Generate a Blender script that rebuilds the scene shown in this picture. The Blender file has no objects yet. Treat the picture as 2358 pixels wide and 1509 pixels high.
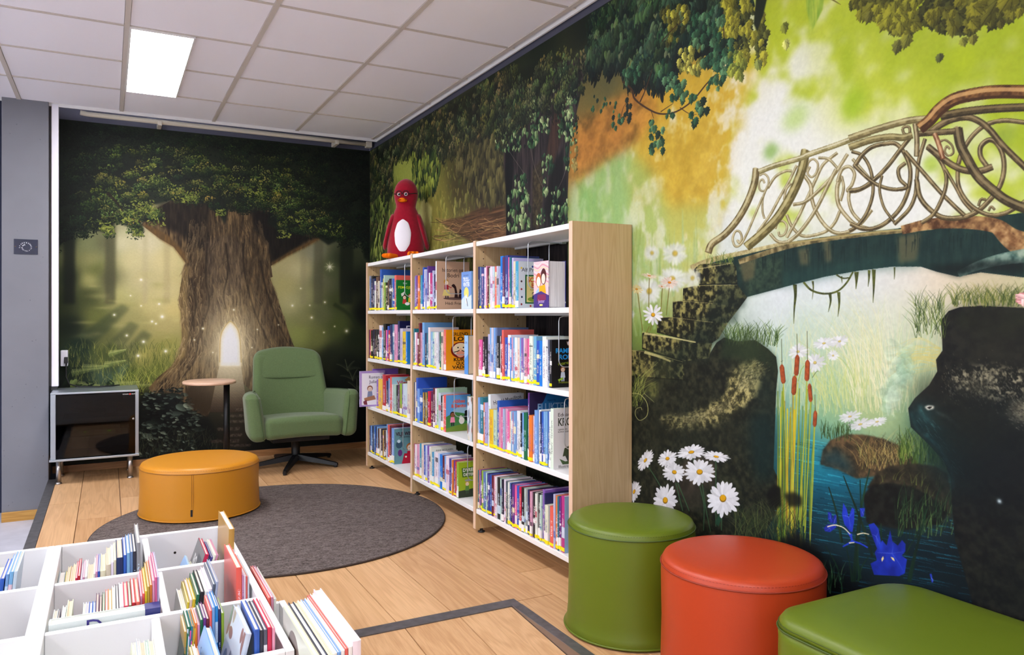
import bpy, bmesh, math, random
import numpy as np
from mathutils import Vector, Matrix

# ------------------------------------------------------------------ camera, world, lights, exposure
SC = bpy.context.scene
COL = SC.collection
TH = math.radians(27.947)
CAM_H = 1.10
FPX = 1753.3
HORIZON = 725.6
cam_d = bpy.data.cameras.new('camera')
cam_d.sensor_width = 36.0
cam_d.lens = 36.0 * FPX / 2358.0
cam_d.shift_y = -(754.5 - HORIZON) / 2358.0
cam_d.clip_start = 0.05
cam = bpy.data.objects.new('camera', cam_d)
cam.location = (0, 0, CAM_H)
cam.rotation_euler = (math.radians(90), 0, -TH)
COL.objects.link(cam)
SC.camera = cam

world = bpy.data.worlds.new('world'); SC.world = world
world.use_nodes = True
world.node_tree.nodes['Background'].inputs[0].default_value = (0.75, 0.8, 0.9, 1)
world.node_tree.nodes['Background'].inputs[1].default_value = 0.25

SC.view_settings.view_transform = 'Standard'
SC.view_settings.look = 'None'
SC.view_settings.gamma = 1.0
SC.view_settings.use_curve_mapping = False
SC.view_settings.exposure = 0.88
LAMP_STRENGTH = 19.0          # ceiling light panels
LAMP_COLOR = (0.985, 0.965, 1.0)
FILL_STRENGTH = 3.2            # glow of the added panes, unseen on the left wall
FILL_COLOR = (0.86, 0.93, 1.0)

CEIL = 2.518
WALL_X = 1.932                # long wall with the bridge print
WALL_Y = 6.169                # short wall with the tree print
LOW = -0.25                   # floor level beside the platform
# ------------------------------------------------------------------ helpers
def lin(c):
    out = []
    for v in c[:3]:
        v = v / 255.0
        out.append(v / 12.92 if v <= 0.04045 else ((v + 0.055) / 1.055) ** 2.4)
    return tuple(out)

MATS = {}
def mat(name, color=(200, 200, 200), rough=0.6, metal=0.0, spec=0.5, bump=0.0, bscale=200.0, var=0.0, vscale=8.0,
        stretch=(1, 1, 1), trans=0.0, emit=None, estr=1.0, sheen=0.0, coat=0.0, alpha=1.0):
    if name in MATS: return MATS[name]
    m = bpy.data.materials.new(name); m.use_nodes = True
    nt = m.node_tree; b = nt.nodes['Principled BSDF']
    col = lin(color) + (1,)
    b.inputs['Base Color'].default_value = col
    b.inputs['Roughness'].default_value = rough
    b.inputs['Metallic'].default_value = metal
    b.inputs['Specular IOR Level'].default_value = spec
    b.inputs['Transmission Weight'].default_value = trans
    b.inputs['Sheen Weight'].default_value = sheen
    b.inputs['Coat Weight'].default_value = coat
    b.inputs['Alpha'].default_value = alpha
    if emit:
        b.inputs['Emission Color'].default_value = lin(emit) + (1,)
        b.inputs['Emission Strength'].default_value = estr
    if bump or var:
        tc = nt.nodes.new('ShaderNodeTexCoord'); mp = nt.nodes.new('ShaderNodeMapping')
        mp.inputs['Scale'].default_value = stretch
        nt.links.new(tc.outputs['Object'], mp.inputs['Vector'])
    if bump:
        n = nt.nodes.new('ShaderNodeTexNoise'); n.inputs['Scale'].default_value = bscale; n.inputs['Detail'].default_value = 4
        bp = nt.nodes.new('ShaderNodeBump'); bp.inputs['Strength'].default_value = bump; bp.inputs['Distance'].default_value = 0.004
        nt.links.new(mp.outputs[0], n.inputs['Vector']); nt.links.new(n.outputs['Fac'], bp.inputs['Height'])
        nt.links.new(bp.outputs[0], b.inputs['Normal'])
    if var:
        n = nt.nodes.new('ShaderNodeTexNoise'); n.inputs['Scale'].default_value = vscale; n.inputs['Detail'].default_value = 5
        nt.links.new(mp.outputs[0], n.inputs['Vector'])
        r = nt.nodes.new('ShaderNodeValToRGB')
        r.color_ramp.elements[0].position = 0.3; r.color_ramp.elements[1].position = 0.7
        r.color_ramp.elements[0].color = tuple(c * (1 - var) for c in col[:3]) + (1,)
        r.color_ramp.elements[1].color = tuple(min(1, c * (1 + var)) for c in col[:3]) + (1,)
        nt.links.new(n.outputs['Fac'], r.inputs[0]); nt.links.new(r.outputs[0], b.inputs['Base Color'])
    MATS[name] = m
    return m

def tag(o, label=None, cat=None, group=None, kind=None):
    if label: o['label'] = label
    if cat: o['category'] = cat
    if group: o['group'] = group
    if kind: o['kind'] = kind
    return o

def thing(name, label, cat, loc=(0, 0, 0), rz=0.0, group=None, kind=None):
    o = bpy.data.objects.new(name, None); COL.objects.link(o)
    o.empty_display_size = 0.05
    o.location = loc; o.rotation_euler = (0, 0, rz)
    return tag(o, label, cat, group, kind)

def raw(name, verts, faces, m, parent=None, smooth=False, off=None, mats=None, fm=None):
    """one mesh object; with a parent the coordinates are local to it, off is subtracted"""
    me = bpy.data.meshes.new(name)
    if off is not None:
        verts = [(v[0] - off[0], v[1] - off[1], v[2] - off[2]) for v in verts]
    me.from_pydata([tuple(v) for v in verts], [], faces)
    if mats:
        for mm in mats: me.materials.append(mm)
        if fm is not None: me.polygons.foreach_set('material_index', fm)
    elif m: me.materials.append(m)
    if smooth: me.polygons.foreach_set('use_smooth', [True] * len(me.polygons))
    me.update()
    o = bpy.data.objects.new(name, me); COL.objects.link(o)
    if parent is not None: o.parent = parent
    return o

def frombm(name, bm, m, parent=None, smooth=False):
    me = bpy.data.meshes.new(name); bm.to_mesh(me); bm.free()
    if m: me.materials.append(m)
    if smooth: me.polygons.foreach_set('use_smooth', [True] * len(me.polygons))
    o = bpy.data.objects.new(name, me); COL.objects.link(o)
    if parent is not None: o.parent = parent
    return o

BOXF = [(0, 3, 2, 1), (4, 5, 6, 7), (0, 1, 5, 4), (1, 2, 6, 5), (2, 3, 7, 6), (3, 0, 4, 7)]
def boxv(x0, x1, y0, y1, z0, z1):
    return [(x0, y0, z0), (x1, y0, z0), (x1, y1, z0), (x0, y1, z0), (x0, y0, z1), (x1, y0, z1), (x1, y1, z1), (x0, y1, z1)]

def box(name, x0, x1, y0, y1, z0, z1, m, parent=None, off=None, bevel=0.0, segs=2):
    v = boxv(x0, x1, y0, y1, z0, z1)
    if off is not None: v = [(a - off[0], b - off[1], c - off[2]) for a, b, c in v]
    if not bevel: return raw(name, v, BOXF, m, parent)
    bm = bmesh.new(); vs = [bm.verts.new(p) for p in v]
    for f in BOXF: bm.faces.new([vs[i] for i in f])
    bmesh.ops.bevel(bm, geom=bm.edges[:], offset=bevel, segments=segs, profile=0.6, affect='EDGES')
    o = frombm(name, bm, m, parent, smooth=False)
    return o

def lathe_vf(prof, n=32, cx=0, cy=0, a0=0.0):
    """prof: (r, z) pairs; closed caps where r == 0"""
    V = []; Fc = []; idx = []
    for r, z in prof:
        if r <= 1e-6: idx.append([len(V)]); V.append((cx, cy, z))
        else:
            idx.append(list(range(len(V), len(V) + n)))
            for k in range(n):
                a = a0 + 2 * math.pi * k / n
                V.append((cx + r * math.cos(a), cy + r * math.sin(a), z))
    for A, B in zip(idx, idx[1:]):
        for k in range(n):
            k2 = (k + 1) % n
            if len(A) == 1 and len(B) == 1: continue
            if len(A) == 1: Fc.append((A[0], B[k2], B[k]))
            elif len(B) == 1: Fc.append((A[k], A[k2], B[0]))
            else: Fc.append((A[k], A[k2], B[k2], B[k]))
    return V, Fc

def lathe(name, prof, m, parent=None, n=32, cx=0, cy=0, smooth=True):
    V, Fc = lathe_vf(prof, n, cx, cy)
    return raw(name, V, [f[::-1] for f in Fc] if prof[0][1] > prof[-1][1] else Fc, m, parent, smooth)

def tube_vf(path, rad, n=8, caps=True, closed=False):
    P = [Vector(p) for p in path]; R = rad if isinstance(rad, (list, tuple)) else [rad] * len(P)
    V = []; Fc = []; up = None
    N = len(P)
    for i, p in enumerate(P):
        if closed: t = (P[(i + 1) % N] - P[i - 1])
        else: t = (P[min(i + 1, N - 1)] - P[max(i - 1, 0)])
        t.normalize()
        if up is None:
            up = Vector((0, 0, 1)) if abs(t.z) < 0.9 else Vector((1, 0, 0))
        s_ = t.cross(up)
        if s_.length < 1e-6: s_ = t.cross(Vector((0, 1, 0)))
        s_.normalize(); up = s_.cross(t).normalized()
        for k in range(n):
            a = 2 * math.pi * k / n
            V.append(tuple(p + (s_ * math.cos(a) + up * math.sin(a)) * R[i]))
    M = N if closed else N - 1
    for i in range(M):
        j = (i + 1) % N
        for k in range(n):
            k2 = (k + 1) % n
            Fc.append((i * n + k, i * n + k2, j * n + k2, j * n + k))
    if caps and not closed:
        Fc.append(tuple(range(n))[::-1]); Fc.append(tuple((N - 1) * n + k for k in range(n)))
    return V, Fc

def tube(name, path, rad, m, parent=None, n=8, off=None, closed=False):
    V, Fc = tube_vf(path, rad, n, closed=closed)
    return raw(name, V, Fc, m, parent, True, off=off)

def rbox_vf(hx, hy, hz, r, ne=4, ni=4, fn=None):
    """rounded box centred on the origin, edge radius r, with inner subdivisions for bending"""
    def axis(h, ni_):
        rr = min(r, h * 0.999)
        e = [h - rr + rr * math.tan(math.pi / 4 * k / ne) for k in range(ne + 1)]
        i_ = [-(h - rr) + 2 * (h - rr) * k / ni_ for k in range(1, ni_)]
        return [-x for x in e[::-1]] + i_ + e
    AX = [axis(hx, ni), axis(hy, ni), axis(hz, ni)]
    H = (hx, hy, hz); key = {}; V = []; Fc = []
    def vid(p):
        k = (round(p[0], 6), round(p[1], 6), round(p[2], 6))
        if k in key: return key[k]
        q = [max(-(H[i] - min(r, H[i])), min(H[i] - min(r, H[i]), p[i])) for i in range(3)]
        d = Vector((p[0] - q[0], p[1] - q[1], p[2] - q[2]))
        if d.length > 0: d = d.normalized() * r
        w = (q[0] + d.x, q[1] + d.y, q[2] + d.z)
        if fn: w = fn(*w)
        key[k] = len(V); V.append(w); return key[k]
    for a in range(3):
        b, c = (a + 1) % 3, (a + 2) % 3
        for sgn in (-1, 1):
            for i in range(len(AX[b]) - 1):
                for j in range(len(AX[c]) - 1):
                    q = []
                    for ii, jj in ((i, j), (i + 1, j), (i + 1, j + 1), (i, j + 1)):
                        p = [0, 0, 0]; p[a] = sgn * H[a]; p[b] = AX[b][ii]; p[c] = AX[c][jj]; q.append(vid(p))
                    if sgn < 0: q = q[::-1]
                    if len(set(q)) == 4: Fc.append(tuple(q))
    return V, Fc

def rbox(name, size, r, m, parent=None, loc=(0, 0, 0), fn=None, ne=4, ni=4, smooth=True):
    V, Fc = rbox_vf(size[0] / 2, size[1] / 2, size[2] / 2, r, ne, ni, fn)
    V = [(v[0] + loc[0], v[1] + loc[1], v[2] + loc[2]) for v in V]
    return raw(name, V, Fc, m, parent, smooth)

_TXT = {}
def text_tris(s, bold=0.0):
    """outline of a word in the built-in font, as 2D triangles, unit size"""
    if (s, bold) in _TXT: return _TXT[(s, bold)]
    cu = bpy.data.curves.new('lettering', 'FONT'); cu.body = s; cu.size = 1.0; cu.offset = bold; cu.resolution_u = 3
    ob = bpy.data.objects.new('lettering', cu); COL.objects.link(ob)
    dg = bpy.context.evaluated_depsgraph_get(); dg.update()
    me = bpy.data.meshes.new_from_object(ob.evaluated_get(dg)); me.calc_loop_triangles()
    V = [(v.co.x, v.co.y) for v in me.vertices]
    T = [tuple(t.vertices) for t in me.loop_triangles]
    bpy.data.objects.remove(ob); bpy.data.curves.remove(cu); bpy.data.meshes.remove(me)
    if V:
        x0 = min(v[0] for v in V); x1 = max(v[0] for v in V)
    else: x0, x1 = 0, 1
    _TXT[(s, bold)] = ([(v[0] - x0, v[1]) for v in V], T, x1 - x0)
    return _TXT[(s, bold)]
# ------------------------------------------------------------------ printed pictures (murals, book covers), painted by code
RNG = np.random.default_rng(7)

def vnoise(h, w, cx, cy, rng=RNG):
    g = rng.random((int(h / cy) + 3, int(w / cx) + 3)).astype(np.float32)
    y = np.arange(h, dtype=np.float32) / cy; x = np.arange(w, dtype=np.float32) / cx
    yi = y.astype(int); xi = x.astype(int); fy = y - yi; fx = x - xi
    fy = (fy * fy * (3 - 2 * fy))[:, None]; fx = (fx * fx * (3 - 2 * fx))[None, :]
    r0 = g[yi]; r1 = g[yi + 1]
    rows = r0 * (1 - fy) + r1 * fy
    return rows[:, xi] * (1 - fx) + rows[:, xi + 1] * fx

def fbm(h, w, cx, cy, oct=3):
    t = np.zeros((h, w), np.float32); a = 1.0; s = 0.0
    for _ in range(oct):
        t += a * vnoise(h, w, max(cx, 1.01), max(cy, 1.01)); s += a; a *= 0.55; cx /= 2; cy /= 2
    return t / s

def blur1(a, r, axis):
    if r < 1: return a
    n = a.shape[axis]
    pad = [(0, 0)] * a.ndim; pad[axis] = (r + 1, r)
    c = np.cumsum(np.pad(a, pad, mode='edge'), axis=axis, dtype=np.float64)
    hi = [slice(None)] * a.ndim; lo = [slice(None)] * a.ndim
    hi[axis] = slice(2 * r + 1, 2 * r + 1 + n); lo[axis] = slice(0, n)
    return ((c[tuple(hi)] - c[tuple(lo)]) / (2 * r + 1)).astype(np.float32)

def blur(a, s):
    r = max(1, int(round(s)))
    for _ in range(2):
        a = blur1(a, r, 0); a = blur1(a, r, 1)
    return a

def smooth_path(pts, n=6):
    P = np.array(pts, float)
    if len(P) < 3: return P
    Q = np.vstack([2 * P[0] - P[1], P, 2 * P[-1] - P[-2]])
    p0, p1, p2, p3 = (Q[k:len(Q) - 3 + k, None, :] for k in range(4)); t = np.linspace(0, 1, n, endpoint=False)[None, :, None]
    o = 0.5 * (2 * p1 + (p2 - p0) * t + (2 * p0 - 5 * p1 + 4 * p2 - p3) * t ** 2 + (3 * p1 - p0 - 3 * p2 + p3) * t ** 3)
    return np.vstack([o.reshape(-1, 2), P[-1:]])

def ribbon(pts, w, w2=None):
    P = smooth_path(pts); w2 = w if w2 is None else w2
    d = np.gradient(P, axis=0); L = np.hypot(d[:, 0], d[:, 1]) + 1e-9
    nrm = np.stack([-d[:, 1] / L, d[:, 0] / L], 1)
    ww = np.linspace(w, w2, len(P))[:, None] / 2
    return np.vstack([P + nrm * ww, (P - nrm * ww)[::-1]])

LEAF = {}
def leaf_poly(kind):
    if kind == 'oval': return [(math.cos(t) * 1.0, math.sin(t) * 0.42 * (1 - 0.25 * math.cos(t))) for t in np.linspace(0, 6.283, 14)[:-1]]
    if kind == 'heart': return [(1, 0), (.55, .35), (.1, .6), (-.45, .7), (-.8, .5), (-.85, .2), (-.6, 0), (-.85, -.2), (-.8, -.5), (-.45, -.7), (.1, -.6), (.55, -.35)]
    a = [(1.05, 0), (.72, .16), (.70, .34), (.50, .34), (.52, .66), (.30, .56), (.12, .62), (-.12, .92), (-.28, .60), (-.62, .62), (-.62, .34), (-.80, .12), (-.74, 0)]
    return a + [(x, -y) for x, y in a[-2:0:-1]]

def poly_mask(P, W, H, ss=2):
    P = np.asarray(P, float)
    x0 = max(0, int(math.floor(P[:, 0].min())) - 1); x1 = min(W, int(math.ceil(P[:, 0].max())) + 2)
    y0 = max(0, int(math.floor(P[:, 1].min())) - 1); y1 = min(H, int(math.ceil(P[:, 1].max())) + 2)
    if x1 <= x0 or y1 <= y0: return None
    w = x1 - x0; h = y1 - y0
    ax, ay = P[:, 0] - x0, (P[:, 1] - y0) * ss - .5
    bx, by = np.concatenate((ax[1:], ax[:1])), np.concatenate((ay[1:], ay[:1]))
    lo = np.clip(np.ceil(np.minimum(ay, by)), 0, h * ss).astype(int); hi = np.clip(np.ceil(np.maximum(ay, by)), 0, h * ss).astype(int)
    cnt = hi - lo; tot = int(cnt.sum())
    if tot == 0: return np.zeros((h, w), np.float32), x0, y0
    e = np.repeat(np.arange(len(ax)), cnt); rows = np.arange(tot) - np.repeat(np.cumsum(cnt) - cnt, cnt) + lo[e]
    xs = np.clip(ax[e] + (rows - ay[e]) / (by[e] - ay[e]) * (bx[e] - ax[e]), 0, w - .001)
    sg = np.where(by[e] > ay[e], 1.0, -1.0) / ss
    i = xs.astype(int); fr = xs - i; base = (rows // ss) * (w + 2) + i
    diff = np.bincount(base, sg * (1 - fr), h * (w + 2)) + np.bincount(base + 1, sg * fr, h * (w + 2))
    m = np.clip(np.abs(np.cumsum(diff.reshape(h, w + 2), 1)[:, :w]), 0, 1).astype(np.float32)
    return m, x0, y0

class Canvas:
    def __init__(s, W, H, mp=None, fill=(0, 0, 0)):
        s.W, s.H, s.mp = W, H, mp
        s.a = np.empty((H, W, 3), np.float32); s.a[:] = np.array(fill, np.float32) / 255
        s.f = {}
    def P(s, pts):
        return np.array([s.mp(x, y) for x, y in pts], float) if s.mp else np.array(pts, float)
    def field(s, name, cx, cy, oct=3):
        if name not in s.f:
            n = fbm(s.H, s.W, cx, cy, oct); lo, hi = np.percentile(n[::7, ::7], (3, 97)); s.f[name] = np.clip((n - lo) / (hi - lo), 0, 1)
        return s.f[name]
    def put(s, m, x0, y0, col, alpha=1.0, col2=None, tex=None):
        h, w = m.shape; reg = s.a[y0:y0 + h, x0:x0 + w]
        c = np.array(col, np.float32) / 255
        if col2 is not None:
            t = tex[y0:y0 + h, x0:x0 + w, None]
            c = c * (1 - t) + (np.array(col2, np.float32) / 255) * t
        mm = (m * alpha)[:, :, None]
        reg *= (1 - mm); reg += c * mm
    def poly(s, pts, col, alpha=1.0, soft=0, col2=None, tex=None, mapped=False):
        P = np.asarray(pts, float) if mapped else s.P(pts)
        if soft:
            pad = int(soft * 3) + 2
            r = poly_mask(P, s.W, s.H, 1)
            if r is None: return
            m, x0, y0 = r
            X0, Y0 = max(0, x0 - pad), max(0, y0 - pad); X1, Y1 = min(s.W, x0 + m.shape[1] + pad), min(s.H, y0 + m.shape[0] + pad)
            M = np.zeros((Y1 - Y0, X1 - X0), np.float32); M[y0 - Y0:y0 - Y0 + m.shape[0], x0 - X0:x0 - X0 + m.shape[1]] = m
            m, x0, y0 = blur(M, soft), X0, Y0
        else:
            r = poly_mask(P, s.W, s.H)
            if r is None: return
            m, x0, y0 = r
        s.put(m, x0, y0, col, alpha, col2, tex)
    def stroke(s, pts, w, col, w2=None, alpha=1.0, soft=0, col2=None, tex=None):
        s.poly(ribbon(pts, w, w2), col, alpha, soft, col2, tex)
    def rail(s, pts, w, dark, mid, light, w2=None, tex=None):
        s.stroke(pts, w, dark, w2)
        q = [(x - w * .06, y - w * .10) for x, y in pts]
        s.stroke(q, w * .72, mid, None if w2 is None else w2 * .72, col2=dark, tex=tex)
        q = [(x - w * .10, y - w * .2) for x, y in pts]
        s.stroke(q, w * .3, light, None if w2 is None else w2 * .3, alpha=.75)
    def spot(s, x, y, r, col, alpha=1.0, ry=None, hard=1.0):
        cx, cy = s.P([(x, y)])[0]; s.cspot(cx, cy, r, col, alpha, ry, hard)
    def cspot(s, cx, cy, r, col, alpha=1.0, ry=None, hard=1.0):
        ry = ry or r
        x0, x1 = max(0, int(cx - 2.5 * r)), min(s.W, int(cx + 2.5 * r) + 1); y0, y1 = max(0, int(cy - 2.5 * ry)), min(s.H, int(cy + 2.5 * ry) + 1)
        if x1 <= x0 or y1 <= y0: return
        X = (np.arange(x0, x1) - cx) / r; Y = (np.arange(y0, y1) - cy) / ry
        m = np.exp(-((X[None] ** 2 + Y[:, None] ** 2) ** hard)).astype(np.float32)
        s.put(m, x0, y0, col, alpha)
    def base(s, pts, sig, d=8):
        h, w = s.H // d + 1, s.W // d + 1
        yy, xx = np.mgrid[0:h, 0:w].astype(np.float32); num = np.zeros((h, w, 3), np.float32); den = np.zeros((h, w, 1), np.float32) + 1e-9
        for x, y, c in pts:
            u, v = s.P([(x, y)])[0] / d
            g = (1.0 / (1e-3 + ((xx - u) ** 2 + (yy - v) ** 2) / (sig / d) ** 2) ** 1.6)[..., None]
            num += g * (np.array(c, np.float32) / 255); den += g
        lo = blur(num / den, 2)
        yi = np.minimum(np.arange(s.H) / d, h - 1.001); xi = np.minimum(np.arange(s.W) / d, w - 1.001)
        y0 = yi.astype(int); x0 = xi.astype(int); fy = (yi - y0)[:, None, None].astype(np.float32); fx = (xi - x0)[None, :, None].astype(np.float32)
        A = lo[y0] * (1 - fy) + lo[np.minimum(y0 + 1, h - 1)] * fy
        s.a[:] = A[:, x0] * (1 - fx) + A[:, np.minimum(x0 + 1, w - 1)] * fx
    def region(s, pts):
        r = poly_mask(s.P(pts), s.W, s.H, 1); M = np.zeros((s.H, s.W), bool)
        if r: m, x0, y0 = r; M[y0:y0 + m.shape[0], x0:x0 + m.shape[1]] = m > .5
        return M
    def scatter(s, pts, n, smin, smax, cols, kind='oval', ang=(0, 360), tex=None, alpha=.95, spread=.25, seed=1, gam=1.0, fade=0):
        """leaves: sizes in canvas pixels, colour follows a noise field (clumps), dark ones first"""
        rg = np.random.default_rng(seed); P = s.P(pts)
        M = s.region(pts)
        x0, x1 = max(0, P[:, 0].min()), min(s.W - 1, P[:, 0].max()); y0, y1 = max(0, P[:, 1].min()), min(s.H - 1, P[:, 1].max())
        xs = rg.uniform(x0, x1, n * 3); ys = rg.uniform(y0, y1, n * 3)
        ok = M[ys.astype(int), xs.astype(int)]; xs, ys = xs[ok][:n], ys[ok][:n]
        t = (tex[ys.astype(int), xs.astype(int)] if tex is not None else np.full(len(xs), .5)) ** gam
        t = np.clip(t + rg.normal(0, spread, len(xs)), 0, 1); o = np.argsort(t + rg.normal(0, .15, len(xs)))
        cols = np.array(cols, np.float32) / 255
        for i in o:
            f = t[i] * (len(cols) - 1); k = int(f); c = cols[k] if k >= len(cols) - 1 else cols[k] * (1 - f + k) + cols[k + 1] * (f - k)
            s.stamp(kind, rg.uniform(smin, smax), math.radians(rg.uniform(*ang)), xs[i], ys[i], c, alpha)
    def stamp(s, kind, sz, a, x, y, c, alpha=.95):
        kk = (kind, int(sz * 2 if sz < 14 else sz), int(a * 180 / math.pi / 12))
        if kk not in LEAF:
            ca, sa = math.cos(a), math.sin(a); R = int(sz * 1.1) + 2
            r = poly_mask([(R + sz * (px * ca - py * sa), R + sz * (px * sa + py * ca)) for px, py in leaf_poly(kind)], 2 * R + 1, 2 * R + 1)
            if r is not None:
                m, mx, my = r; yy, xx = np.mgrid[my:my + m.shape[0], mx:mx + m.shape[1]].astype(np.float32) - R
                along = (xx * ca + yy * sa) / sz; perp = (-xx * sa + yy * ca) / sz
                sh = 1 + .22 * np.sign(perp) * np.minimum(1, np.abs(perp) * 3) - .12 * along
                if kind != 'oval' and sz > 7: sh -= .28 * (np.abs(perp) < .05) + .18 * (np.abs(np.abs(perp) - (along + .6) * .55) < .05)
                r = (m, mx, my, sh[..., None])
            LEAF[kk] = (r, R)
        r, R = LEAF[kk]
        if r is None: return
        m, mx, my, sh = r; X = int(x) - R + mx; Y = int(y) - R + my
        if X < 0 or Y < 0 or X + m.shape[1] > s.W or Y + m.shape[0] > s.H: return
        reg = s.a[Y:Y + m.shape[0], X:X + m.shape[1]]; mm = (m * alpha)[:, :, None]
        reg *= (1 - mm); reg += c * sh * mm
    def clumps(s, pts, n, R, per, smin, smax, cols, shade, kind='oval', ang=(0, 360), seed=1, alpha=.92, asp=.7, amp=.45, tintb=np.zeros(3)):
        """billows of foliage: every clump is lit from above and dark underneath; shade(u, v) gives its brightness 0..1"""
        rg = np.random.default_rng(seed); P = s.P(pts); M = s.region(pts); cols = np.array(cols, np.float32) / 255
        x0, x1 = max(0, P[:, 0].min()), min(s.W - 1, P[:, 0].max()); y0, y1 = max(0, P[:, 1].min()), min(s.H - 1, P[:, 1].max())
        C = []
        while len(C) < n:
            x, y = rg.uniform(x0, x1), rg.uniform(y0, y1)
            if M[int(y), int(x)]: C.append((x, y))
        C.sort(key=lambda p: p[1] + rg.uniform(-R, R))
        for x, y in C:
            b0 = shade(x, y) * rg.uniform(.5, 1.3); rr = R * rg.uniform(.6, 1.3); tint = 1 + rg.uniform(-1, 1, 3) * np.array((.16, .05, .16)) + tintb * rg.random()
            L = []
            for _ in range(per):
                a = rg.uniform(0, 6.283); q = math.sqrt(rg.random()); dx, dy = q * rr * math.cos(a), q * rr * asp * math.sin(a)
                b = b0 * (.62 - amp * dy / (rr * asp) - .15 * dx / rr) + rg.normal(0, .05)
                L.append((b, dx, dy))
            L.sort()
            for b, dx, dy in L:
                f = max(0, min(.999, b)) * (len(cols) - 1); k = int(f); c = cols[k] * (1 - f + k) + cols[min(k + 1, len(cols) - 1)] * (f - k)
                s.stamp(kind, rg.uniform(smin, smax), math.radians(rg.uniform(*ang)), x + dx, y + dy, c * tint, alpha)
    def grass(s, x0, x1, y0, y1, n, L, w, cols, lean=(-.5, .5), seed=2, alpha=.9, up=True):
        rg = np.random.default_rng(seed)
        for _ in range(n):
            x = rg.uniform(x0, x1); y = rg.uniform(y0, y1); l = L * rg.uniform(.5, 1.2); k = rg.uniform(*lean)
            c = cols[rg.integers(len(cols))]
            s.stroke([(x, y), (x + k * l * .3, y - l * .55), (x + k * l, y - l)], w, c, w * .25, alpha)
    def daisy(s, x, y, r, sq=1.0, rot=0.0, n=17, white=(240, 240, 246), core=(225, 165, 25), alpha=1.0, soft=0, seed=0, cr=.2, off=0):
        rg = np.random.default_rng(seed + int(x)); ca, sa = math.cos(rot), math.sin(rot)
        def T(px, py):
            py = py * sq + off * r; return (x + px * ca - py * sa, y + px * sa + py * ca)
        for k in range(n):
            a = 2 * math.pi * (k + rg.uniform(-.2, .2)) / n; l = r * rg.uniform(.85, 1.08); w = r * .13
            dx, dy = math.cos(a), math.sin(a); pts = []
            for t, ww in ((.12, .35), (.4, .8), (.7, 1.0), (.9, .75), (1.0, .15)):
                pts.append((dx * l * t - dy * w * ww, dy * l * t + dx * w * ww))
            for t, ww in ((1.0, .15), (.9, .75), (.7, 1.0), (.4, .8), (.12, .35)):
                pts.append((dx * l * t + dy * w * ww, dy * l * t - dx * w * ww))
            sh = rg.uniform(.86, 1.0)
            s.poly([T(*p) for p in pts], tuple(c * sh for c in white), alpha, soft)
        cc = [T(r * cr * math.cos(t), r * cr * math.sin(t)) for t in np.linspace(0, 6.283, 15)[:-1]]
        s.poly(cc, tuple(c * .6 for c in core), alpha, soft)
        s.poly([T(r * cr * .82 * math.cos(t), r * cr * .82 * math.sin(t) - r * .03) for t in np.linspace(0, 6.283, 15)[:-1]], core, alpha, soft)
    def text(s, txt, x, y, size, col, bold=0.0, center=False, rot=0.0, width=None):
        V, T, w = text_tris(txt, bold); sx = size if width is None else width / max(w, 1e-3)
        ca, sa = math.cos(rot), math.sin(rot)
        ox = -w * sx / 2 if center else 0
        Q = [(x + (ox + v[0] * sx) * ca + v[1] * size * sa, y + (ox + v[0] * sx) * sa - v[1] * size * ca) for v in V]
        Q = s.P(Q)
        for t in T: s.poly([Q[i] for i in t], col, mapped=True)
    def image(s, name, contrast=0.0):
        if contrast:
            a = np.clip(s.a, 0, 1); s.a = a * (1 - contrast) + (a * a * (3 - 2 * a)) * contrast
        img = bpy.data.images.new(name, s.W, s.H, alpha=False, float_buffer=False)
        px = np.ones((s.H, s.W, 4), np.float32); px[..., :3] = np.clip(s.a[::-1], 0, 1)
        img.pixels.foreach_set(px.ravel()); img.update(); img.pack()
        return img

def Z(x0, y0, sc):
    return lambda *pts: [(x0 + a / sc, y0 + b / sc) for a, b in pts]

def print_mat(name, img, rough=0.6, gain=1.0, coat=0.0):
    m = bpy.data.materials.new(name); m.use_nodes = True; nt = m.node_tree; b = nt.nodes['Principled BSDF']
    t = nt.nodes.new('ShaderNodeTexImage'); t.image = img; t.interpolation = 'Linear'; t.extension = 'EXTEND'
    uv = nt.nodes.new('ShaderNodeUVMap'); uv.uv_map = 'print'
    nt.links.new(uv.outputs[0], t.inputs[0])
    if gain != 1.0:
        mx = nt.nodes.new('ShaderNodeMix'); mx.data_type = 'RGBA'; mx.blend_type = 'MULTIPLY'; mx.inputs[0].default_value = 1.0
        nt.links.new(t.outputs[0], mx.inputs[6]); mx.inputs[7].default_value = (gain, gain, gain, 1)
        nt.links.new(mx.outputs[2], b.inputs['Base Color'])
    else: nt.links.new(t.outputs[0], b.inputs['Base Color'])
    b.inputs['Roughness'].default_value = rough; b.inputs['Coat Weight'].default_value = coat
    b.inputs['Specular IOR Level'].default_value = 0.18
    return m

S_, C_ = math.sin(TH), math.cos(TH)
def on_x(x, y, X):
    k = (x - 1179) / FPX; d = X / (S_ + k * C_); return (X, d * (C_ - k * S_), CAM_H + (HORIZON - y) * d / FPX)
def on_y(x, y, Y):
    k = (x - 1179) / FPX; d = Y / (C_ - k * S_); return (d * (S_ + k * C_), Y, CAM_H + (HORIZON - y) * d / FPX)
def on_z(x, y, Zc):
    d = FPX * (CAM_H - Zc) / (y - HORIZON); r = (x - 1179) / FPX * d; return (d * S_ + r * C_, d * C_ - r * S_, Zc)
MTOP = 2.467                   # top edge of both prints
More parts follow.
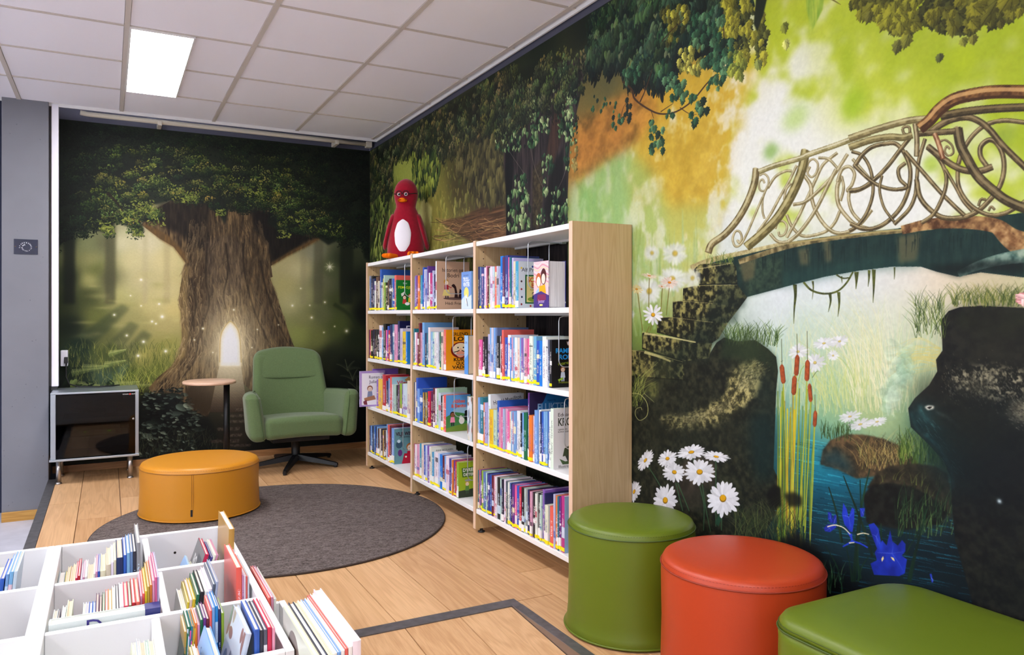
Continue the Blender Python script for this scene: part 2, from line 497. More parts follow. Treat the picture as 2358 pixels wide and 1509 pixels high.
# ------------------------------------------------------------------ long wall print: stone bridge, ivy trunk, water garden
RS = 560.0; R_END = 0.55       # pixels per metre, near end of the print along the wall
def map_r(x, y):
    _, Y, z = on_x(x, y, WALL_X - .004); return ((WALL_Y - Y) * RS, (MTOP - z) * RS)
def paint_right():
    cv = Canvas(int((WALL_Y - R_END) * RS), int(MTOP * RS), map_r)
    B = [(860, 400, (40, 55, 32)), (860, 560, (52, 62, 34)), (905, 340, (38, 52, 30)), (930, 385, (140, 150, 58)), (985, 365, (120, 120, 52)), (1000, 470, (128, 122, 58)),
         (960, 560, (200, 196, 132)), (1010, 520, (132, 124, 58)), (1060, 420, (72, 66, 42)), (1060, 560, (128, 122, 68)), (1120, 450, (66, 60, 44)), (1120, 540, (95, 72, 54)),
         (960, 700, (120, 125, 80)), (1050, 720, (60, 60, 40)), (1000, 900, (40, 45, 32)), (1150, 800, (18, 20, 20)), (1150, 1050, (14, 16, 16)), (900, 1000, (20, 24, 22)),
         (1000, 260, (36, 46, 32)), (1150, 170, (34, 46, 32)), (1250, 120, (32, 44, 32)), (1350, 60, (30, 40, 32)), (1150, 300, (40, 50, 36)), (1230, 450, (36, 34, 36)), (1290, 800, (14, 16, 16)),
         (1450, 20, (26, 34, 32)), (1500, 100, (30, 38, 32)), (1560, 60, (60, 66, 34)), (1640, 40, (84, 90, 44)), (1660, 120, (150, 140, 56)), (1720, 60, (150, 150, 70)),
         (1400, 190, (96, 94, 60)), (1380, 260, (112, 104, 58)), (1440, 230, (124, 110, 58)), (1510, 220, (190, 130, 62)), (1480, 290, (190, 150, 48)), (1350, 345, (165, 110, 48)), (1420, 330, (150, 118, 44)),
         (1330, 400, (150, 112, 46)), (1400, 400, (152, 166, 104)), (1450, 380, (178, 194, 140)), (1350, 460, (128, 176, 100)), (1420, 470, (168, 192, 128)), (1500, 430, (178, 172, 72)), (1560, 380, (206, 182, 66)),
         (1600, 300, (210, 178, 66)), (1640, 250, (222, 192, 104)), (1620, 350, (222, 206, 140)), (1680, 330, (224, 224, 214)), (1700, 220, (232, 214, 132)), (1730, 150, (214, 182, 66)), (1760, 190, (226, 206, 110)), (1790, 110, (214, 200, 74)),
         (1750, 280, (228, 231, 240)), (1800, 230, (232, 234, 240)), (1820, 300, (226, 230, 238)), (1700, 420, (220, 226, 228)), (1830, 380, (224, 230, 236)),
         (1850, 120, (222, 222, 160)), (1900, 90, (226, 226, 190)), (1870, 60, (204, 196, 74)), (1960, 80, (186, 184, 74)), (2020, 130, (190, 198, 60)), (2100, 180, (186, 198, 46)), (2200, 140, (182, 194, 40)), (2280, 180, (174, 186, 38)), (2350, 130, (150, 156, 32)),
         (2060, 30, (110, 108, 34)), (2180, 20, (96, 94, 32)), (2300, 30, (92, 94, 30)), (2350, 50, (104, 106, 30)), (1930, 180, (208, 216, 120)), (1920, 240, (196, 208, 92)), (1980, 240, (170, 190, 52)), (2060, 240, (206, 212, 110)), (1880, 290, (222, 228, 196)),
         (2130, 260, (180, 194, 60)), (2220, 300, (188, 200, 84)), (2330, 300, (168, 178, 60)), (2150, 350, (214, 222, 190)), (2240, 420, (206, 214, 150)), (2340, 420, (216, 220, 216)), (2000, 420, (224, 229, 234)), (2100, 480, (222, 228, 234)), (2400, 460, (220, 224, 226)),
         (1480, 540, (176, 196, 138)), (1470, 620, (140, 184, 140)), (1470, 720, (132, 160, 84)), (1540, 500, (196, 194, 110)), (1590, 560, (214, 206, 120)), (1620, 490, (204, 218, 206)), (1550, 620, (196, 200, 140)), (1500, 780, (118, 140, 66)), (1680, 540, (212, 222, 222)),
         (1760, 740, (212, 226, 222)), (1800, 680, (218, 228, 230)), (1900, 660, (220, 230, 232)), (2000, 650, (220, 226, 224)), (2080, 640, (222, 222, 212)), (2150, 650, (226, 214, 190)), (2260, 650, (208, 196, 164)), (2340, 660, (196, 190, 150)),
         (1790, 840, (184, 214, 196)), (1860, 770, (196, 218, 198)), (1950, 760, (206, 220, 196)), (2050, 740, (212, 220, 196)), (2120, 760, (200, 206, 176)), (1860, 880, (156, 196, 160)), (1960, 860, (190, 210, 160)), (2050, 850, (184, 206, 166)), (2120, 850, (176, 200, 160)),
         (1830, 960, (138, 180, 152)), (1900, 950, (150, 188, 140)), (2000, 950, (170, 192, 136)), (2080, 930, (160, 188, 140)), (2150, 1000, (60, 84, 48)),
         (1810, 1010, (80, 148, 146)), (1850, 1010, (66, 140, 146)), (1830, 1050, (26, 116, 138)), (1890, 1080, (26, 132, 156)), (1950, 1110, (22, 112, 138)), (1830, 1120, (14, 84, 104)), (1900, 1150, (12, 72, 92)), (1960, 1180, (10, 50, 64)), (1850, 1200, (8, 40, 50)), (2020, 1230, (8, 36, 46)),
         (2120, 1290, (8, 30, 40)), (2240, 1320, (8, 22, 30)), (1800, 1300, (8, 12, 14)), (1900, 1330, (8, 12, 16)), (2000, 1400, (8, 12, 18)), (2300, 1250, (10, 14, 22)), (2340, 1400, (8, 10, 16)), (2500, 1200, (10, 12, 18)), (2500, 500, (200, 205, 180)), (2500, 200, (150, 160, 50)),
         (1480, 900, (40, 44, 28)), (1600, 1000, (26, 30, 26)), (1700, 1150, (16, 18, 18)), (1500, 1150, (16, 20, 20)), (1600, 1400, (12, 14, 14)), (1400, 700, (90, 110, 70)), (1380, 900, (26, 30, 22)), (1380, 1150, (14, 16, 16))]
    cv.base(B, 60)
    rg = np.random.default_rng(3)
    n1 = cv.field('n1', 60, 60); n2 = cv.field('n2', 22, 22); fine = cv.field('fine', 5, 5, 2); spk = cv.field('spk', 9, 9, 3); vst = cv.field('vst', 6, 70, 3); hst = cv.field('hst', 120, 5, 3)
    # blurred canopy light: soft brush dabs
    for (reg, n, s0, s1, cols, al, an) in (([(1770, 20), (2420, 20), (2420, 330), (2150, 330), (1900, 300), (1820, 200)], 420, 14, 34, [(150, 172, 34), (180, 196, 44), (200, 210, 80), (190, 200, 50), (226, 232, 170)], .16, (100, 150)),
                                           ([(1500, 180), (1700, 140), (1690, 330), (1640, 480), (1480, 540), (1440, 380)], 420, 9, 24, [(190, 140, 40), (214, 176, 54), (226, 200, 96), (160, 150, 56), (236, 224, 170)], .22, (70, 110)),
                                           ([(1320, 380), (1500, 360), (1560, 520), (1450, 600), (1320, 560)], 260, 7, 18, [(130, 176, 96), (176, 200, 130), (190, 186, 90), (210, 222, 180), (150, 160, 60)], .25, (60, 110)),
                                           ([(1450, 460), (1680, 400), (1650, 600), (1600, 620), (1450, 700)], 260, 7, 18, [(206, 196, 96), (190, 206, 150), (150, 180, 110), (222, 224, 190), (196, 170, 60)], .25, (70, 110)),
                                           ([(1320, 300), (1480, 200), (1520, 300), (1330, 400)], 220, 8, 20, [(190, 124, 50), (130, 88, 36), (222, 150, 74), (112, 88, 44), (160, 110, 40)], .3, (130, 170))):
        cv.scatter(reg, n, s0, s1, cols, 'oval', an, seed=int(reg[0][0]), alpha=al, spread=.5)
    cv.a[:] = blur(cv.a, 3)
    A = Z(1740, 0, 3.592)
    bk1 = cv.field('bk1', 64, 46, 4); bk2 = cv.field('bk2', 40, 60, 4); bk3 = cv.field('bk3', 26, 22, 3)
    vv, uu = np.mgrid[0:cv.H, 0:cv.W].astype(np.float32)
    def near(x, y, r): u, v = map_r(x, y); return np.exp(-(((uu - u) / r) ** 2 + ((vv - v) / r) ** 2))
    wh = np.clip(near(1765, 300, 120) + near(1850, 130, 60) * .5 + near(1900, 420, 100) * .9 + near(2090, 470, 110) * .9 + near(2000, 440, 100) * .8 + near(1720, 470, 100) + near(1800, 440, 90), 0, 1)
    t = np.clip(((bk1 * .6 + bk3 * .4) - (.66 - .62 * wh)) * 3.2, 0, 1) * .93
    t = blur(np.maximum(t, np.clip((bk3 - .70) * 5, 0, 1) * .75), 5)
    lime = cv.field('lime', 50, 70, 3)
    cv.poly([(1720, -20), (2460, -20), (2460, 520), (2000, 520), (1690, 540), (1650, 420), (1690, 250)], (172, 192, 42), .85, 22, (238, 241, 240), t)
    cv.poly([(1840, 20), (2460, 60), (2460, 420), (2150, 330), (1900, 300)], (206, 214, 96), .4, 20, (150, 176, 36), lime)
    cv.poly([(1990, -20), (2460, -20), (2460, 230), (2300, 260), (2150, 200), (2040, 110)], (150, 168, 30), .35, 26)
    t2 = np.clip(((bk2 * .7 + bk3 * .3) - (.64 - .6 * np.clip(near(1700, 400, 100) + near(1620, 560, 70) * .6, 0, 1))) * 3.2, 0, 1) * .9
    cv.poly([(1500, 170), (1740, 120), (1700, 300), (1680, 440), (1640, 560), (1480, 560), (1440, 420)], (200, 164, 48), .8, 20, (230, 226, 206), t2)
    cv.poly([(1480, 300), (1660, 250), (1620, 480), (1480, 520)], (170, 140, 44), .45, 18, (220, 190, 80), bk3)
    t3 = np.clip((bk2 - .48) * 4.0, 0, 1) * .85
    cv.poly([(1310, 400), (1440, 340), (1520, 420), (1540, 560), (1460, 640), (1310, 640)], (146, 184, 112), .65, 18, (204, 216, 180), blur(t3, 4))
    cv.poly([(1440, 480), (1660, 470), (1620, 590), (1560, 640), (1450, 760)], (176, 196, 120), .6, 16, (214, 222, 196), t3)
    cv.poly([(1310, 290), (1400, 230), (1500, 200), (1520, 260), (1460, 330), (1310, 430)], (112, 82, 34), .7, 14, (206, 142, 62), bk3)
    for (x, y, r, c) in ((800, 850, 60, (160, 192, 44)), (330, 990, 60, (190, 214, 140)), (130, 1240, 40, (150, 184, 110)), (1700, 480, 50, (172, 192, 36)), (2050, 1120, 40, (150, 172, 60)), (1450, 1350, 30, (176, 200, 90))):
        p = A((x, y))[0]
        for _ in range(9): cv.spot(p[0] + rg.normal(0, .35) * r / 3, p[1] + rg.normal(0, .35) * r / 3, r * rg.uniform(.2, .4), c, .35, ry=r * rg.uniform(.2, .4))
    # pale green meadow blades left of the stairs
    for _ in range(170):
        x, y = rg.uniform(1450, 1620), rg.uniform(560, 830); l = rg.uniform(30, 90)
        cv.stroke([(x, y), (x + rg.uniform(-6, 6), y - l)], rg.uniform(2, 6), [(190, 212, 160), (120, 160, 90), (206, 206, 130), (160, 196, 160), (140, 150, 70)][rg.integers(5)], 1, .3, soft=1)
    # ---------------- left part: hanging leaves, ground, distant bank
    W1 = [(70, 84, 44), (110, 116, 56), (158, 156, 78), (196, 190, 110)]
    cv.scatter([(852, 350), (1165, 300), (1165, 760), (852, 760)], 2600, 4, 10, W1, tex=n2, ang=(60, 120), alpha=.35, seed=11)
    J = Z(850, 200, 3.594)
    cv.poly(J((580, 1110), (760, 1080), (900, 1010), (1120, 980), (1140, 1260), (860, 1300), (700, 1200)), (70, 50, 36), .85, 4, (128, 92, 66), hst)
    for _ in range(90):
        x, y = rg.uniform(1010, 1165), rg.uniform(500, 555); cv.stroke([(x - rg.uniform(8, 26), y + rg.uniform(-5, 5)), (x, y + rg.uniform(0, 6)), (x + rg.uniform(8, 26), y - rg.uniform(0, 8))], rg.uniform(1, 2.4), [(160, 122, 84), (52, 36, 26), (196, 160, 110)][rg.integers(3)], .5, .6)
    cv.poly(J((440, 900), (520, 1000), (500, 1300), (430, 1400), (400, 1100)), (214, 208, 140), .6, 5)
    cv.poly(J((190, 640), (270, 570), (360, 600), (370, 760), (330, 800), (200, 760)), (160, 168, 82), .8, 14)
    DK = [(10, 15, 16), (20, 28, 25), (36, 47, 34), (66, 78, 50), (108, 116, 72)]
    top = J((0, 530), (120, 440), (880, 0), (1689, -300), (1689, 300), (1450, 420), (1250, 430), (1080, 560), (900, 620), (760, 560), (620, 600), (520, 560), (380, 560), (200, 620), (180, 900), (100, 1200), (0, 1300))
    cv.poly(top, (24, 32, 24), .7, 10)
    cv.clumps(top, 620, 26, 40, 3, 7, DK, lambda x, y: .95, ang=(50, 130), seed=12, asp=1.2, tintb=np.array((.25, .08, 0)))
    cv.scatter(J((340, 540), (600, 560), (580, 700), (560, 860), (480, 920), (400, 930), (360, 760)), 260, 8, 16, [(20, 34, 28), (46, 64, 38), (84, 100, 46), (140, 150, 66)], tex=n2, ang=(60, 120), seed=13)
    cv.scatter(J((700, 500), (1120, 430), (1120, 950), (980, 1000), (820, 820), (720, 700)), 700, 5, 12, [(34, 34, 30), (54, 52, 38), (78, 74, 48), (112, 106, 66)], tex=n2, ang=(60, 120), seed=14, alpha=.6)
    cv.scatter(J((0, 1000), (130, 900), (180, 1100), (100, 1500), (0, 1500)), 160, 6, 12, [(40, 54, 30), (90, 104, 50), (150, 160, 80)], tex=n2, ang=(60, 120), seed=15)
    # ---------------- ivy trunk
    tr = J((1115, 500), (1180, 420), (1300, 330), (1400, 200), (1480, 20), (1540, -200), (1800, -250), (1740, 100), (1660, 450), (1640, 900), (1640, 1600), (1640, 3700), (1140, 3700), (1130, 1500), (1135, 900), (1112, 650))
    cv.poly(tr, (22, 22, 26), 1, 1, (82, 70, 70), vst * .85)
    cv.poly(J((1125, 520), (1185, 470), (1190, 700), (1160, 1200), (1140, 1500), (1130, 900)), (12, 16, 22), .9, 2)
    cv.poly(J((1560, 100), (1640, 60), (1600, 400), (1500, 700), (1460, 600), (1500, 330)), (104, 72, 54), .7, 4, (40, 28, 24), vst)
    cv.poly(J((1350, 700), (1420, 600), (1440, 900), (1400, 1180), (1350, 1150)), (96, 84, 50), .7, 4, (40, 36, 26), spk)
    cv.poly(J((1500, 700), (1600, 500), (1620, 1200), (1500, 1200), (1450, 1000)), (14, 14, 18), .8, 5)
    for q in (((1130, 490), (1200, 600), (1280, 720), (1310, 800)), ((1650, 600), (1600, 760), (1540, 900), (1500, 1100)), ((1330, 480), (1360, 640), (1420, 800), (1480, 900))):
        cv.stroke(J(*q), .8, (150, 140, 130), .5, .7)
    IV = [(16, 30, 26), (30, 58, 42), (58, 92, 60), (104, 132, 86), (160, 176, 124)]
    for (x0, y0, x1, y1, n, a, b, sd) in ((1150, 860, 1330, 1200, 60, 11, 21, 21), (1200, 740, 1300, 900, 22, 9, 16, 22), (1270, 360, 1400, 500, 20, 11, 22, 23), (1430, 560, 1530, 720, 16, 9, 15, 24), (1500, 840, 1640, 1200, 46, 7, 13, 25),
                                         (1330, 80, 1490, 380, 50, 8, 15, 26), (1560, 120, 1689, 420, 60, 7, 13, 27), (1040, 330, 1250, 540, 60, 8, 14, 28), (1500, -150, 1720, 150, 70, 7, 12, 28), (1620, 300, 1720, 700, 40, 7, 12, 28), (1440, 760, 1480, 900, 8, 8, 12, 29), (1380, 1000, 1460, 1200, 14, 8, 12, 30)):
        cv.scatter(J((x0, y0), (x1, y0), (x1, y1), (x0, y1)), int(n * 1.5), a * .62, b * .72, IV, 'heart', (40, 140), tex=n2, seed=sd, spread=.35)
    cv.clumps(J((1040, 150), (1420, -120), (1800, -260), (1800, 60), (1640, 60), (1560, 220), (1400, 160), (1250, 330), (1060, 420)), 120, 24, 34, 3, 7, DK, lambda x, y: .95, ang=(50, 130), seed=55, asp=1.2)
    # ---------------- canopy above, with the twig
    I = Z(1250, 0, 3.143)
    cv.poly(I((180, 1300), (230, 1050), (350, 900), (560, 700), (700, 640), (640, 900), (560, 1060), (420, 1180), (300, 1280)), (150, 104, 42), .5, 10, (206, 140, 66), n2)
    can = I((330, 380), (360, 100), (500, -10), (1500, -40), (1440, 200), (1300, 330), (1120, 330), (980, 420), (860, 640), (760, 560), (640, 600), (600, 480), (420, 480), (350, 560))
    cv.poly(can, (24, 34, 30), .75, 8)
    cv.clumps(can, 520, 26, 36, 3.5, 8, [(8, 14, 16), (18, 30, 28), (30, 48, 38), (54, 78, 54), (92, 114, 76)], lambda x, y: .8, ang=(50, 130), seed=31, asp=1.1)
    cv.scatter(I((850, 60), (1050, 60), (1040, 330), (900, 330)), 40, 7, 13, [(60, 64, 34), (110, 108, 44), (176, 172, 66)], 'maple', (60, 120), seed=32)
    cv.scatter(I((980, 330), (1180, 360), (1150, 540), (980, 520)), 44, 6, 12, [(44, 56, 34), (120, 120, 54), (206, 200, 96)], 'maple', (60, 120), seed=33)
    cv.scatter(I((1300, 0), (1603, 0), (1603, 480), (1480, 440), (1280, 330)), 170, 6, 14, [(34, 42, 30), (64, 70, 36), (104, 106, 42), (160, 156, 54)], 'maple', (60, 120), tex=n2, seed=34, spread=.3)
    for q, w in ((((575, 590), (640, 650), (665, 720), (760, 790), (850, 825), (960, 810), (1080, 730), (1180, 610), (1250, 540)), 5), (((700, 740), (740, 650), (790, 500)), 3), (((990, 780), (1050, 820), (1110, 830)), 2), (((850, 810), (940, 750)), 2), (((780, 800), (800, 860)), 1.6), (((860, 300), (940, 210), (1040, 130)), 2.4), (((1300, 60), (1310, 330)), 3), (((560, 860), (580, 780), (600, 750)), 1.4)):
        cv.stroke(I(*q), w, (70, 50, 34), w * .5)
    GL = [(20, 42, 36), (34, 70, 52), (54, 94, 66), (88, 124, 88)]
    for (x, y, sx, sy, n, a, sd) in ((900, 540, 60, 110, 12, 22, 41), (980, 690, 60, 90, 12, 22, 42), (1130, 800, 60, 100, 9, 24, 43), (820, 1000, 50, 100, 9, 26, 44), (775, 960, 30, 80, 5, 18, 45), (550, 890, 50, 60, 7, 18, 46), (1260, 430, 110, 130, 26, 24, 47), (1410, 480, 70, 90, 12, 22, 48), (1190, 220, 110, 130, 26, 22, 49), (1250, 600, 60, 50, 8, 18, 50), (640, 540, 60, 80, 12, 20, 51), (440, 760, 90, 60, 10, 14, 52), (920, 830, 24, 30, 3, 16, 53)):
        cv.scatter(I((x - sx, y - sy), (x + sx, y - sy), (x + sx, y + sy), (x - sx, y + sy)), int(n * 1.6), a * .36, a * .6, GL if sd != 48 else [(90, 104, 50), (150, 156, 60)], 'maple', (60, 120), seed=sd, spread=.4)
    cv.scatter(I((600, 720), (660, 780), (640, 940), (600, 900)), 9, 7, 11, [(24, 36, 34), (36, 50, 42)], 'maple', (70, 110), seed=54)
    # ---------------- hanging leaves, upper right
    OL = [(44, 46, 22), (68, 70, 28), (92, 92, 32), (126, 126, 38)]
    cv.scatter(A((780, -30), (1400, -30), (1340, 250), (1200, 330), (1130, 260), (1000, 160), (800, 140)), 110, 8, 19, OL, 'maple', (50, 130), tex=n1, seed=61, spread=.35)
    cv.scatter(A((1340, -30), (2300, -30), (2220, 100), (2050, 200), (1900, 180), (1760, 260), (1600, 260), (1400, 220)), 170, 8, 20, OL[:3] + [(116, 114, 34)], 'maple', (50, 130), tex=n1, seed=62, spread=.35)
    for (x, y, a, c, sd) in ((1520, 480, 30, (84, 90, 48), 63), (1175, 390, 22, (96, 98, 44), 64), (1250, 350, 24, (110, 112, 44), 65), (1720, 350, 16, (120, 124, 50), 66), (1800, 335, 16, (110, 110, 44), 67), (930, 140, 20, (96, 96, 40), 68), (2030, 200, 26, (80, 78, 30), 69), (240, 230, 22, (120, 128, 50), 70), (90, 290, 20, (90, 94, 44), 71), (20, 540, 20, (120, 130, 70), 72), (250, 370, 18, (196, 200, 110), 73)):
        p = A((x, y))[0]; cv.scatter([(p[0] - 2, p[1] - 2), (p[0] + 2, p[1] - 2), (p[0] + 2, p[1] + 2), (p[0] - 2, p[1] + 2)], 2, a * .5, a * .62, [c, c], 'maple', (70, 120), seed=sd)
    cv.poly(A((415, -10), (560, -10), (550, 80), (500, 180), (440, 300), (440, 180), (420, 80)), (132, 168, 60), 1, 1, (190, 206, 80), vst)
    cv.stroke(A((600, -20), (700, 40)), 5, (110, 104, 44), 1)
    cv.poly(A((0, -10), (90, -10), (60, 120), (10, 260), (-20, 200)), (30, 40, 26), 1, 1)
    # ---------------- meadow under the arch
    E = Z(1820, 520, 3.773); G = Z(1780, 780, 3.353)
    cv.grass(1780, 2170, 800, 960, 420, 120, 1.6, [(214, 222, 170), (190, 214, 176), (226, 226, 176), (168, 200, 160)], (-.4, .5), 81, .6)
    cv.grass(1960, 2070, 850, 960, 130, 170, 2.0, [(232, 230, 184), (220, 222, 164), (240, 238, 206)], (-.75, .1), 82, .55)
    cv.grass(1870, 2000, 880, 960, 70, 90, 2.4, [(206, 216, 140), (176, 200, 130)], (-.9, .3), 83, .7)
    for _ in range(40):
        y = rg.uniform(800, 850); cv.stroke([(2165, y), (2110, y - rg.uniform(-15, 30)), (2070 - rg.uniform(0, 30), y + rg.uniform(-10, 40))], 1.6, (214, 206, 130), .6, .7)
    cv.scatter(G((900, 40), (1010, 20), (1050, 250), (1000, 420), (880, 640), (840, 560), (900, 260)), 60, 8, 20, [(140, 184, 156), (170, 200, 170), (196, 216, 190)], tex=n2, seed=84, alpha=.22)
    SW = (238, 241, 246)
    for (x, y, r, q) in ((390, 35, 90, .55), (320, 185, 85, .9), (460, 130, 50, .9), (190, 100, 80, .8), (590, 600, 95, .45), (670, 660, 110, .4), (800, 640, 90, .4), (510, 20, 80, .6)):
        p = G((x, y))[0]; cv.daisy(p[0], p[1], r / 3.353, q, -.25, white=SW, core=(226, 206, 120), alpha=.85, n=15, cr=.16)
    # ---------------- bridge deck
    D = Z(1440, 540, 3.971); Bq = Z(1580, 180, 3.4286); Cq = Z(1960, 180, 3.4296)
    deck = [(1597, 617), (1720, 582), (1805, 559), (1900, 545), (2000, 533), (2062, 527), (2135, 512), (2281, 500), (2358, 489), (2560, 470), (2560, 700), (2358, 639), (2257, 627), (2204, 637), (2157, 626), (2119, 614), (2053, 614), (1979, 623), (1899, 637), (1820, 657), (1719, 684), (1692, 660)]
    cv.poly(deck, (22, 46, 46), 1, 0, (50, 78, 66), np.clip(vst * .5 + spk * .3, 0, 1) * .7)
    cv.poly([(1760, 640), (1980, 600), (2120, 590), (2120, 616), (1979, 625), (1800, 662)], (40, 78, 72), .5, 8)
    cv.poly([(1692, 610), (1760, 590), (1800, 590), (1800, 660), (1720, 682)], (64, 84, 64), .8, 4, (28, 44, 40), spk)
    for q in (((1700, 600), (1740, 590), (1735, 640), (1712, 650)), ((1836, 575), (1862, 570), (1862, 610), (1842, 610)), ((1893, 552), (1908, 548), (1915, 600), (1900, 605)), ((2065, 545), (2120, 535), (2110, 600), (2068, 606))):
        cv.poly(q, (126, 112, 76), .55, 3)
    for _ in range(90):
        x = rg.uniform(1730, 2300); y = 560 - (x - 1800) * .1; y = max(y, 520) + rg.uniform(0, 30); cv.stroke([(x, y), (x + rg.uniform(-3, 3), y + rg.uniform(10, 50))], rg.uniform(1.5, 4), (14, 34, 34), 1, .45)
    cv.stroke([(1700, 603), (1805, 570), (1900, 551), (2000, 539), (2080, 532), (2150, 525)], 12, (96, 84, 52), 8, .9, col2=(178, 160, 112), tex=spk)
    cv.stroke([(1590, 618), (1640, 598), (1720, 580), (1806, 560)], 14, (150, 136, 92), 8, .95, col2=(214, 202, 150), tex=spk)
    cv.stroke([(1806, 561), (2000, 536), (2090, 528)], 5, (170, 156, 104), 4, .9)
    cv.stroke([(2075, 530), (2140, 516), (2220, 512), (2290, 520), (2330, 545), (2370, 560)], 20, (84, 56, 34), 44, 1, col2=(186, 150, 100), tex=spk)
    cv.stroke([(2290, 520), (2330, 560), (2380, 580), (2480, 590)], 30, (120, 84, 50), 50, .9, col2=(206, 170, 120), tex=spk)
    cv.stroke([(2205, 632), (2250, 612), (2310, 596), (2380, 586)], 14, (60, 92, 84), 34, .9, col2=(150, 176, 160), tex=spk)
    cv.poly([(2130, 616), (2204, 637), (2260, 622), (2358, 630), (2358, 600), (2260, 600)], (12, 22, 22), .7, 4)
    # ---------------- stairs and the left rocks
    MO = ((30, 32, 22), (150, 144, 88)); sp2 = np.clip((spk - .3) * 1.7, 0, 1)
    F_ = Z(1440, 780, 3.352)
    cv.poly(F_((-60, 90), (150, 90), (420, 180), (640, 130), (700, 30), (760, -10), (860, 20), (1000, 10), (1100, 80), (1160, 140), (1175, 250), (1160, 400), (1150, 700), (1140, 1000), (1195, 1120), (1195, 1300), (1000, 1600), (1000, 2500), (-900, 2500), (-900, 700), (-300, 300)), (20, 24, 20), 1, 0, (66, 68, 48), spk * .8)
    cv.poly(F_((960, 600), (1150, 560), (1140, 1100), (1000, 1100)), (16, 42, 42), .6, 12)
    for q in (((620, 320), (680, 270), (970, 255), (1010, 300), (1020, 450), (670, 460)), ((525, 490), (660, 465), (1020, 458), (1110, 575), (1040, 670), (800, 625), (520, 607)),
              ((430, 615), (520, 605), (790, 625), (1040, 670), (930, 812), (790, 803), (430, 762)), ((290, 760), (420, 755), (800, 800), (930, 815), (850, 950), (780, 1000), (640, 985), (285, 892)),
              ((150, 900), (200, 895), (640, 985), (790, 1000), (760, 1130), (520, 1160), (150, 1042)), ((-60, 1050), (180, 1070), (520, 1160), (540, 1330), (-60, 1290))):
        cv.poly(D(*q), MO[0], 1, 0, MO[1], sp2)
        xs = [p[0] for p in q]; ys = [p[1] for p in q]
        cv.poly(D((min(xs) + (max(xs) - min(xs)) * .55, min(ys)), (max(xs), min(ys)), (max(xs) - 20, max(ys)), (min(xs) + (max(xs) - min(xs)) * .5, max(ys))), (20, 34, 30), .5, 6)
        cv.stroke(D(*[(a, b + 4) for a, b in q[:3]]), 2, (190, 180, 120), 1, .6)
        cv.stroke(D((q[-1][0], q[-1][1]), (q[-1][0] * .5 + q[-2][0] * .5, q[-2][1] * .5 + q[-1][1] * .5), q[-2]), 3, (10, 12, 10), 2, .8)
    cv.stroke(D((170, 905), (400, 940), (640, 985)), 5, (206, 200, 140), 3, .8); cv.stroke(D((170, 1075), (300, 1115), (410, 1160)), 7, (196, 190, 130), 4, .85)
    cv.stroke(D((640, 320), (980, 260)), 3, (206, 196, 140), 2, .6)
    cv.grass(1625, 1690, 596, 612, 50, 20, 1.2, [(90, 110, 46), (60, 84, 36), (150, 160, 80)], (-.7, .9), 85)
    cv.grass(1670, 1790, 768, 800, 190, 34, 1.3, [(80, 104, 44), (54, 80, 36), (120, 146, 70), (40, 64, 30)], (-.6, .8), 86)
    cv.poly(F_((760, -10), (860, 20), (1000, 10), (1110, 90), (1160, 150), (1160, 260), (1000, 180), (860, 150), (720, 160)), (40, 54, 36), .8, 6)
    cv.poly(F_((240, 600), (420, 600), (560, 545), (720, 480), (800, 380), (790, 280), (900, 200), (1000, 160), (1070, 250), (1010, 430), (860, 570), (700, 660), (520, 700), (330, 690)), (58, 58, 36), .95, 5, (204, 192, 128), np.clip((spk - .25) * 1.7, 0, 1))
    cv.poly(F_((420, 610), (600, 560), (760, 500), (830, 440), (840, 480), (700, 590), (540, 660), (440, 660)), (226, 214, 158), .7, 4, (90, 84, 54), fine)
    cv.poly(F_((880, 230), (1000, 170), (1050, 260), (980, 380), (860, 400)), (222, 214, 160), .65, 5, (80, 80, 52), fine)
    cv.poly(F_((170, 330), (260, 340), (250, 450), (190, 480)), (170, 168, 96), .7, 5, (60, 66, 36), spk)
    for _ in range(700):                                # chipped relief along the lit ledge
        t = rg.random(); q = [(330, 650), (560, 600), (760, 510), (880, 380), (960, 240), (1040, 200)]; k = min(4, int(t * 5)); u = t * 5 - k
        x = q[k][0] * (1 - u) + q[k + 1][0] * u + rg.normal(0, 60); y = q[k][1] * (1 - u) + q[k + 1][1] * u + rg.normal(0, 50)
        p = F_((x, y))[0]; an = math.atan2(q[k + 1][1] - q[k][1], q[k + 1][0] - q[k][0]); l = rg.uniform(3, 9)
        d = math.hypot(x - (q[k][0] * (1 - u) + q[k + 1][0] * u), y - (q[k][1] * (1 - u) + q[k + 1][1] * u)) / 90; li = max(0, 1 - d)
        c = [(216, 206, 160), (150, 142, 92), (60, 58, 38), (24, 24, 18)][min(3, int(rg.random() * 2 + d * 2.2))]
        cv.stroke([p, (p[0] + l * math.cos(an), p[1] + l * math.sin(an))], rg.uniform(1.2, 3), c, .8, .35 + .4 * li)
    for (x, y, r, c, al) in ((300, 250, 60, (70, 72, 44), .5), (150, 250, 50, (96, 92, 56), .5), (950, 90, 80, (52, 66, 40), .5), (1080, 400, 60, (34, 54, 48), .5), (1050, 800, 90, (18, 44, 46), .5), (500, 760, 120, (40, 46, 36), .5), (250, 700, 80, (30, 34, 26), .5), (800, 700, 80, (44, 48, 36), .4)):
        p = F_((x, y))[0]; cv.spot(p[0], p[1], r * .5, c, al, ry=r * .6)
    cv.grass(1448, 1480, 880, 940, 60, 44, 1.2, [(130, 140, 66), (90, 104, 46), (170, 176, 96)], (-.6, 1.2), 87)
    cv.stroke(F_((30, 420), (110, 430), (165, 500), (165, 590), (110, 630), (75, 590), (80, 545), (115, 530), (125, 550)), 1.6, (170, 170, 110), 1)
    cv.stroke(F_((140, 420), (220, 490)), 1, (170, 170, 120), .6); cv.stroke(F_((120, 300), (250, 180)), 1, (150, 150, 96), .6)
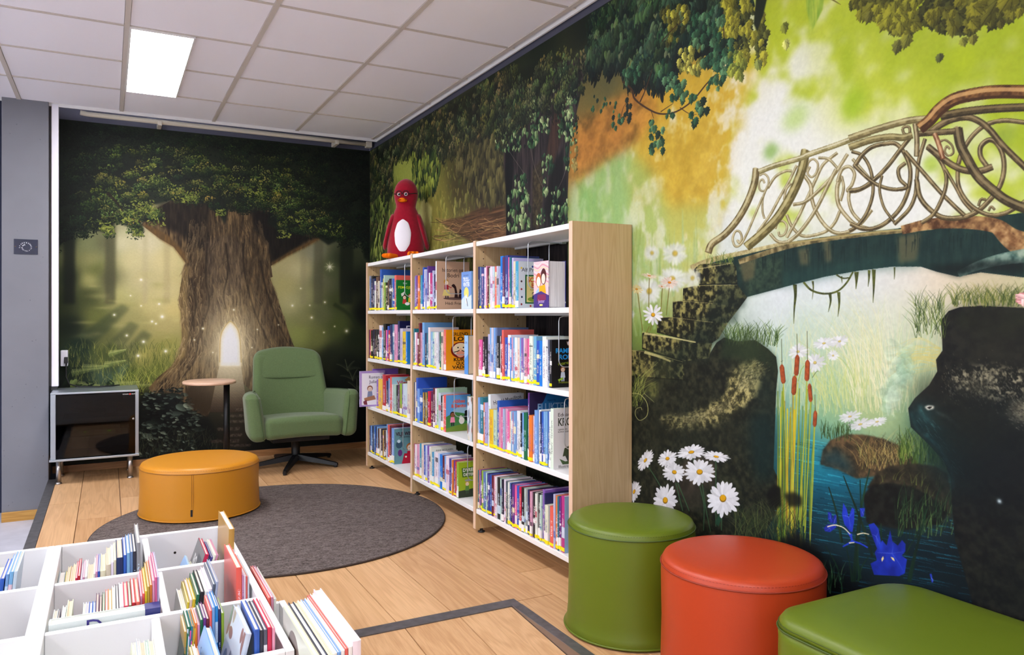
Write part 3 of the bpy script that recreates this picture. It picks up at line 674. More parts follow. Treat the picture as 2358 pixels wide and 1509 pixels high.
    cv.poly(F_((430, 960), (560, 900), (690, 960), (700, 1100), (560, 1180), (430, 1220), (360, 1150)), (104, 90, 76), .75, 7, (40, 34, 30), n2)
    cv.poly(F_((420, 1130), (560, 1130), (620, 1280), (480, 1330)), (60, 54, 46), .6, 7)
    # ---------------- iron railing
    DKi, MDi, LTi = (78, 68, 44), (150, 134, 96), (206, 196, 156)
    def rl(zf, pts, w, sc, dk=DKi, md=MDi, lt=LTi, w2=None): cv.rail(zf(*pts), w / sc * 1.2, dk, md, lt, None if w2 is None else w2 / sc, tex=spk)
    L2 = dict(dk=(122, 110, 74), md=(186, 174, 132), lt=(224, 218, 184))
    for pts, w in ((((575, 770), (610, 755), (645, 790), (640, 860), (610, 892), (578, 880), (572, 830), (598, 800), (616, 830)), 13), (((640, 870), (700, 780), (780, 735), (830, 735)), 18), (((640, 850), (602, 950), (600, 1050), (615, 1110)), 14),
                   (((600, 940), (540, 1080), (480, 1220), (430, 1310), (385, 1328), (364, 1270), (385, 1212), (420, 1214), (436, 1262), (415, 1300), (400, 1278)), 15), (((870, 690), (800, 830), (730, 950), (660, 1080), (560, 1220)), 18), (((770, 960), (785, 880), (825, 830)), 16),
                   (((790, 1080), (830, 1170), (900, 1240), (980, 1245), (1100, 1210), (1170, 1140), (1210, 1050)), 20), (((700, 1190), (720, 1140), (762, 1130), (792, 1170), (776, 1230), (736, 1246), (726, 1214)), 15), (((660, 1230), (720, 1290), (800, 1290), (880, 1235)), 20),
                   (((1190, 590), (1080, 680), (1020, 800), (960, 930), (880, 1100), (790, 1260)), 20), (((930, 770), (980, 850), (990, 960), (1030, 1070), (1100, 1170), (1180, 1222), (1280, 1212), (1380, 1140), (1460, 1040)), 25), (((1270, 600), (1180, 740), (1100, 830), (1020, 910), (930, 980), (840, 1000)), 22),
                   (((1220, 770), (1188, 870), (1200, 1000), (1270, 1100), (1340, 1160), (1450, 1195)), 27), (((1215, 970), (1240, 870), (1225, 780)), 18), (((1190, 820), (1225, 725), (1285, 700), (1325, 755), (1305, 840), (1270, 890), (1350, 890), (1460, 835)), 22), (((1310, 640), (1460, 810)), 20),
                   (((1040, 630), (1120, 640), (1190, 710)), 18), (((950, 740), (960, 670), (1000, 640), (1037, 680), (1022, 750), (986, 782), (955, 750), (975, 700)), 14), (((1285, 890), (1280, 960), (1310, 1060), (1390, 1150)), 22), (((1180, 720), (1100, 880), (1030, 1020), (960, 1130), (880, 1230), (800, 1295)), 24)):
        rl(Bq, pts, w, 3.4286, **L2)
    rl(Bq, ((550, 715), (535, 830), (480, 980), (400, 1120), (300, 1235), (200, 1310), (170, 1380)), 46, 3.4286, (96, 84, 52), (164, 150, 106), (212, 204, 160))
    rl(Bq, ((940, 570), (905, 740), (830, 920), (720, 1100), (600, 1225), (470, 1335)), 60, 3.4286, (96, 88, 50), (156, 144, 94), (200, 192, 140))
    rl(Bq, ((570, 740), (700, 690), (900, 632), (960, 605), (1150, 540), (1300, 485), (1450, 432)), 36, 3.4286, (128, 120, 76), (190, 182, 136), (226, 222, 190))
    for pts, w in ((((0, 580), (80, 610), (140, 700), (168, 830), (160, 950), (110, 1080), (40, 1170), (-20, 1205)), 22), (((20, 700), (80, 610), (160, 545), (260, 520), (350, 520), (420, 600), (462, 720), (452, 860), (400, 1000), (310, 1110), (200, 1180), (90, 1190), (-10, 1150)), 28),
                   (((460, 470), (380, 570), (280, 700), (180, 800), (80, 870), (-20, 892)), 28), (((20, 690), (150, 810), (250, 862), (350, 880), (435, 860), (382, 800), (370, 720), (425, 670)), 25), (((240, 770), (220, 880), (250, 1010), (300, 1090), (335, 1135)), 18),
                   (((580, 480), (530, 650), (512, 820), (500, 930), (450, 1040), (335, 1155)), 25), (((512, 800), (540, 940), (620, 1040), (720, 1100), (850, 1104), (980, 1060), (1090, 960), (1170, 850), (1202, 720), (1190, 600), (1140, 510), (1080, 490), (1020, 540), (1018, 620), (1070, 700)), 33),
                   (((840, 680), (870, 590), (950, 460), (1060, 370), (1200, 335), (1380, 352)), 30), (((838, 690), (840, 830), (880, 930), (960, 1020), (1080, 1080), (1200, 1070), (1300, 1020), (1400, 950)), 28), (((420, 580), (560, 740), (700, 900), (800, 1000), (890, 1085)), 28),
                   (((600, 550), (690, 640), (742, 750), (742, 860), (700, 980), (640, 1080), (550, 1145)), 26), (((740, 720), (820, 860), (880, 970), (950, 1050)), 22), (((700, 500), (740, 490), (790, 530), (802, 590), (762, 612), (735, 580), (750, 540), (776, 560)), 14), (((1000, 1010), (1020, 960), (1060, 960)), 18), (((1080, 1050), (1100, 1015), (1130, 1040)), 16), (((400, 400), (420, 385), (455, 390), (455, 440), (415, 440), (400, 400)), 18)):
        rl(Cq, pts, w, 3.4296, (72, 62, 40), (134, 118, 82), (186, 172, 130))
    rl(Cq, ((620, 430), (700, 370), (800, 325), (920, 310), (1020, 350), (1100, 420), (1200, 540), (1400, 735)), 44, 3.4296, (66, 56, 36), (120, 104, 72), (160, 144, 106))
    rl(Cq, ((600, 540), (700, 620), (800, 690), (900, 730), (1020, 732), (1112, 700)), 44, 3.4296, (66, 56, 36), (124, 108, 76), (170, 154, 116))
    rl(Cq, ((835, 395), (860, 530), (920, 650), (1000, 780), (1120, 890), (1250, 980), (1500, 1080)), 66, 3.4296, (60, 52, 34), (112, 98, 68), (150, 136, 100))
    rl(Cq, ((-20, 548), (150, 490), (300, 465), (400, 470), (480, 450)), 46, 3.4296, (100, 92, 56), (150, 138, 92), (190, 180, 130)); rl(Cq, ((520, 440), (820, 420)), 40, 3.4296, (66, 56, 36), (120, 104, 72), (150, 136, 100))
    rl(Cq, ((500, 360), (515, 480), (512, 620)), 34, 3.4296)
    rl(Cq, ((-20, 478), (150, 420), (350, 360), (480, 332), (590, 322)), 46, 3.4296, (110, 100, 64), (162, 150, 104), (204, 196, 150))
    rl(Cq, ((700, 300), (900, 265), (1150, 240), (1500, 225)), 54, 3.4296, (56, 48, 30), (104, 90, 58), (140, 124, 84))
    rl(Cq, ((655, 440), (690, 530), (722, 640)), 34, 3.4296, (110, 72, 46), (190, 146, 104), (222, 186, 146))
    rl(Cq, ((535, 400), (610, 340), (690, 250), (800, 172), (950, 132), (1150, 108), (1500, 112)), 74, 3.4296, (72, 46, 24), (150, 110, 62), (214, 172, 116), w2=110)
    # ---------------- moss hanging under the deck
    for pts, w, w2 in ((((35, 510), (40, 600), (30, 720), (25, 850)), 34, 3), (((110, 490), (180, 560), (290, 590), (400, 570), (480, 500), (540, 400)), 18, 14), (((395, 425), (450, 455), (520, 450)), 14, 10), (((340, 590), (345, 660), (325, 750)), 26, 3), (((415, 575), (420, 680), (408, 790)), 28, 3), (((570, 400), (570, 470), (565, 550)), 40, 4), (((680, 385), (678, 460), (670, 530)), 24, 3), (((720, 380), (720, 520), (713, 670)), 34, 3), (((900, 360), (900, 420), (898, 465)), 14, 3), (((190, 480), (195, 540), (186, 640)), 18, 2), (((440, 440), (445, 500)), 14, 2)):
        cv.stroke(E(*pts), w / 3.773, (92, 100, 36), w2 / 3.773, .95, col2=(48, 54, 24), tex=fine)
    # ---------------- water, stones, right rock
    for _ in range(520):
        x = rg.uniform(1780, 2300); y = rg.uniform(1010, 1400)
        if y < 1010 + (x - 1850) * .25: continue
        l = rg.uniform(20, 90); lit = max(0, 1 - (y - 1000) / 330)
        c = (30 + 60 * lit, 100 + 130 * lit, 122 + 126 * lit) if rg.random() < .6 else (6, 26 + 40 * lit, 36 + 50 * lit)
        cv.stroke([(x, y), (x + l * .5, y + l * .08), (x + l, y + l * .2)], rg.uniform(1, 2.6), c, .5, .55)
    cv.poly(G((360, 970), (380, 860), (440, 780), (560, 735), (700, 740), (850, 770), (980, 830), (1080, 910), (1130, 980), (900, 1020), (800, 1060), (640, 1080), (500, 1010)), (52, 46, 34), 1, 1, (108, 88, 60), spk)
    cv.poly(G((360, 970), (380, 880), (480, 850), (560, 900), (640, 1060), (500, 1010)), (26, 64, 74), .7, 8)
    cv.grass(1975, 2090, 1040, 1085, 220, 46, 1.1, [(170, 150, 90), (116, 96, 56), (60, 50, 34), (206, 190, 120), (74, 84, 44)], (-1.0, 1.0), 88)
    cv.grass(2070, 2180, 1030, 1080, 150, 56, 2.2, [(70, 96, 34), (110, 136, 54), (40, 60, 26), (140, 160, 80)], (-.5, .5), 89)
    cv.grass(1890, 1960, 990, 1016, 60, 26, 1.8, [(40, 62, 34), (74, 96, 50)], (-.4, .4), 90)
    cv.poly(G((720, 1150), (800, 1030), (900, 980), (1100, 962), (1250, 985), (1340, 1040), (1385, 1250), (1370, 1380), (1100, 1220)), (34, 32, 24), 1, 1, (80, 72, 52), spk * .7)
    cv.grass(2010, 2170, 1100, 1160, 40, 24, 1.5, [(110, 120, 60), (70, 84, 44)], (-.3, .8), 91)
    cv.poly(G((690, 1210), (760, 1130), (900, 1112), (1060, 1138), (1200, 1208), (1350, 1335), (1300, 1430), (1000, 1480), (720, 1420)), (12, 16, 15), 1, 1, (38, 42, 36), spk * .7)
    cv.grass(2060, 2190, 1160, 1240, 130, 50, 2.0, [(28, 56, 34), (50, 84, 50), (96, 124, 70), (20, 40, 28)], (-.3, .7), 92)
    rock = [(2168, 780), (2165, 738), (2183, 716), (2210, 707), (2257, 704), (2358, 709), (2700, 715), (2700, 1640), (2260, 1640), (2236, 1380), (2197, 1240), (2191, 1168), (2188, 1100), (2172, 1062), (2138, 1024), (2096, 983), (2090, 940), (2105, 917), (2138, 887), (2157, 855), (2154, 828), (2169, 807)]
    cv.poly(rock, (13, 16, 18), 1, 0, (52, 52, 42), spk * .6)
    cv.poly([(2183, 718), (2257, 706), (2358, 711), (2500, 716), (2500, 800), (2300, 780), (2200, 760)], (40, 46, 30), .75, 8, (16, 18, 14), n2)
    cv.poly(G((1380, 260), (1480, 230), (1640, 200), (1938, 240), (1938, 420), (1700, 470), (1500, 430), (1400, 360)), (20, 22, 20), .85, 5, (226, 216, 180), np.clip((fine - .5) * 3.0, 0, 1))
    cv.poly(G((1400, 320), (1560, 290), (1680, 380), (1640, 440), (1480, 410)), (70, 64, 50), .7, 6, (214, 204, 170), fine)
    cv.poly(G((1840, 500), (1950, 470), (2000, 620), (1870, 650), (1810, 600)), (110, 100, 76), .85, 6, (206, 196, 166), spk)
    for pts, w, c, al in ((((1130, 510), (1150, 580), (1220, 650), (1290, 700)), 34, (96, 150, 150), .8), (((1060, 560), (1100, 680), (1180, 760)), 26, (50, 86, 84), .8), (((1170, 740), (1260, 820), (1330, 920), (1375, 1040), (1385, 1160)), 22, (84, 164, 166), .8), (((1250, 565), (1350, 610), (1440, 690)), 16, (170, 190, 176), .8), (((1200, 660), (1320, 700), (1500, 800), (1700, 860)), 30, (26, 60, 60), .6), (((1500, 740), (1700, 850), (1900, 900)), 30, (30, 52, 40), .5)):
        cv.stroke(G(*pts), w / 3.353, c, w / 3.353 * .4, al, soft=2, col2=tuple(v * .5 for v in c), tex=fine)
    for _ in range(120):
        t = rg.random(); x = 1060 + 320 * t + rg.uniform(-10, 120); y = 560 + 480 * t + rg.uniform(-40, 40); p = G((x, y))[0]
        cv.stroke([p, (p[0] + 8, p[1] + 9)], 1.4, [(120, 176, 176), (30, 70, 72), (10, 20, 20)][rg.integers(3)], .6, .6)
    for _ in range(1500):
        x, y = rg.normal(1640, 190), rg.normal(340, 80); p = G((x, y))[0]
        if p[0] < 2165: continue
        l = rg.uniform(2, 6); c = [(226, 218, 190), (150, 144, 120), (26, 28, 24), (12, 12, 12)][rg.integers(4)]
        cv.stroke([p, (p[0] + l * .5, p[1] + l)], rg.uniform(1, 2.6), c, .6, .5)
    for _ in range(260):
        x, y = rg.normal(1930, 80), rg.normal(560, 70); p = G((x, y))[0]; l = rg.uniform(2, 6)
        cv.stroke([p, (p[0] + l, p[1] + l * .6)], rg.uniform(1, 3), [(214, 206, 180), (120, 116, 96), (20, 20, 20)][rg.integers(3)], .6, .6)
    for (x, y, r, c, al) in ((1200, 420, 60, (40, 36, 28), .5), (1150, 600, 50, (40, 92, 96), .5), (1300, 820, 70, (20, 66, 70), .5), (1400, 1000, 90, (10, 34, 40), .6), (1600, 760, 120, (22, 40, 36), .5), (1800, 1000, 160, (10, 18, 26), .6), (1700, 80, 120, (44, 44, 32), .5), (1500, 620, 90, (26, 30, 26), .5)):
        p = G((x, y))[0]; cv.spot(p[0], p[1], r * .5, c, al, ry=r * .5)
    cv.poly(G((1165, 525), (1200, 512), (1240, 518), (1235, 540), (1190, 550)), (226, 226, 210), 1, 1); cv.poly(G((1182, 532), (1205, 522), (1226, 526), (1205, 542)), (20, 20, 20), 1)
    cv.grass(2105, 2175, 700, 780, 120, 46, 1.3, [(60, 84, 36), (90, 110, 46), (36, 56, 30), (130, 146, 70)], (-.8, .7), 93)
    cv.grass(2190, 2420, 690, 708, 320, 40, 1.5, [(66, 84, 36), (44, 62, 30), (96, 112, 50), (150, 152, 80)], (-.7, .9), 94)
    cv.scatter([(2330, 680), (2400, 670), (2400, 704), (2340, 704)], 26, 4, 9, [(200, 120, 130), (226, 160, 160), (240, 200, 196)], seed=95)
    # ---------------- reeds
    for x0, x1, k, c, w in ((1792, 1800, 0, (150, 166, 40), 4), (1800, 1796, 0, (196, 190, 60), 4), (1806, 1802, 0, (120, 146, 44), 4), (1814, 1812, 0, (210, 196, 50), 5), (1822, 1829, 0, (226, 190, 40), 7), (1826, 1820, 0, (170, 170, 50), 4), (1834, 1840, 0, (140, 160, 50), 4), (1842, 1854, 0, (176, 180, 60), 4), (1850, 1858, 0, (150, 170, 60), 4), (1864, 1876, 0, (140, 166, 70), 4), (1812, 1806, 0, (130, 110, 50), 3), (1830, 1824, 0, (150, 120, 56), 3), (1840, 1848, 0, (110, 140, 50), 3), (1796, 1790, 0, (100, 130, 44), 3), (1852, 1868, 0, (120, 150, 56), 3), (1820, 1836, 0, (196, 200, 80), 3)):
        ty = rg.uniform(880, 960); cv.stroke([(x0, rg.uniform(1210, 1260)), ((x0 + x1) / 2 - 1, 1080), (x1, ty)], w * 1.1, c, w * .6, .95)
        x2 = x0 + rg.uniform(-12, 14); cv.stroke([(x2, rg.uniform(1220, 1280)), (x2 + rg.uniform(-4, 4), 1120), (x2 + rg.uniform(-8, 10), rg.uniform(930, 1040))], w * .9, tuple(v * .8 for v in c), w * .3, .9)
    for (xa, ya, xb, yb, w, sy, bx, by) in ((65, 205, 76, 345, 36, 0, 105, 1250), (184, 130, 176, 285, 36, -40, 150, 1290), (162, 292, 156, 432, 36, 292, 128, 1330), (263, 170, 258, 325, 37, -60, 195, 1400), (279, 352, 287, 486, 30, 352, 240, 1500), (323, 560, 318, 678, 30, 430, 282, 1560)):
        cv.stroke(G((xb, yb), ((xb + bx) / 2 + 4, (yb + by) / 2), (bx, by)), 2.2, (176, 180, 60), 2.0, .95)
        cv.stroke(G((xa - 3, sy), (xa, ya)), 1.0, (70, 70, 40), 1.2)
        a, b = G((xa, ya), (xb, yb)); ww = w / 3.353
        for dw, c in ((0, (120, 56, 30)), (1.6, (190, 96, 52))):
            P = [(a[0] - ww * .28, a[1]), (a[0], a[1] - ww * .25), (a[0] + ww * .28, a[1]), (a[0] + ww / 2 - dw, a[1] + 5), (b[0] + ww / 2 - dw, b[1] - 5), (b[0] + ww * .25, b[1]), (b[0] - ww * .25, b[1]), (b[0] - ww / 2 + dw * .4, b[1] - 5), (a[0] - ww / 2 + dw * .4, a[1] + 5)]
            cv.poly(P, c, 1, 0, tuple(v * .75 for v in c), fine)
    cv.stroke(G((300, 300), (330, 255), (345, 250)), 1.2, (90, 100, 50), .8); cv.stroke(G((190, 330), (215, 240), (240, 205)), 1.6, (150, 176, 70), 1)
    # ---------------- dark foreground plants and flowers
    cv.poly(F_((1080, 1200), (1140, 1120), (1195, 1150), (1200, 1290), (1120, 1320)), (12, 14, 14), .95, 2); cv.poly(G((80, 1200), (150, 1180), (220, 1220), (220, 1290), (120, 1300)), (10, 12, 14), .8, 3)
    cv.grass(1690, 1790, 1190, 1250, 190, 46, 1.5, [(64, 74, 40), (96, 104, 60), (36, 46, 30), (50, 66, 40)], (-1.0, 1.0), 96)
    cv.grass(1780, 1850, 1210, 1260, 90, 40, 1.4, [(26, 60, 46), (46, 80, 56), (30, 40, 30)], (-.5, .6), 97)
    cv.poly([(1760, 1260), (1830, 1225), (1880, 1260), (1920, 1330), (1900, 1400), (1760, 1400)], (8, 11, 12), .9, 6)
    cv.grass(1890, 1940, 1330, 1370, 30, 40, 2, [(40, 80, 56), (90, 130, 90)], (-.3, .5), 98)
    for q in (((170, 980), (240, 1090), (290, 1180)), ((385, 1110), (420, 1250), (440, 1330)), ((400, 1110), (450, 1230), (490, 1330)), ((570, 1130), (600, 1260), (605, 1340), (600, 1480)), ((695, 940), (695, 1100), (695, 1450)), ((740, 1370), (738, 1480)), ((515, 910), (525, 960)), ((590, 1120), (620, 1320), (655, 1490)), ((330, 1290), (340, 1420))):
        cv.stroke(F_(*q), 2.4, (60, 90, 62), 2.2)
    cv.poly(F_((690, 1420), (720, 1340), (735, 1400), (715, 1450)), (40, 76, 56), 1)
    for (x, y, r, q, ro, of) in ((152, 938, 96, .5, -1.0, 0), (322, 925, 82, .8, -.3, 0), (505, 868, 118, .5, -.15, .06), (698, 910, 108, .38, .15, 0), (375, 1030, 92, .85, .3, 0), (570, 1028, 122, .85, 0, 0), (305, 1272, 98, 1.3, 0, -.25), (65, 1180, 92, .5, -1.25, 0), (750, 1232, 132, 1.1, 0, 0)):
        p = F_((x, y))[0]; cv.daisy(p[0], p[1], r / 3.352, q, ro, n=19, off=of, cr=.2)
    for (x, y, r, q, so, al) in ((240, 170, 80, .9, 2, .7), (450, 175, 118, .95, 2, .75), (425, 410, 130, .95, 2, .8), (215, 520, 115, 1.1, 2, .8), (610, 400, 90, 1, 2, .6), (40, 730, 45, 1, 1, .7)):
        p = D((x, y))[0]; cv.daisy(p[0], p[1], r / 3.971, q, .2, white=(236, 242, 238), core=(220, 190, 80), alpha=al, soft=so, n=20, cr=.22)
    for q in (((215, 400), (213, 520), (210, 680)), ((335, 490), (325, 640), (315, 740)), ((400, 470), (385, 600), (370, 740)), ((108, 520), (130, 700), (155, 880)), ((240, 800), (225, 880)), ((190, 900), (215, 840))):
        cv.stroke(D(*q), 1.8, (120, 110, 50), 1.6)
    for (x, y, r, q, w, c) in ((215, 378, 78, .28, (236, 214, 190), (226, 130, 40)), (330, 475, 40, .5, (236, 214, 200), (226, 130, 40)), (400, 440, 82, .6, (238, 214, 196), (230, 140, 40)), (100, 500, 58, .75, (226, 210, 150), (220, 150, 40)), (250, 735, 95, 1.0, (244, 246, 248), (226, 170, 40))):
        p = D((x, y))[0]; cv.daisy(p[0], p[1], r / 3.971, q, 0.2, n=13, white=w, core=c, cr=.2)
    # ---------------- irises
    Hq = Z(1600, 1050, 3.111)
    for q, w in ((((955, 220), (1010, 400), (1050, 620)), 20), (((1060, 140), (1130, 320), (1200, 500), (1270, 720)), 22), (((1250, 90), (1210, 260), (1170, 480), (1150, 700), (1135, 900)), 30), (((1180, 170), (1185, 420), (1160, 700), (1180, 880)), 22), (((1660, 380), (1610, 560), (1560, 760), (1530, 900)), 34), (((930, 640), (1000, 760), (1060, 900)), 9), (((1610, 530), (1540, 640), (1510, 700)), 8), (((1240, 720), (1190, 800), (1165, 900)), 14), (((1330, 480), (1330, 600)), 16), (((1080, 640), (1110, 800), (1120, 900)), 12)):
        cv.stroke(Hq(*q), 2, (30, 66, 44), w / 3.111, 1, col2=(14, 34, 28), tex=vst)
    BL, BD, BLt = (36, 66, 196), (22, 40, 140), (110, 130, 232)
    for q in (((950, 400), (972, 405), (990, 470), (972, 484), (950, 450)), ((990, 428), (1010, 418), (1012, 480), (985, 490)), ((920, 515), (945, 490), (1000, 488), (1012, 508), (965, 545), (928, 538)), ((1060, 335), (1085, 380), (1098, 440), (1122, 368), (1140, 380), (1138, 470), (1125, 545), (1108, 540), (1068, 490), (1050, 420)),
              ((1178, 372), (1215, 372), (1206, 430), (1184, 436)), ((1240, 490), (1280, 478), (1312, 520), (1330, 620), (1345, 705), (1300, 660), (1262, 560)), ((1338, 602), (1370, 640), (1395, 530), (1412, 610), (1450, 640), (1480, 600), (1506, 630), (1504, 682), (1478, 712), (1516, 740), (1500, 840), (1460, 860), (1280, 850), (1254, 770), (1300, 745), (1285, 690)),
              ((1678, 845), (1690, 840), (1704, 900), (1694, 908))):
        cv.poly(Hq(*q), BL, 1, 0, BD, n2)
        cx = sum(p[0] for p in q) / len(q); cy = sum(p[1] for p in q) / len(q)
        for _ in range(5):
            a = q[rg.integers(len(q))]; cv.stroke(Hq((cx, cy), ((a[0] + cx) / 2 + 5, (a[1] + cy) / 2), (a[0] * .85 + cx * .15, a[1] * .85 + cy * .15)), 1.4, BLt, .5, .5)
    for q in (((1115, 555), (1125, 605), (1180, 625), (1236, 656)), ((1125, 608), (1090, 630), (1056, 648)), ((1095, 545), (1115, 580), (1125, 605))): cv.stroke(Hq(*q), 5, BL, 3)
    for q in (((945, 506), (1000, 494), (1060, 512), (1110, 560)), ((1158, 562), (1200, 552), (1245, 560)), ((1100, 622), (1140, 618))): cv.stroke(Hq(*q), 3, (236, 226, 190), 2)
    cv.poly(Hq((1345, 715), (1350, 735), (1336, 758), (1332, 735)), (240, 220, 150), 1); cv.poly(Hq((1398, 720), (1422, 730), (1428, 754), (1410, 742)), (240, 220, 150), 1)
    for (x, y) in ((1740, 1250),): cv.spot(*G((x, y))[0], 3, (200, 220, 226), .9, hard=1)
    # fine print grain
    cv.a *= (0.98 + 0.04 * fine)[..., None]
    return cv.image('bridge_print', .18)
# ------------------------------------------------------------------ short wall print: old tree with a lit door
BS = 430.0; B_X0 = -0.346
def map_b(x, y):
    X, _, z = on_y(x, y, WALL_Y - .004); return ((X - B_X0) * BS, (MTOP - z) * BS)
def paint_back():
    cv = Canvas(int((WALL_X - B_X0) * BS), int(MTOP * BS), map_b)
    B = [(100, 400, (14, 20, 18)), (150, 400, (18, 26, 22)), (150, 540, (40, 50, 32)), (160, 640, (44, 54, 34)), (200, 560, (130, 136, 92)), (210, 600, (150, 150, 96)), (220, 620, (112, 118, 64)), (205, 645, (170, 168, 104)), (240, 560, (110, 112, 78)), (250, 640, (92, 94, 62)),
         (280, 560, (206, 200, 158)), (300, 600, (204, 194, 140)), (340, 560, (206, 198, 160)), (380, 600, (210, 196, 138)), (330, 640, (186, 176, 126)), (390, 660, (196, 182, 124)), (280, 680, (176, 172, 106)), (350, 700, (196, 184, 120)), (400, 710, (204, 186, 116)), (300, 740, (164, 158, 100)), (380, 750, (180, 168, 108)),
         (150, 690, (46, 56, 32)), (200, 680, (76, 84, 46)), (160, 750, (30, 40, 28)), (220, 730, (110, 116, 60)), (240, 770, (104, 108, 62)), (180, 800, (36, 54, 40)), (250, 820, (112, 118, 56)), (300, 790, (156, 150, 92)), (330, 820, (160, 154, 84)), (390, 800, (150, 148, 78)), (180, 860, (30, 44, 30)), (240, 870, (70, 90, 70)), (300, 860, (90, 100, 44)), (360, 850, (110, 118, 54)), (150, 900, (16, 22, 18)),
         (300, 920, (60, 66, 34)), (360, 940, (24, 28, 26)), (400, 900, (30, 32, 28)), (340, 1000, (22, 28, 24)), (420, 980, (30, 34, 30)), (400, 1040, (16, 20, 18)), (480, 1000, (34, 34, 28)), (560, 1000, (46, 40, 32)), (600, 1020, (14, 16, 14)), (200, 1000, (14, 18, 16)),
         (650, 600, (168, 158, 112)), (690, 620, (172, 164, 118)), (720, 580, (140, 138, 112)), (660, 660, (166, 158, 104)), (700, 680, (150, 148, 102)), (740, 640, (104, 106, 78)), (760, 620, (84, 92, 58)), (790, 600, (52, 60, 40)), (700, 730, (132, 132, 84)), (740, 720, (100, 104, 68)), (780, 700, (70, 78, 42)), (820, 650, (22, 28, 20)), (840, 720, (14, 18, 14)),
         (690, 770, (140, 146, 80)), (730, 780, (116, 120, 66)), (780, 750, (80, 90, 44)), (820, 780, (36, 44, 24)), (760, 820, (40, 46, 30)), (800, 840, (20, 26, 18)), (780, 900, (18, 24, 18)), (830, 950, (10, 12, 14)), (820, 1020, (8, 10, 12)), (840, 870, (12, 16, 16)), (500, 700, (120, 100, 66))]
    cv.base(B, 40, d=4)
    for (x, y, r) in ((340, 600, 70), (380, 680, 60), (300, 660, 50), (690, 620, 50), (670, 700, 40)): cv.spot(x, y, r, (226, 214, 164), .35)
    rg = np.random.default_rng(5)
    n1 = cv.field('n1', 46, 40); n2 = cv.field('n2', 14, 14); fine = cv.field('fine', 3.5, 3.5, 2); bark = cv.field('bark', 5, 34, 3); spk = cv.field('spk', 5, 5, 2)
    # misty trunks
    for x, w, c, a in ((255, 24, (84, 84, 58), .8), (160, 26, (24, 30, 22), .85), (385, 16, (168, 154, 112), .4), (735, 22, (84, 84, 62), .55), (700, 14, (140, 134, 100), .4), (800, 30, (26, 32, 22), .8), (335, 12, (180, 168, 130), .4)):
        cv.poly([(x - w / 2, 480), (x + w / 2, 480), (x + w * .45, 700), (x - w * .55, 700)], c, a, 4)
    cv.stroke([(770, 700), (810, 730), (850, 790)], 9, (40, 50, 26), 6, .7, soft=3)
    for _ in range(30):
        x, y = rg.uniform(180, 410), rg.uniform(620, 800); cv.spot(x, y, rg.uniform(12, 30), [(206, 196, 130), (150, 150, 84), (190, 180, 116)][rg.integers(3)], .3, ry=rg.uniform(4, 9))
    for (a, b) in (((300, 740), (230, 820)), ((330, 760), (250, 850)), ((280, 700), (170, 790))):
        cv.poly([a, (a[0] + 20, a[1] + 10), (b[0] + 30, b[1] + 20), (b[0] - 10, b[1])], (30, 46, 34), .35, 5)
    cv.poly([(270, 850), (300, 830), (260, 930), (235, 930)], (110, 140, 130), .4, 6)
    # grass
    cv.grass(150, 420, 800, 900, 700, 22, 1.3, [(150, 150, 70), (110, 120, 50), (70, 84, 36), (180, 176, 96), (56, 70, 32)], (-.7, .7), 11, .6)
    cv.grass(260, 400, 870, 910, 160, 34, 1.4, [(190, 190, 90), (150, 160, 70), (90, 104, 44)], (-.9, .9), 12, .8)
    for (x, y, l, sl) in ((165, 858, 70, -.15), (250, 815, 40, -.25), (190, 846, 60, -.05), (262, 886, 60, -.12), (290, 890, 70, -.06), (180, 885, 50, .05), (240, 840, 50, -.2)):
        for k in range(26):
            t = k / 26; xx, yy = x + l * t, y + l * t * sl; h = 7 * (1 - t) + 1.5
            cv.stroke([(xx, yy), (xx + 3, yy - h)], 1.4, (190, 196, 120), .6, .75); cv.stroke([(xx, yy), (xx + 3, yy + h)], 1.4, (150, 164, 90), .6, .7)
    cv.scatter([(150, 880), (260, 880), (260, 1000), (150, 1000)], 160, 4, 9, [(14, 20, 16), (44, 60, 36), (110, 124, 70)], tex=n2, seed=13)
    # trunk
    K = Z(130, 260, 4.192); L = Z(480, 280, 3.972); M = Z(130, 600, 4.716); N = Z(300, 640, 3.593)
    trunk = K((820, 1080), (1000, 1215), (1130, 1290), (1215, 1400), (1250, 1450)) + M((1390, 60), (1345, 300), (1335, 430), (1360, 620), (1365, 850), (1340, 1000), (1250, 1150), (1100, 1270), (1000, 1390)) + [(352, 905), (400, 905), (450, 950), (478, 960), (505, 900), (545, 870), (580, 900), (640, 900), (700, 860)] + \
        N((1360, 570), (1330, 500), (1270, 320), (1220, 170), (1160, 0)) + L((590, 1420), (575, 1320), (720, 1230), (900, 1140), (1040, 1060), (1000, 1020), (800, 980), (600, 700), (300, 600)) + K((1400, 700), (1100, 850), (900, 960))
    cv.poly(trunk, (44, 34, 24), 1, 0, (140, 116, 78), bark * .9)
    cv.poly(L((380, 780), (620, 860), (780, 1000), (960, 1060), (700, 1230), (580, 1300), (540, 1100), (420, 1000)), (16, 14, 14), .85, 5)
    cv.poly(K((1000, 870), (1400, 800), (1500, 900), (1470, 1300), (1380, 1340), (1200, 1180), (1000, 1080), (880, 1030)), (22, 17, 14), .75, 7)
    cv.poly(K((825, 1075), (870, 1075), (1080, 1180), (1230, 1340), (1290, 1450), (1240, 1450), (1130, 1300), (1000, 1225)), (146, 110, 58), .7, 3, (80, 60, 34), bark)
    cv.poly(L((1020, 1055), (1040, 1075), (900, 1150), (720, 1240), (585, 1320), (580, 1290), (760, 1180)), (140, 106, 56), .75, 3, (70, 54, 30), bark)
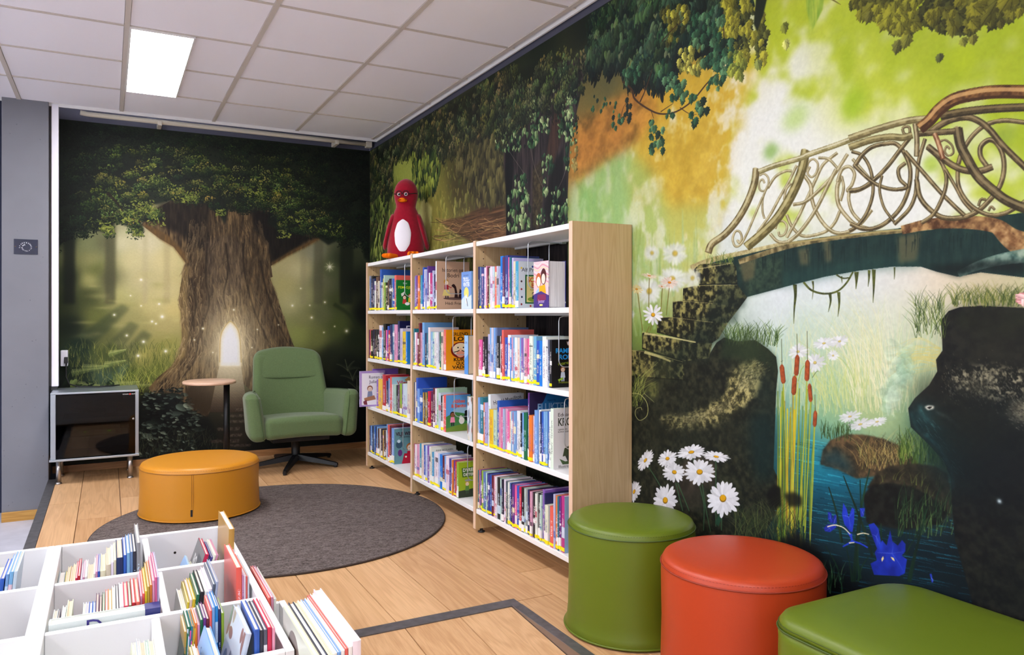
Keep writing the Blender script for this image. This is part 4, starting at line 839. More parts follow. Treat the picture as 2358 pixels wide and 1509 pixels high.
    cv.poly(M((1390, 60), (1440, 60), (1420, 420), (1440, 800), (1400, 1040), (1200, 1260), (1020, 1390), (1000, 1390), (1250, 1150), (1340, 1000), (1365, 850), (1335, 430)), (176, 150, 92), .7, 4, (96, 78, 46), bark)
    cv.poly([(470, 560), (520, 540), (560, 560), (560, 660), (520, 700), (490, 760), (470, 720), (480, 640)], (60, 50, 42), .7, 6, (110, 94, 76), bark)
    cv.poly([(440, 600), (470, 590), (480, 700), (470, 770), (450, 830), (430, 860), (440, 740)], (46, 34, 24), .6, 5)
    cv.poly([(560, 600), (610, 600), (640, 700), (670, 790), (640, 800), (600, 720)], (40, 30, 22), .65, 6, (96, 76, 50), bark)
    YS = [500, 560, 640, 700, 760, 800, 850, 900]; XL = [440, 432, 416, 413, 418, 414, 388, 346]; XR = [600, 616, 624, 645, 662, 679, 700, 722]
    US = [-1, -.85, -.6, -.42, -.25, 0, .25, .5, .75, .92, 1]; LS = [.70, .62, .46, .22, .42, .50, .34, .30, .22, .36, .44]
    for _ in range(2600):
        u = rg.uniform(-1, 1); y = rg.uniform(505, 890); l = rg.uniform(8, 34); pts = []
        for k in range(4):
            yy = y + l * k / 3; uu = u + .02 * math.sin(yy * .11 + u * 9) + rg.uniform(-.012, .012)
            xl, xr = np.interp(yy, YS, XL), np.interp(yy, YS, XR); pts.append(((xl + xr) / 2 + uu * (xr - xl) / 2, yy))
        if pts[-1][1] > 860 and 480 < pts[-1][0] < 580: continue
        li = np.interp(u, US, LS) * np.interp(y, [500, 580, 700, 900], [.45, .75, 1.0, .9]) * rg.uniform(.45, 1.5)
        g = math.exp(-(((pts[0][0] - 531) / 46) ** 2 + ((y - 800) / 80) ** 2)); li = li * (1 + .5 * g) + .35 * g
        c = np.array((40, 32, 24)) * (1 - min(1, li)) + np.array((206, 178, 126)) * min(1, li)
        cv.stroke(pts, rg.uniform(1.0, 3.4), tuple(c), .5, .55)
    for q in (((478, 560), (474, 640), (482, 700), (462, 760), (448, 830), (420, 870)), ((440, 640), (452, 700), (440, 760), (446, 800)), ((560, 560), (566, 640), (588, 720), (620, 790)), ((600, 600), (612, 660), (640, 740), (664, 790)), ((520, 560), (526, 620), (516, 680), (524, 720))):
        cv.stroke(q, 5, (26, 20, 15), 2, .6, soft=1)
    # roots and dark undergrowth
    cv.poly([(330, 905), (400, 905), (440, 960), (480, 960), (500, 1000), (480, 1060), (310, 1060), (310, 930)], (16, 20, 20), .8, 6)
    cv.scatter([(325, 905), (420, 890), (470, 960), (450, 1060), (320, 1060)], 420, 4, 9, [(12, 16, 16), (30, 38, 34), (70, 84, 74), (130, 144, 126)], tex=n2, ang=(-20, 40), seed=14, gam=1.5)
    cv.grass(320, 500, 1000, 1060, 300, 26, 1.1, [(20, 26, 20), (50, 58, 42), (90, 96, 70)], (-.9, .9), 15, .7)
    cv.poly([(430, 890), (500, 880), (495, 940), (470, 960), (430, 930)], (60, 48, 34), .7, 5, (26, 20, 16), bark)
    # steps
    for k in range(34):
        t = k / 33; y = 840 + 106 * t ** 1.05; xl, xr = 506 - 22 * t, 555 + 16 * t
        c = np.array((232, 216, 176)) * (1 - t) + np.array((74, 58, 46)) * t
        cv.poly([(xl, y), (xr, y), (xr + .4, y + 3.4), (xl - .4, y + 3.4)], tuple(c * .62), .95); cv.poly([(xl, y), (xr, y), (xr, y + 1.5), (xl, y + 1.5)], tuple(c), .95)
    for (x, y, w, h) in ((510, 955, 70, 5), (520, 968, 60, 5), (500, 985, 54, 6), (520, 1000, 40, 5), (484, 1013, 70, 6), (520, 1024, 60, 4), (540, 940, 60, 5), (580, 960, 40, 6), (570, 990, 46, 6)):
        cv.poly([(x, y), (x + w, y - 2), (x + w - 4, y + h), (x + 3, y + h + 1)], (104, 92, 78), .8, 1, (50, 42, 36), spk)
    # door and its light
    for r, a in ((220, .30), (150, .40), (90, .5), (54, .6)): cv.spot(531, 800, r * .55, (255, 238, 196), a, ry=r * .80)
    cv.poly(N((735, 730), (742, 500), (765, 420), (830, 350), (895, 420), (918, 520), (925, 730)), (244, 224, 170), .9, 2)
    cv.poly(N((745, 730), (752, 495), (778, 420), (830, 366), (882, 420), (908, 515), (915, 730)), (255, 248, 226), .9, 4)
    cv.poly(N((752, 725), (760, 500), (785, 430), (830, 378), (875, 430), (900, 520), (908, 725)), (255, 252, 240), 1, 2)
    cv.poly(N((770, 700), (775, 520), (800, 450), (830, 410), (862, 450), (884, 530), (890, 700)), (255, 255, 255), 1, 2)
    cv.stroke(N((742, 700), (748, 500), (775, 420), (830, 360), (888, 420), (910, 510), (920, 700)), 2, (206, 176, 116), 2, .8)
    # leaves
    crown = [(60, 240)] + [(130, 250), (860, 330), (860, 620)] + L((1470, 1280), (1430, 1250), (1400, 1100), (1270, 1150), (1200, 1080), (1100, 1130), (1000, 1060), (800, 1010), (680, 1090), (640, 1000), (540, 930), (560, 800), (400, 800), (330, 840), (180, 800), (150, 940), (100, 850), (0, 780)) + \
        K((1450, 880), (1250, 850), (1100, 850), (900, 900), (980, 1010), (820, 1060), (850, 1140), (780, 1200), (700, 1100), (560, 1050), (520, 1180), (420, 1140), (300, 1130), (290, 1210), (180, 1130), (80, 1200), (20, 1300)) + [(60, 600)]
    cv.poly(crown, (14, 20, 17), .9, 3, (24, 32, 24), n1)
    tx = np.clip(n1 * .65 + n2 * .35, 0, 1)
    vv, uu = np.mgrid[0:cv.H, 0:cv.W]; ctr = map_b(430, 480); d = np.hypot((uu - ctr[0]) / (0.95 * BS), (vv - ctr[1]) / (0.62 * BS)); shade = np.clip(1.25 - .75 * d, .12, 1).astype(np.float32)
    RAMP = [(8, 13, 12), (18, 28, 20), (34, 48, 28), (62, 76, 36), (98, 108, 48), (136, 138, 66)]
    HOT = [map_b(*p) for p in ((330, 490), (440, 450), (590, 440), (300, 520), (245, 530), (690, 500), (770, 530), (640, 420), (400, 380), (520, 400), (300, 400), (250, 450))]
    def shd(x, y):
        h = max(math.exp(-(((x - a) / 130) ** 2 + ((y - b) / 85) ** 2)) for a, b in HOT)
        e = min(1, max(0, (x - 20) / 160)) * min(1, max(0, (cv.W - 10 - x) / 260)) * min(1, max(.45, (y + 60) / 220))
        return (.46 + .62 * h) * (.35 + .65 * e)
    cv.clumps(crown, 640, 24, 46, 1.8, 4.0, RAMP, shd, seed=16, asp=.75)
    for (x, y, r, n) in ((440, 455, 20, 60), (330, 480, 26, 80), (300, 500, 20, 60), (245, 520, 16, 40), (318, 535, 12, 40), (585, 440, 22, 60), (510, 490, 12, 40), (655, 540, 16, 30), (770, 530, 22, 50), (345, 385, 14, 30), (250, 530, 14, 40), (360, 505, 22, 50), (700, 500, 18, 30)):
        cv.scatter([(x - r, y - r * .7), (x + r, y - r * .7), (x + r, y + r * .7), (x - r, y + r * .7)], n, 2.5, 5.5, [(56, 70, 34), (96, 108, 46), (140, 146, 66)], tex=n2, seed=x)
    cv.stroke(K((490, 770), (560, 840), (650, 950)), 8, (40, 30, 24), 3, .8)
    # fireflies
    for (x, y, r) in ((919, 207, 3), (1115, 470, 2.6), (1148, 608, 4), (1038, 660, 2.6), (1080, 684, 2), (627, 588, 2.4), (763, 812, 2.4), (945, 880, 3.2), (886, 1032, 3.2), (1186, 983, 3.4), (1592, 737, 1.8), (804, 379, 1.6), (1500, 860, 1.6), (919, 490, 1.6)):
        p = M((x, y))[0]; cv.spot(*p, r * 2.6, (236, 226, 170), .5); cv.spot(*p, r * 1.1, (255, 255, 246), 1)
    for (x, y, r) in ((1343, 228, 3), (1612, 200, 2.4), (1502, 327, 2.8), (1792, 438, 3.4), (1604, 450, 1.8), (1487, 226, 1.6), (1693, 400, 1.6), (1412, 86, 1.8), (857, 263, 2.2), (602, 417, 2), (1052, 425, 1.6), (1228, 387, 1.4), (1007, 575, 1.6), (684, 615, 1.6)):
        p = N((x, y))[0]; cv.spot(*p, r * 2.6, (230, 216, 160), .45); cv.spot(*p, r * 1.1, (255, 250, 236), 1)
    p = L((1112, 1328))[0]; cv.spot(*p, 12, (240, 232, 190), .6); cv.spot(*p, 4, (255, 255, 250), 1)
    for a in range(8): cv.stroke([p, (p[0] + 13 * math.cos(a * .785), p[1] + 13 * math.sin(a * .785))], 1.2, (255, 246, 210), .2, .7)
    # fern at the right
    for (x, y, a0) in ((812, 872, 0), (800, 850, 1), (822, 895, 2)):
        for f in range(4):
            ang = math.radians(-150 + 40 * f + a0 * 10)
            for k in range(14):
                t = k / 14; q = (x + 34 * t * math.cos(ang), y + 34 * t * math.sin(ang) + 10 * t * t)
                cv.stroke([q, (q[0] + 2, q[1] + 5 * (1 - t) + 1)], 1.2, (110, 116, 84), .5, .55); cv.stroke([q, (q[0] + 2, q[1] - 5 * (1 - t) - 1)], 1.2, (70, 80, 60), .5, .55)
    cv.a *= (0.98 + 0.04 * fine)[..., None]
    return cv.image('tree_print', .12)
# ------------------------------------------------------------------ the room shell
def wood_mat(name, light, dark, axis='Y', gs=1.0, rough=0.45, contrast=1.0):
    """oak grain along one local axis; each piece shifts by its own random number"""
    m = bpy.data.materials.new(name); m.use_nodes = True; nt = m.node_tree; b = nt.nodes['Principled BSDF']
    N = nt.nodes.new; Lk = nt.links.new
    tc = N('ShaderNodeTexCoord'); oi = N('ShaderNodeObjectInfo')
    mul = N('ShaderNodeVectorMath'); mul.operation = 'MULTIPLY_ADD'
    comb = N('ShaderNodeCombineXYZ')
    for i in range(3): Lk(oi.outputs['Random'], comb.inputs[i])
    mul.inputs[1].default_value = (17, 23, 11); Lk(comb.outputs[0], mul.inputs[0]); Lk(tc.outputs['Object'], mul.inputs[2])
    mp = N('ShaderNodeMapping'); s = {'X': (1.2, 16, 16), 'Y': (16, 1.2, 16), 'Z': (16, 16, 1.2)}[axis]
    mp.inputs['Scale'].default_value = tuple(v * gs for v in s); Lk(mul.outputs[0], mp.inputs['Vector'])
    n1 = N('ShaderNodeTexNoise'); n1.inputs['Scale'].default_value = 1.0; n1.inputs['Detail'].default_value = 2; n1.inputs['Distortion'].default_value = 0.6; Lk(mp.outputs[0], n1.inputs['Vector'])
    wv = N('ShaderNodeMath'); wv.operation = 'MULTIPLY'; wv.inputs[1].default_value = 34.0; Lk(n1.outputs['Fac'], wv.inputs[0])
    sn = N('ShaderNodeMath'); sn.operation = 'SINE'; Lk(wv.outputs[0], sn.inputs[0])
    mp2 = N('ShaderNodeMapping'); s2 = {'X': (4, 220, 220), 'Y': (220, 4, 220), 'Z': (220, 220, 4)}[axis]
    mp2.inputs['Scale'].default_value = s2; Lk(mul.outputs[0], mp2.inputs['Vector'])
    n2 = N('ShaderNodeTexNoise'); n2.inputs['Scale'].default_value = 1.0; n2.inputs['Detail'].default_value = 3; Lk(mp2.outputs[0], n2.inputs['Vector'])
    a = N('ShaderNodeMath'); a.operation = 'MULTIPLY_ADD'; a.inputs[1].default_value = 0.17 * contrast; a.inputs[2].default_value = 0.5; Lk(sn.outputs[0], a.inputs[0])
    c = N('ShaderNodeMath'); c.operation = 'SUBTRACT'; c.inputs[1].default_value = 0.5; Lk(n2.outputs['Fac'], c.inputs[0])
    d = N('ShaderNodeMath'); d.operation = 'MULTIPLY_ADD'; d.inputs[1].default_value = 0.9 * contrast; Lk(c.outputs[0], d.inputs[0]); Lk(a.outputs[0], d.inputs[2])
    r1 = N('ShaderNodeMath'); r1.operation = 'MULTIPLY_ADD'; r1.inputs[1].default_value = 0.30; Lk(oi.outputs['Random'], r1.inputs[0]); 
    e = N('ShaderNodeMath'); e.operation = 'SUBTRACT'; e.inputs[1].default_value = 0.15; Lk(d.outputs[0], e.inputs[0]); Lk(e.outputs[0], r1.inputs[2])
    rp = N('ShaderNodeValToRGB'); rp.color_ramp.elements[0].color = lin(dark) + (1,); rp.color_ramp.elements[1].color = lin(light) + (1,)
    rp.color_ramp.elements[0].position = 0.1; rp.color_ramp.elements[1].position = 0.9
    Lk(r1.outputs[0], rp.inputs[0]); Lk(rp.outputs[0], b.inputs['Base Color'])
    bp = N('ShaderNodeBump'); bp.inputs['Strength'].default_value = 0.06; bp.inputs['Distance'].default_value = 0.002; Lk(n2.outputs['Fac'], bp.inputs['Height']); Lk(bp.outputs[0], b.inputs['Normal'])
    b.inputs['Roughness'].default_value = rough
    return m

M_OAK = wood_mat('oak_floor', (222, 181, 135), (174, 129, 84), 'Y', 1.0, 0.42, 0.62)
M_CASE = wood_mat('oak_laminate', (206, 180, 138), (176, 146, 100), 'Z', 1.6, 0.5, 0.7)
M_EDGE = wood_mat('oak_edge_band', (228, 196, 172), (206, 172, 144), 'Z', 1.6, 0.5, 0.5)
M_BASE = wood_mat('oak_skirting', (176, 128, 82), (132, 92, 56), 'X', 1.0, 0.4)
M_PINE = wood_mat('pine_skirting', (206, 160, 82), (168, 120, 52), 'X', 1.0, 0.35)
M_SLATE = mat('slate_paint', (70, 72, 88), 0.75, var=0.06, vscale=3)
M_PILLAR = mat('grey_concrete_paint', (116, 117, 124), 0.7, bump=0.25, bscale=16, var=0.05, vscale=4)
M_WALLP = mat('pale_wall_paint', (234, 234, 236), 0.8)
M_VINYL = mat('grey_vinyl', (198, 198, 208), 0.35, var=0.08, vscale=14)
M_STEEL = mat('dark_edge_metal', (104, 102, 104), 0.42, metal=0.6, var=0.25, vscale=30)
M_TILE = mat('mineral_ceiling_tile', (247, 246, 254), 0.9, bump=0.2, bscale=420)
M_TBAR = mat('ceiling_bar', (206, 198, 190), 0.6)
M_WHITE = mat('white_lacquer', (234, 233, 233), 0.35)

def structure(o): o['kind'] = 'structure'; return o

structure(box('wall_right', WALL_X, WALL_X + .12, -3.6, 6.4, LOW, 2.95, M_SLATE))
structure(box('wall_back', -0.62, WALL_X, WALL_Y, WALL_Y + .12, LOW, 2.95, M_SLATE))
structure(box('wall_recess', -4.6, -0.62, WALL_Y + .05, WALL_Y + .17, LOW, 2.95, mat('recess_paint', (40, 44, 66), 0.8)))
structure(box('wall_left', -4.72, -4.6, -3.6, 6.4, LOW, 2.95, M_WALLP))
structure(box('wall_front', -4.72, WALL_X + .12, -3.72, -3.6, LOW, 2.95, M_WALLP))
structure(box('floor', -4.6, WALL_X, -3.6, 6.3, LOW - .05, LOW, M_VINYL))

# added glowing panes, out of view, to light the room from the left
M_FILL = bpy.data.materials.new('added_window_glow'); M_FILL.use_nodes = True
_nt = M_FILL.node_tree; _e = _nt.nodes.new('ShaderNodeEmission'); _e.inputs[0].default_value = FILL_COLOR + (1,); _e.inputs[1].default_value = FILL_STRENGTH
_nt.links.new(_e.outputs[0], _nt.nodes['Material Output'].inputs[0])
def added_window(name, p0, p1, axis):
    x0, y0, z0 = p0; x1, y1, z1 = p1
    w = structure(raw(name, boxv(x0, x1, y0, y1, z0, z1), BOXF, mat('added_window_frame', (232, 232, 232), .4)))
    n_ = 3
    for k in range(n_):
        if axis == 'x': a, b = y0 + (y1 - y0) * k / n_ + .03, y0 + (y1 - y0) * (k + 1) / n_ - .03; raw('pane', boxv(x1 + .001, x1 + .004, a, b, z0 + .05, z1 - .05), BOXF, M_FILL, w)
        else: a, b = x0 + (x1 - x0) * k / n_ + .03, x0 + (x1 - x0) * (k + 1) / n_ - .03; raw('pane', boxv(a, b, y1 + .001, y1 + .004, z0 + .05, z1 - .05), BOXF, M_FILL, w)
added_window('added_window_1', (-4.599, .2, .75), (-4.57, 3.8, 2.25), 'x')

# raised platform, its planks and the ramp
plat = structure(raw('platform_floor', *(lambda A, B: (A + B, BOXF + [tuple(i + 8 for i in f) for f in BOXF]))(
    boxv(-.317, WALL_X - .004, 2.55, WALL_Y - .004, LOW, -.013), boxv(1.36, WALL_X - .004, -1.2, 2.5495, LOW, -.013)), M_SLATE))
PW = 0.212
rp = random.Random(4)
_plank = {}
def plank(x0, x1, y0, y1, parent, slope=0.0, yref=2.545):
    w, l = round(x1 - x0, 4), round(y1 - y0, 4); g = 0.0006
    key = (w, l, slope)
    if key not in _plank:
        zf = (lambda y: slope * y)
        V = boxv(g, w - g, g, l - g, -.0125, 0); c = 0.0012
        V = V[:4] + [(g + c, g + c, 0), (w - g - c, g + c, 0), (w - g - c, l - g - c, 0), (g + c, l - g - c, 0)]
        V = [(x, y, z + slope * y) for x, y, z in V]
        me = bpy.data.meshes.new('plank'); me.from_pydata(V, [], BOXF); me.materials.append(M_OAK); _plank[key] = me
    o = bpy.data.objects.new('plank', _plank[key]); COL.objects.link(o); o.parent = parent
    o.location = (x0, y0, slope * (y0 - yref)); return o
k0 = -2
for k in range(-1, 11):
    xa = max(-.305, -.148 + PW * (k)); xb = min(WALL_X - .004, -.148 + PW * (k + 1))
    if xb - xa < .02: continue
    ystart = 2.575 if xb <= 1.4 else -1.0
    if xa < 1.36 < xb:
        ystart = 2.575
        y = -1.0
        while y < 2.575: ye = min(y + 1.3, 2.575); plank(1.385, xb, y, ye, plat); y = ye
    y = ystart - rp.choice((0.0, .45, .8))
    first = True
    while y < WALL_Y - .006:
        ye = min(y + 1.285, WALL_Y - .006); ya = max(y, ystart)
        if ye - ya > .02: plank(xa, xb, ya, ye, plat)
        y = ye
SL = 0.0726
ramp = structure(raw('ramp_floor', [(-1.3, 2.545, -.014), (1.345, 2.545, -.014), (1.345, -.9, -.264), (-1.3, -.9, -.264), (-1.3, 2.545, LOW - .02), (1.345, 2.545, LOW - .02), (1.345, -.9, -.27), (-1.3, -.9, -.27)], [(0, 3, 2, 1), (4, 5, 6, 7), (0, 1, 5, 4), (1, 2, 6, 5), (2, 3, 7, 6), (3, 0, 4, 7)], M_SLATE))
xk = 1.345
while xk > -1.2:
    y = 2.545 - rp.choice((.9, 1.1, 1.285, .5)); ye = 2.545
    while ye > -.8:
        plank(xk - PW, xk, max(y, -.8), ye, ramp, slope=SL); ye = y; y -= 1.285
    xk -= PW
# metal edge profiles
structure(raw('trim_1', boxv(-.352, -.305, 2.60, 5.92, -.004, .003) + boxv(-.352, -.345, 2.60, 5.92, LOW, -.004), BOXF + [tuple(i + 8 for i in f) for f in BOXF], M_STEEL))
structure(raw('trim_2', boxv(-.352, 1.386, 2.535, 2.598, -.003, .003), BOXF, M_STEEL))
M_BRIGHT = mat('bright_edge_metal', (150, 142, 140), 0.32, metal=0.8)
structure(raw('trim_3', boxv(1.350, 1.388, -.9, 2.535, -.003, .003), BOXF, M_STEEL))
structure(raw('trim_4', boxv(1.3455, 1.3495, -.9, 2.535, LOW, .003), BOXF, M_BRIGHT))
structure(box('baseboard_back', -.34, WALL_X - .002, WALL_Y - .016, WALL_Y - .001, 0.0005, .048, M_BASE))
structure(box('baseboard_right', WALL_X - .012, WALL_X - .001, -.9, WALL_Y - .02, 0.0005, .048, M_BASE))

# grey pillar, its skirting, cable trunking
pil = structure(box('pillar', -.612, -.350, 5.93, 6.33, LOW, 2.9, M_PILLAR, bevel=.004))
rp2 = random.Random(8)
for k in range(46):                                    # blow holes and paint blobs left in the concrete
    x = rp2.uniform(-.60, -.36); z = rp2.choice([rp2.uniform(-.2, .3), rp2.uniform(.3, 2.4)]); r = rp2.uniform(.0015, .0045)
    V, Fc = lathe_vf([(r, 0), (r * .8, r * .5), (0, r * .7)], 8)
    raw('paint_blob', [(x + v[0], 5.9302 - v[2], z + v[1]) for v in V], [f[::-1] for f in Fc], M_PILLAR, pil, True)
structure(box('baseboard_left', -.612, -.352, 5.915, 5.929, LOW, -.186, M_PINE, bevel=.003))
du = thing('cable_trunking', 'tall white vertical cable trunking between the grey pillar and the tree mural', 'cable trunking', (-.315, 5.98, .62))
box('cover', -.335, -.294, 5.950, 6.000, .62, CEIL - .003, mat('trunking_white', (232, 230, 240), 0.4), du, off=(-.315, 5.98, .62), bevel=.003)
box('back_channel', -.349, -.3, 6.001, 6.03, .62, CEIL - .003, mat('trunking_grey', (120, 118, 116), 0.5), du, off=(-.315, 5.98, .62))
box('end_cap', -.335, -.300, 5.955, 5.998, .575, .619, mat('black_plastic', (26, 26, 28), 0.5), du, off=(-.315, 5.98, .62))

# wall prints
def print_panel(name, corners, m, normal_axis, label):
    """thin vinyl sheet; corners in world, order: lower-left, lower-right, upper-right, upper-left as seen from the room"""
    th = {'x': (.003, 0, 0), 'y': (0, .003, 0)}[normal_axis]
    back = [(c[0] + th[0], c[1] + th[1], c[2]) for c in corners]
    o = raw(name, corners + back, [(0, 1, 2, 3), (7, 6, 5, 4), (0, 4, 5, 1), (1, 5, 6, 2), (2, 6, 7, 3), (3, 7, 4, 0)], m)
    uv = o.data.uv_layers.new(name='print')
    UV = [(0, 0), (1, 0), (1, 1), (0, 1)]
    for p in o.data.polygons:
        for li, vi in zip(p.loop_indices, p.vertices): uv.data[li].uv = UV[vi % 4]
    tag(o, label, 'wall mural'); return o
import time as _t; _t0 = _t.time()
IMG_R = paint_right(); print('right print', round(_t.time() - _t0, 1)); _t0 = _t.time()
IMG_B = paint_back(); print('back print', round(_t.time() - _t0, 1))
PRINT_GAIN = 0.75             # ink and laminate absorb a little
XR = WALL_X - .004; YB = WALL_Y - .004
print_panel('forest_bridge_mural', [(XR, WALL_Y - .005, .05), (XR, R_END, .05), (XR, R_END, MTOP), (XR, WALL_Y - .005, MTOP)], print_mat('bridge_print', IMG_R, gain=PRINT_GAIN), 'x',
            'printed mural of a stone bridge, rocks and forest along the long wall')
print_panel('great_tree_mural', [(B_X0, YB, .05), (WALL_X - .005, YB, .05), (WALL_X - .005, YB, MTOP), (B_X0, YB, MTOP)], print_mat('tree_print', IMG_B, gain=PRINT_GAIN), 'y',
            'printed mural of a thick old tree with a glowing door on the short wall')
# the prints cover z from 0.05 up, the pictures were laid out from 0 up
for o, in ((bpy.data.objects['forest_bridge_mural'],), (bpy.data.objects['great_tree_mural'],)):
    v0 = .05 / MTOP
    for d in o.data.uv_layers['print'].data:
        if d.uv[1] == 0: d.uv = (d.uv[0], v0)

# ceiling: slab, bars and tiles in a 0.6 m grid
GX, GY = 0.6824, 3.5803
CE = 5.95                      # the hung ceiling stops short of the tree wall
ceil = structure(box('ceiling', -4.6, WALL_X, -3.6, WALL_Y + .05, 2.80, 2.86, M_WALLP))
hung = structure(raw('ceiling_panel_field', boxv(-4.6, -2.3176, -3.6, CE, CEIL, CEIL + .02) + boxv(-2.3176, 1.9, -3.6, 1.7803, CEIL, CEIL + .02), BOXF + [tuple(i + 8 for i in f) for f in BOXF], M_TILE))
_tile = {}
def tile(x0, x1, y0, y1):
    key = (round(x1 - x0, 3), round(y1 - y0, 3))
    if key not in _tile:
        w, l = key; g = .010; c = .004
        V = boxv(g, w - g, g * .6, l - g * .6, 0, .018); V[0] = (g + c, g * .6 + c, 0); V[1] = (w - g - c, g * .6 + c, 0); V[2] = (w - g - c, l - g * .6 - c, 0); V[3] = (g + c, l - g * .6 - c, 0)
        V = V[:4] + [(x, y, .018) for x, y, z in V[4:]]
        for q in ((g, g * .6), (w - g, g * .6), (w - g, l - g * .6), (g, l - g * .6)): pass
        me = bpy.data.meshes.new('ceiling_tile'); me.from_pydata(V, [], BOXF); me.materials.append(M_TILE); _tile[key] = me
    o = bpy.data.objects.new('ceiling_tile', _tile[key]); COL.objects.link(o); o.parent = ceil
    o.location = (x0, y0, CEIL + .002); return o
for i in range(-5, 2):
    for j in range(-3, 4):
        xa, ya = GX + .6 * i, GY + .6 * j; yb = min(ya + .6, CE)
        if i == -1 and j in (1, 2): tile(xa + .3, xa + .6, ya, yb); continue
        if i == -1 and j in (-3, ): tile(xa + .3, xa + .6, ya, yb); continue
        if i == -1 and j == -2: tile(xa + .3, xa + .6, ya, yb); continue
        tile(xa, xa + .6, ya, yb)
for j in range(-3, 4):
    ya = GY + .6 * j; tile(GX + 1.2, 1.914, ya, min(ya + .6, CE))
for i in range(-5, 3): raw('ceiling_bar', boxv(GX + .6 * i - .012, GX + .6 * i + .012, 1.77, CE, CEIL - .003, CEIL + .03), BOXF, M_TBAR, ceil)
raw('ceiling_bar', boxv(GX - .3 - .012, GX - .3 + .012, GY + .6, GY + 1.8, CEIL - .003, CEIL + .03), BOXF, M_TBAR, ceil)
for j in range(-3, 4): raw('ceiling_bar', boxv(-2.3, 1.915, GY + .6 * j - .0075, GY + .6 * j + .0075, CEIL - .0025, CEIL + .028), BOXF, M_TBAR, ceil)
structure(raw('trim_5', boxv(1.912, 1.922, -3.6, CE + .004, CEIL - .018, CEIL + .05), BOXF, M_WHITE))
structure(raw('trim_6', boxv(-4.5, 1.922, CE + .0005, CE + .010, CEIL - .018, CEIL + .05), BOXF, M_WHITE))

# light panels
M_LAMP = bpy.data.materials.new('light_diffuser'); M_LAMP.use_nodes = True
_nt = M_LAMP.node_tree; _e = _nt.nodes.new('ShaderNodeEmission'); _e.inputs[0].default_value = LAMP_COLOR + (1,); _e.inputs[1].default_value = LAMP_STRENGTH
_nt.links.new(_e.outputs[0], _nt.nodes['Material Output'].inputs[0])
def panel(x0, y0, label, w=.3, l=1.2):
    t = thing('ceiling_light', label, 'ceiling light', (x0 + w / 2, y0 + l / 2, CEIL), group='flat ceiling light panels')
    of = (x0 + w / 2, y0 + l / 2, CEIL)
    raw('diffuser', boxv(x0 + .008, x0 + w - .008, y0 + .008, y0 + l - .008, CEIL - .009, CEIL + .01), BOXF, M_LAMP, t, off=of)
    V = []; Fc = []
    for q in ((x0, x0 + .008, y0, y0 + l), (x0 + w - .008, x0 + w, y0, y0 + l), (x0 + .008, x0 + w - .008, y0, y0 + .008), (x0 + .008, x0 + w - .008, y0 + l - .008, y0 + l)):
        Fc += [tuple(i + len(V) for i in f) for f in BOXF]; V += boxv(*q, CEIL - .011, CEIL + .012)
    raw('rim', V, Fc, M_WHITE, t, off=of)
panel(GX - .6 + .012, GY + .6 + .0, 'lit rectangular white ceiling panel above the yellow stool')
panel(GX - .6 + .012, GY - 1.8, 'lit ceiling panel above the low book boxes')
for k, (x, y) in enumerate(((GX - .6, GY - 4.2), (GX - .6, GY - 6.6), (GX - 3.0, GY + .6), (GX - 3.0, GY - 1.8), (GX - 3.0, GY - 4.2), (GX - 3.0, GY - 6.6))):
    panel(x + .012, y, ['lit ceiling panel over the ramp', 'lit ceiling panel over the ramp foot', 'lit ceiling panel beyond the grey pillar', 'lit ceiling panel over the grey vinyl floor', 'lit ceiling panel deep in the grey floored room', 'lit ceiling panel at the far end of the grey floored room'][k])

# pipe along the tree wall, just above the print
pp = thing('ceiling_pipe', 'cream surface pipe running under the ceiling edge above the tree mural', 'pipe', (0.85, 6.07, 2.492))
M_PIPE = mat('cream_pipe', (206, 198, 182), 0.5)
tube('pipe', [(-.17, 6.05, 2.50), (-.13, 6.055, 2.496), (-.05, 6.055, 2.495), (.6, 6.055, 2.495), (1.4, 6.055, 2.495), (1.90, 6.055, 2.495)], .017, M_PIPE, pp, 12, off=(0.85, 6.07, 2.492))
for x in (.33, 1.62): box('clip', x - .014, x + .014, 6.03, 6.168, 2.466, 2.5, M_PIPE, pp, off=(0.85, 6.07, 2.492), bevel=.003)
box('end_block', 1.86, 1.905, 6.03, 6.085, 2.47, 2.515, M_PIPE, pp, off=(0.85, 6.07, 2.492), bevel=.003)
# ------------------------------------------------------------------ furniture
def loft(name, rings, m, parent=None, smooth=True, cap0=True, cap1=True, off=None):
    n = len(rings[0]); V = [p for r in rings for p in r]; Fc = []
    for i in range(len(rings) - 1):
        for k in range(n):
            k2 = (k + 1) % n; Fc.append((i * n + k, i * n + k2, (i + 1) * n + k2, (i + 1) * n + k))
    if cap0: Fc.append(tuple(range(n))[::-1])
    if cap1: Fc.append(tuple((len(rings) - 1) * n + k for k in range(n)))
    return raw(name, V, Fc, m, parent, smooth, off=off)

def rsq(hx, hy, rc, z, n=8):
    P = []
    for sx, sy, a0 in ((1, 1, 0), (-1, 1, 90), (-1, -1, 180), (1, -1, 270)):
        for k in range(n + 1):
            a = math.radians(a0 + 90 * k / n); P.append((sx * (hx - rc) + rc * math.cos(a), sy * (hy - rc) + rc * math.sin(a), z))
    return P

def vinyl(name, c): return mat(name, c, 0.38, bump=0.08, bscale=700, spec=0.4)

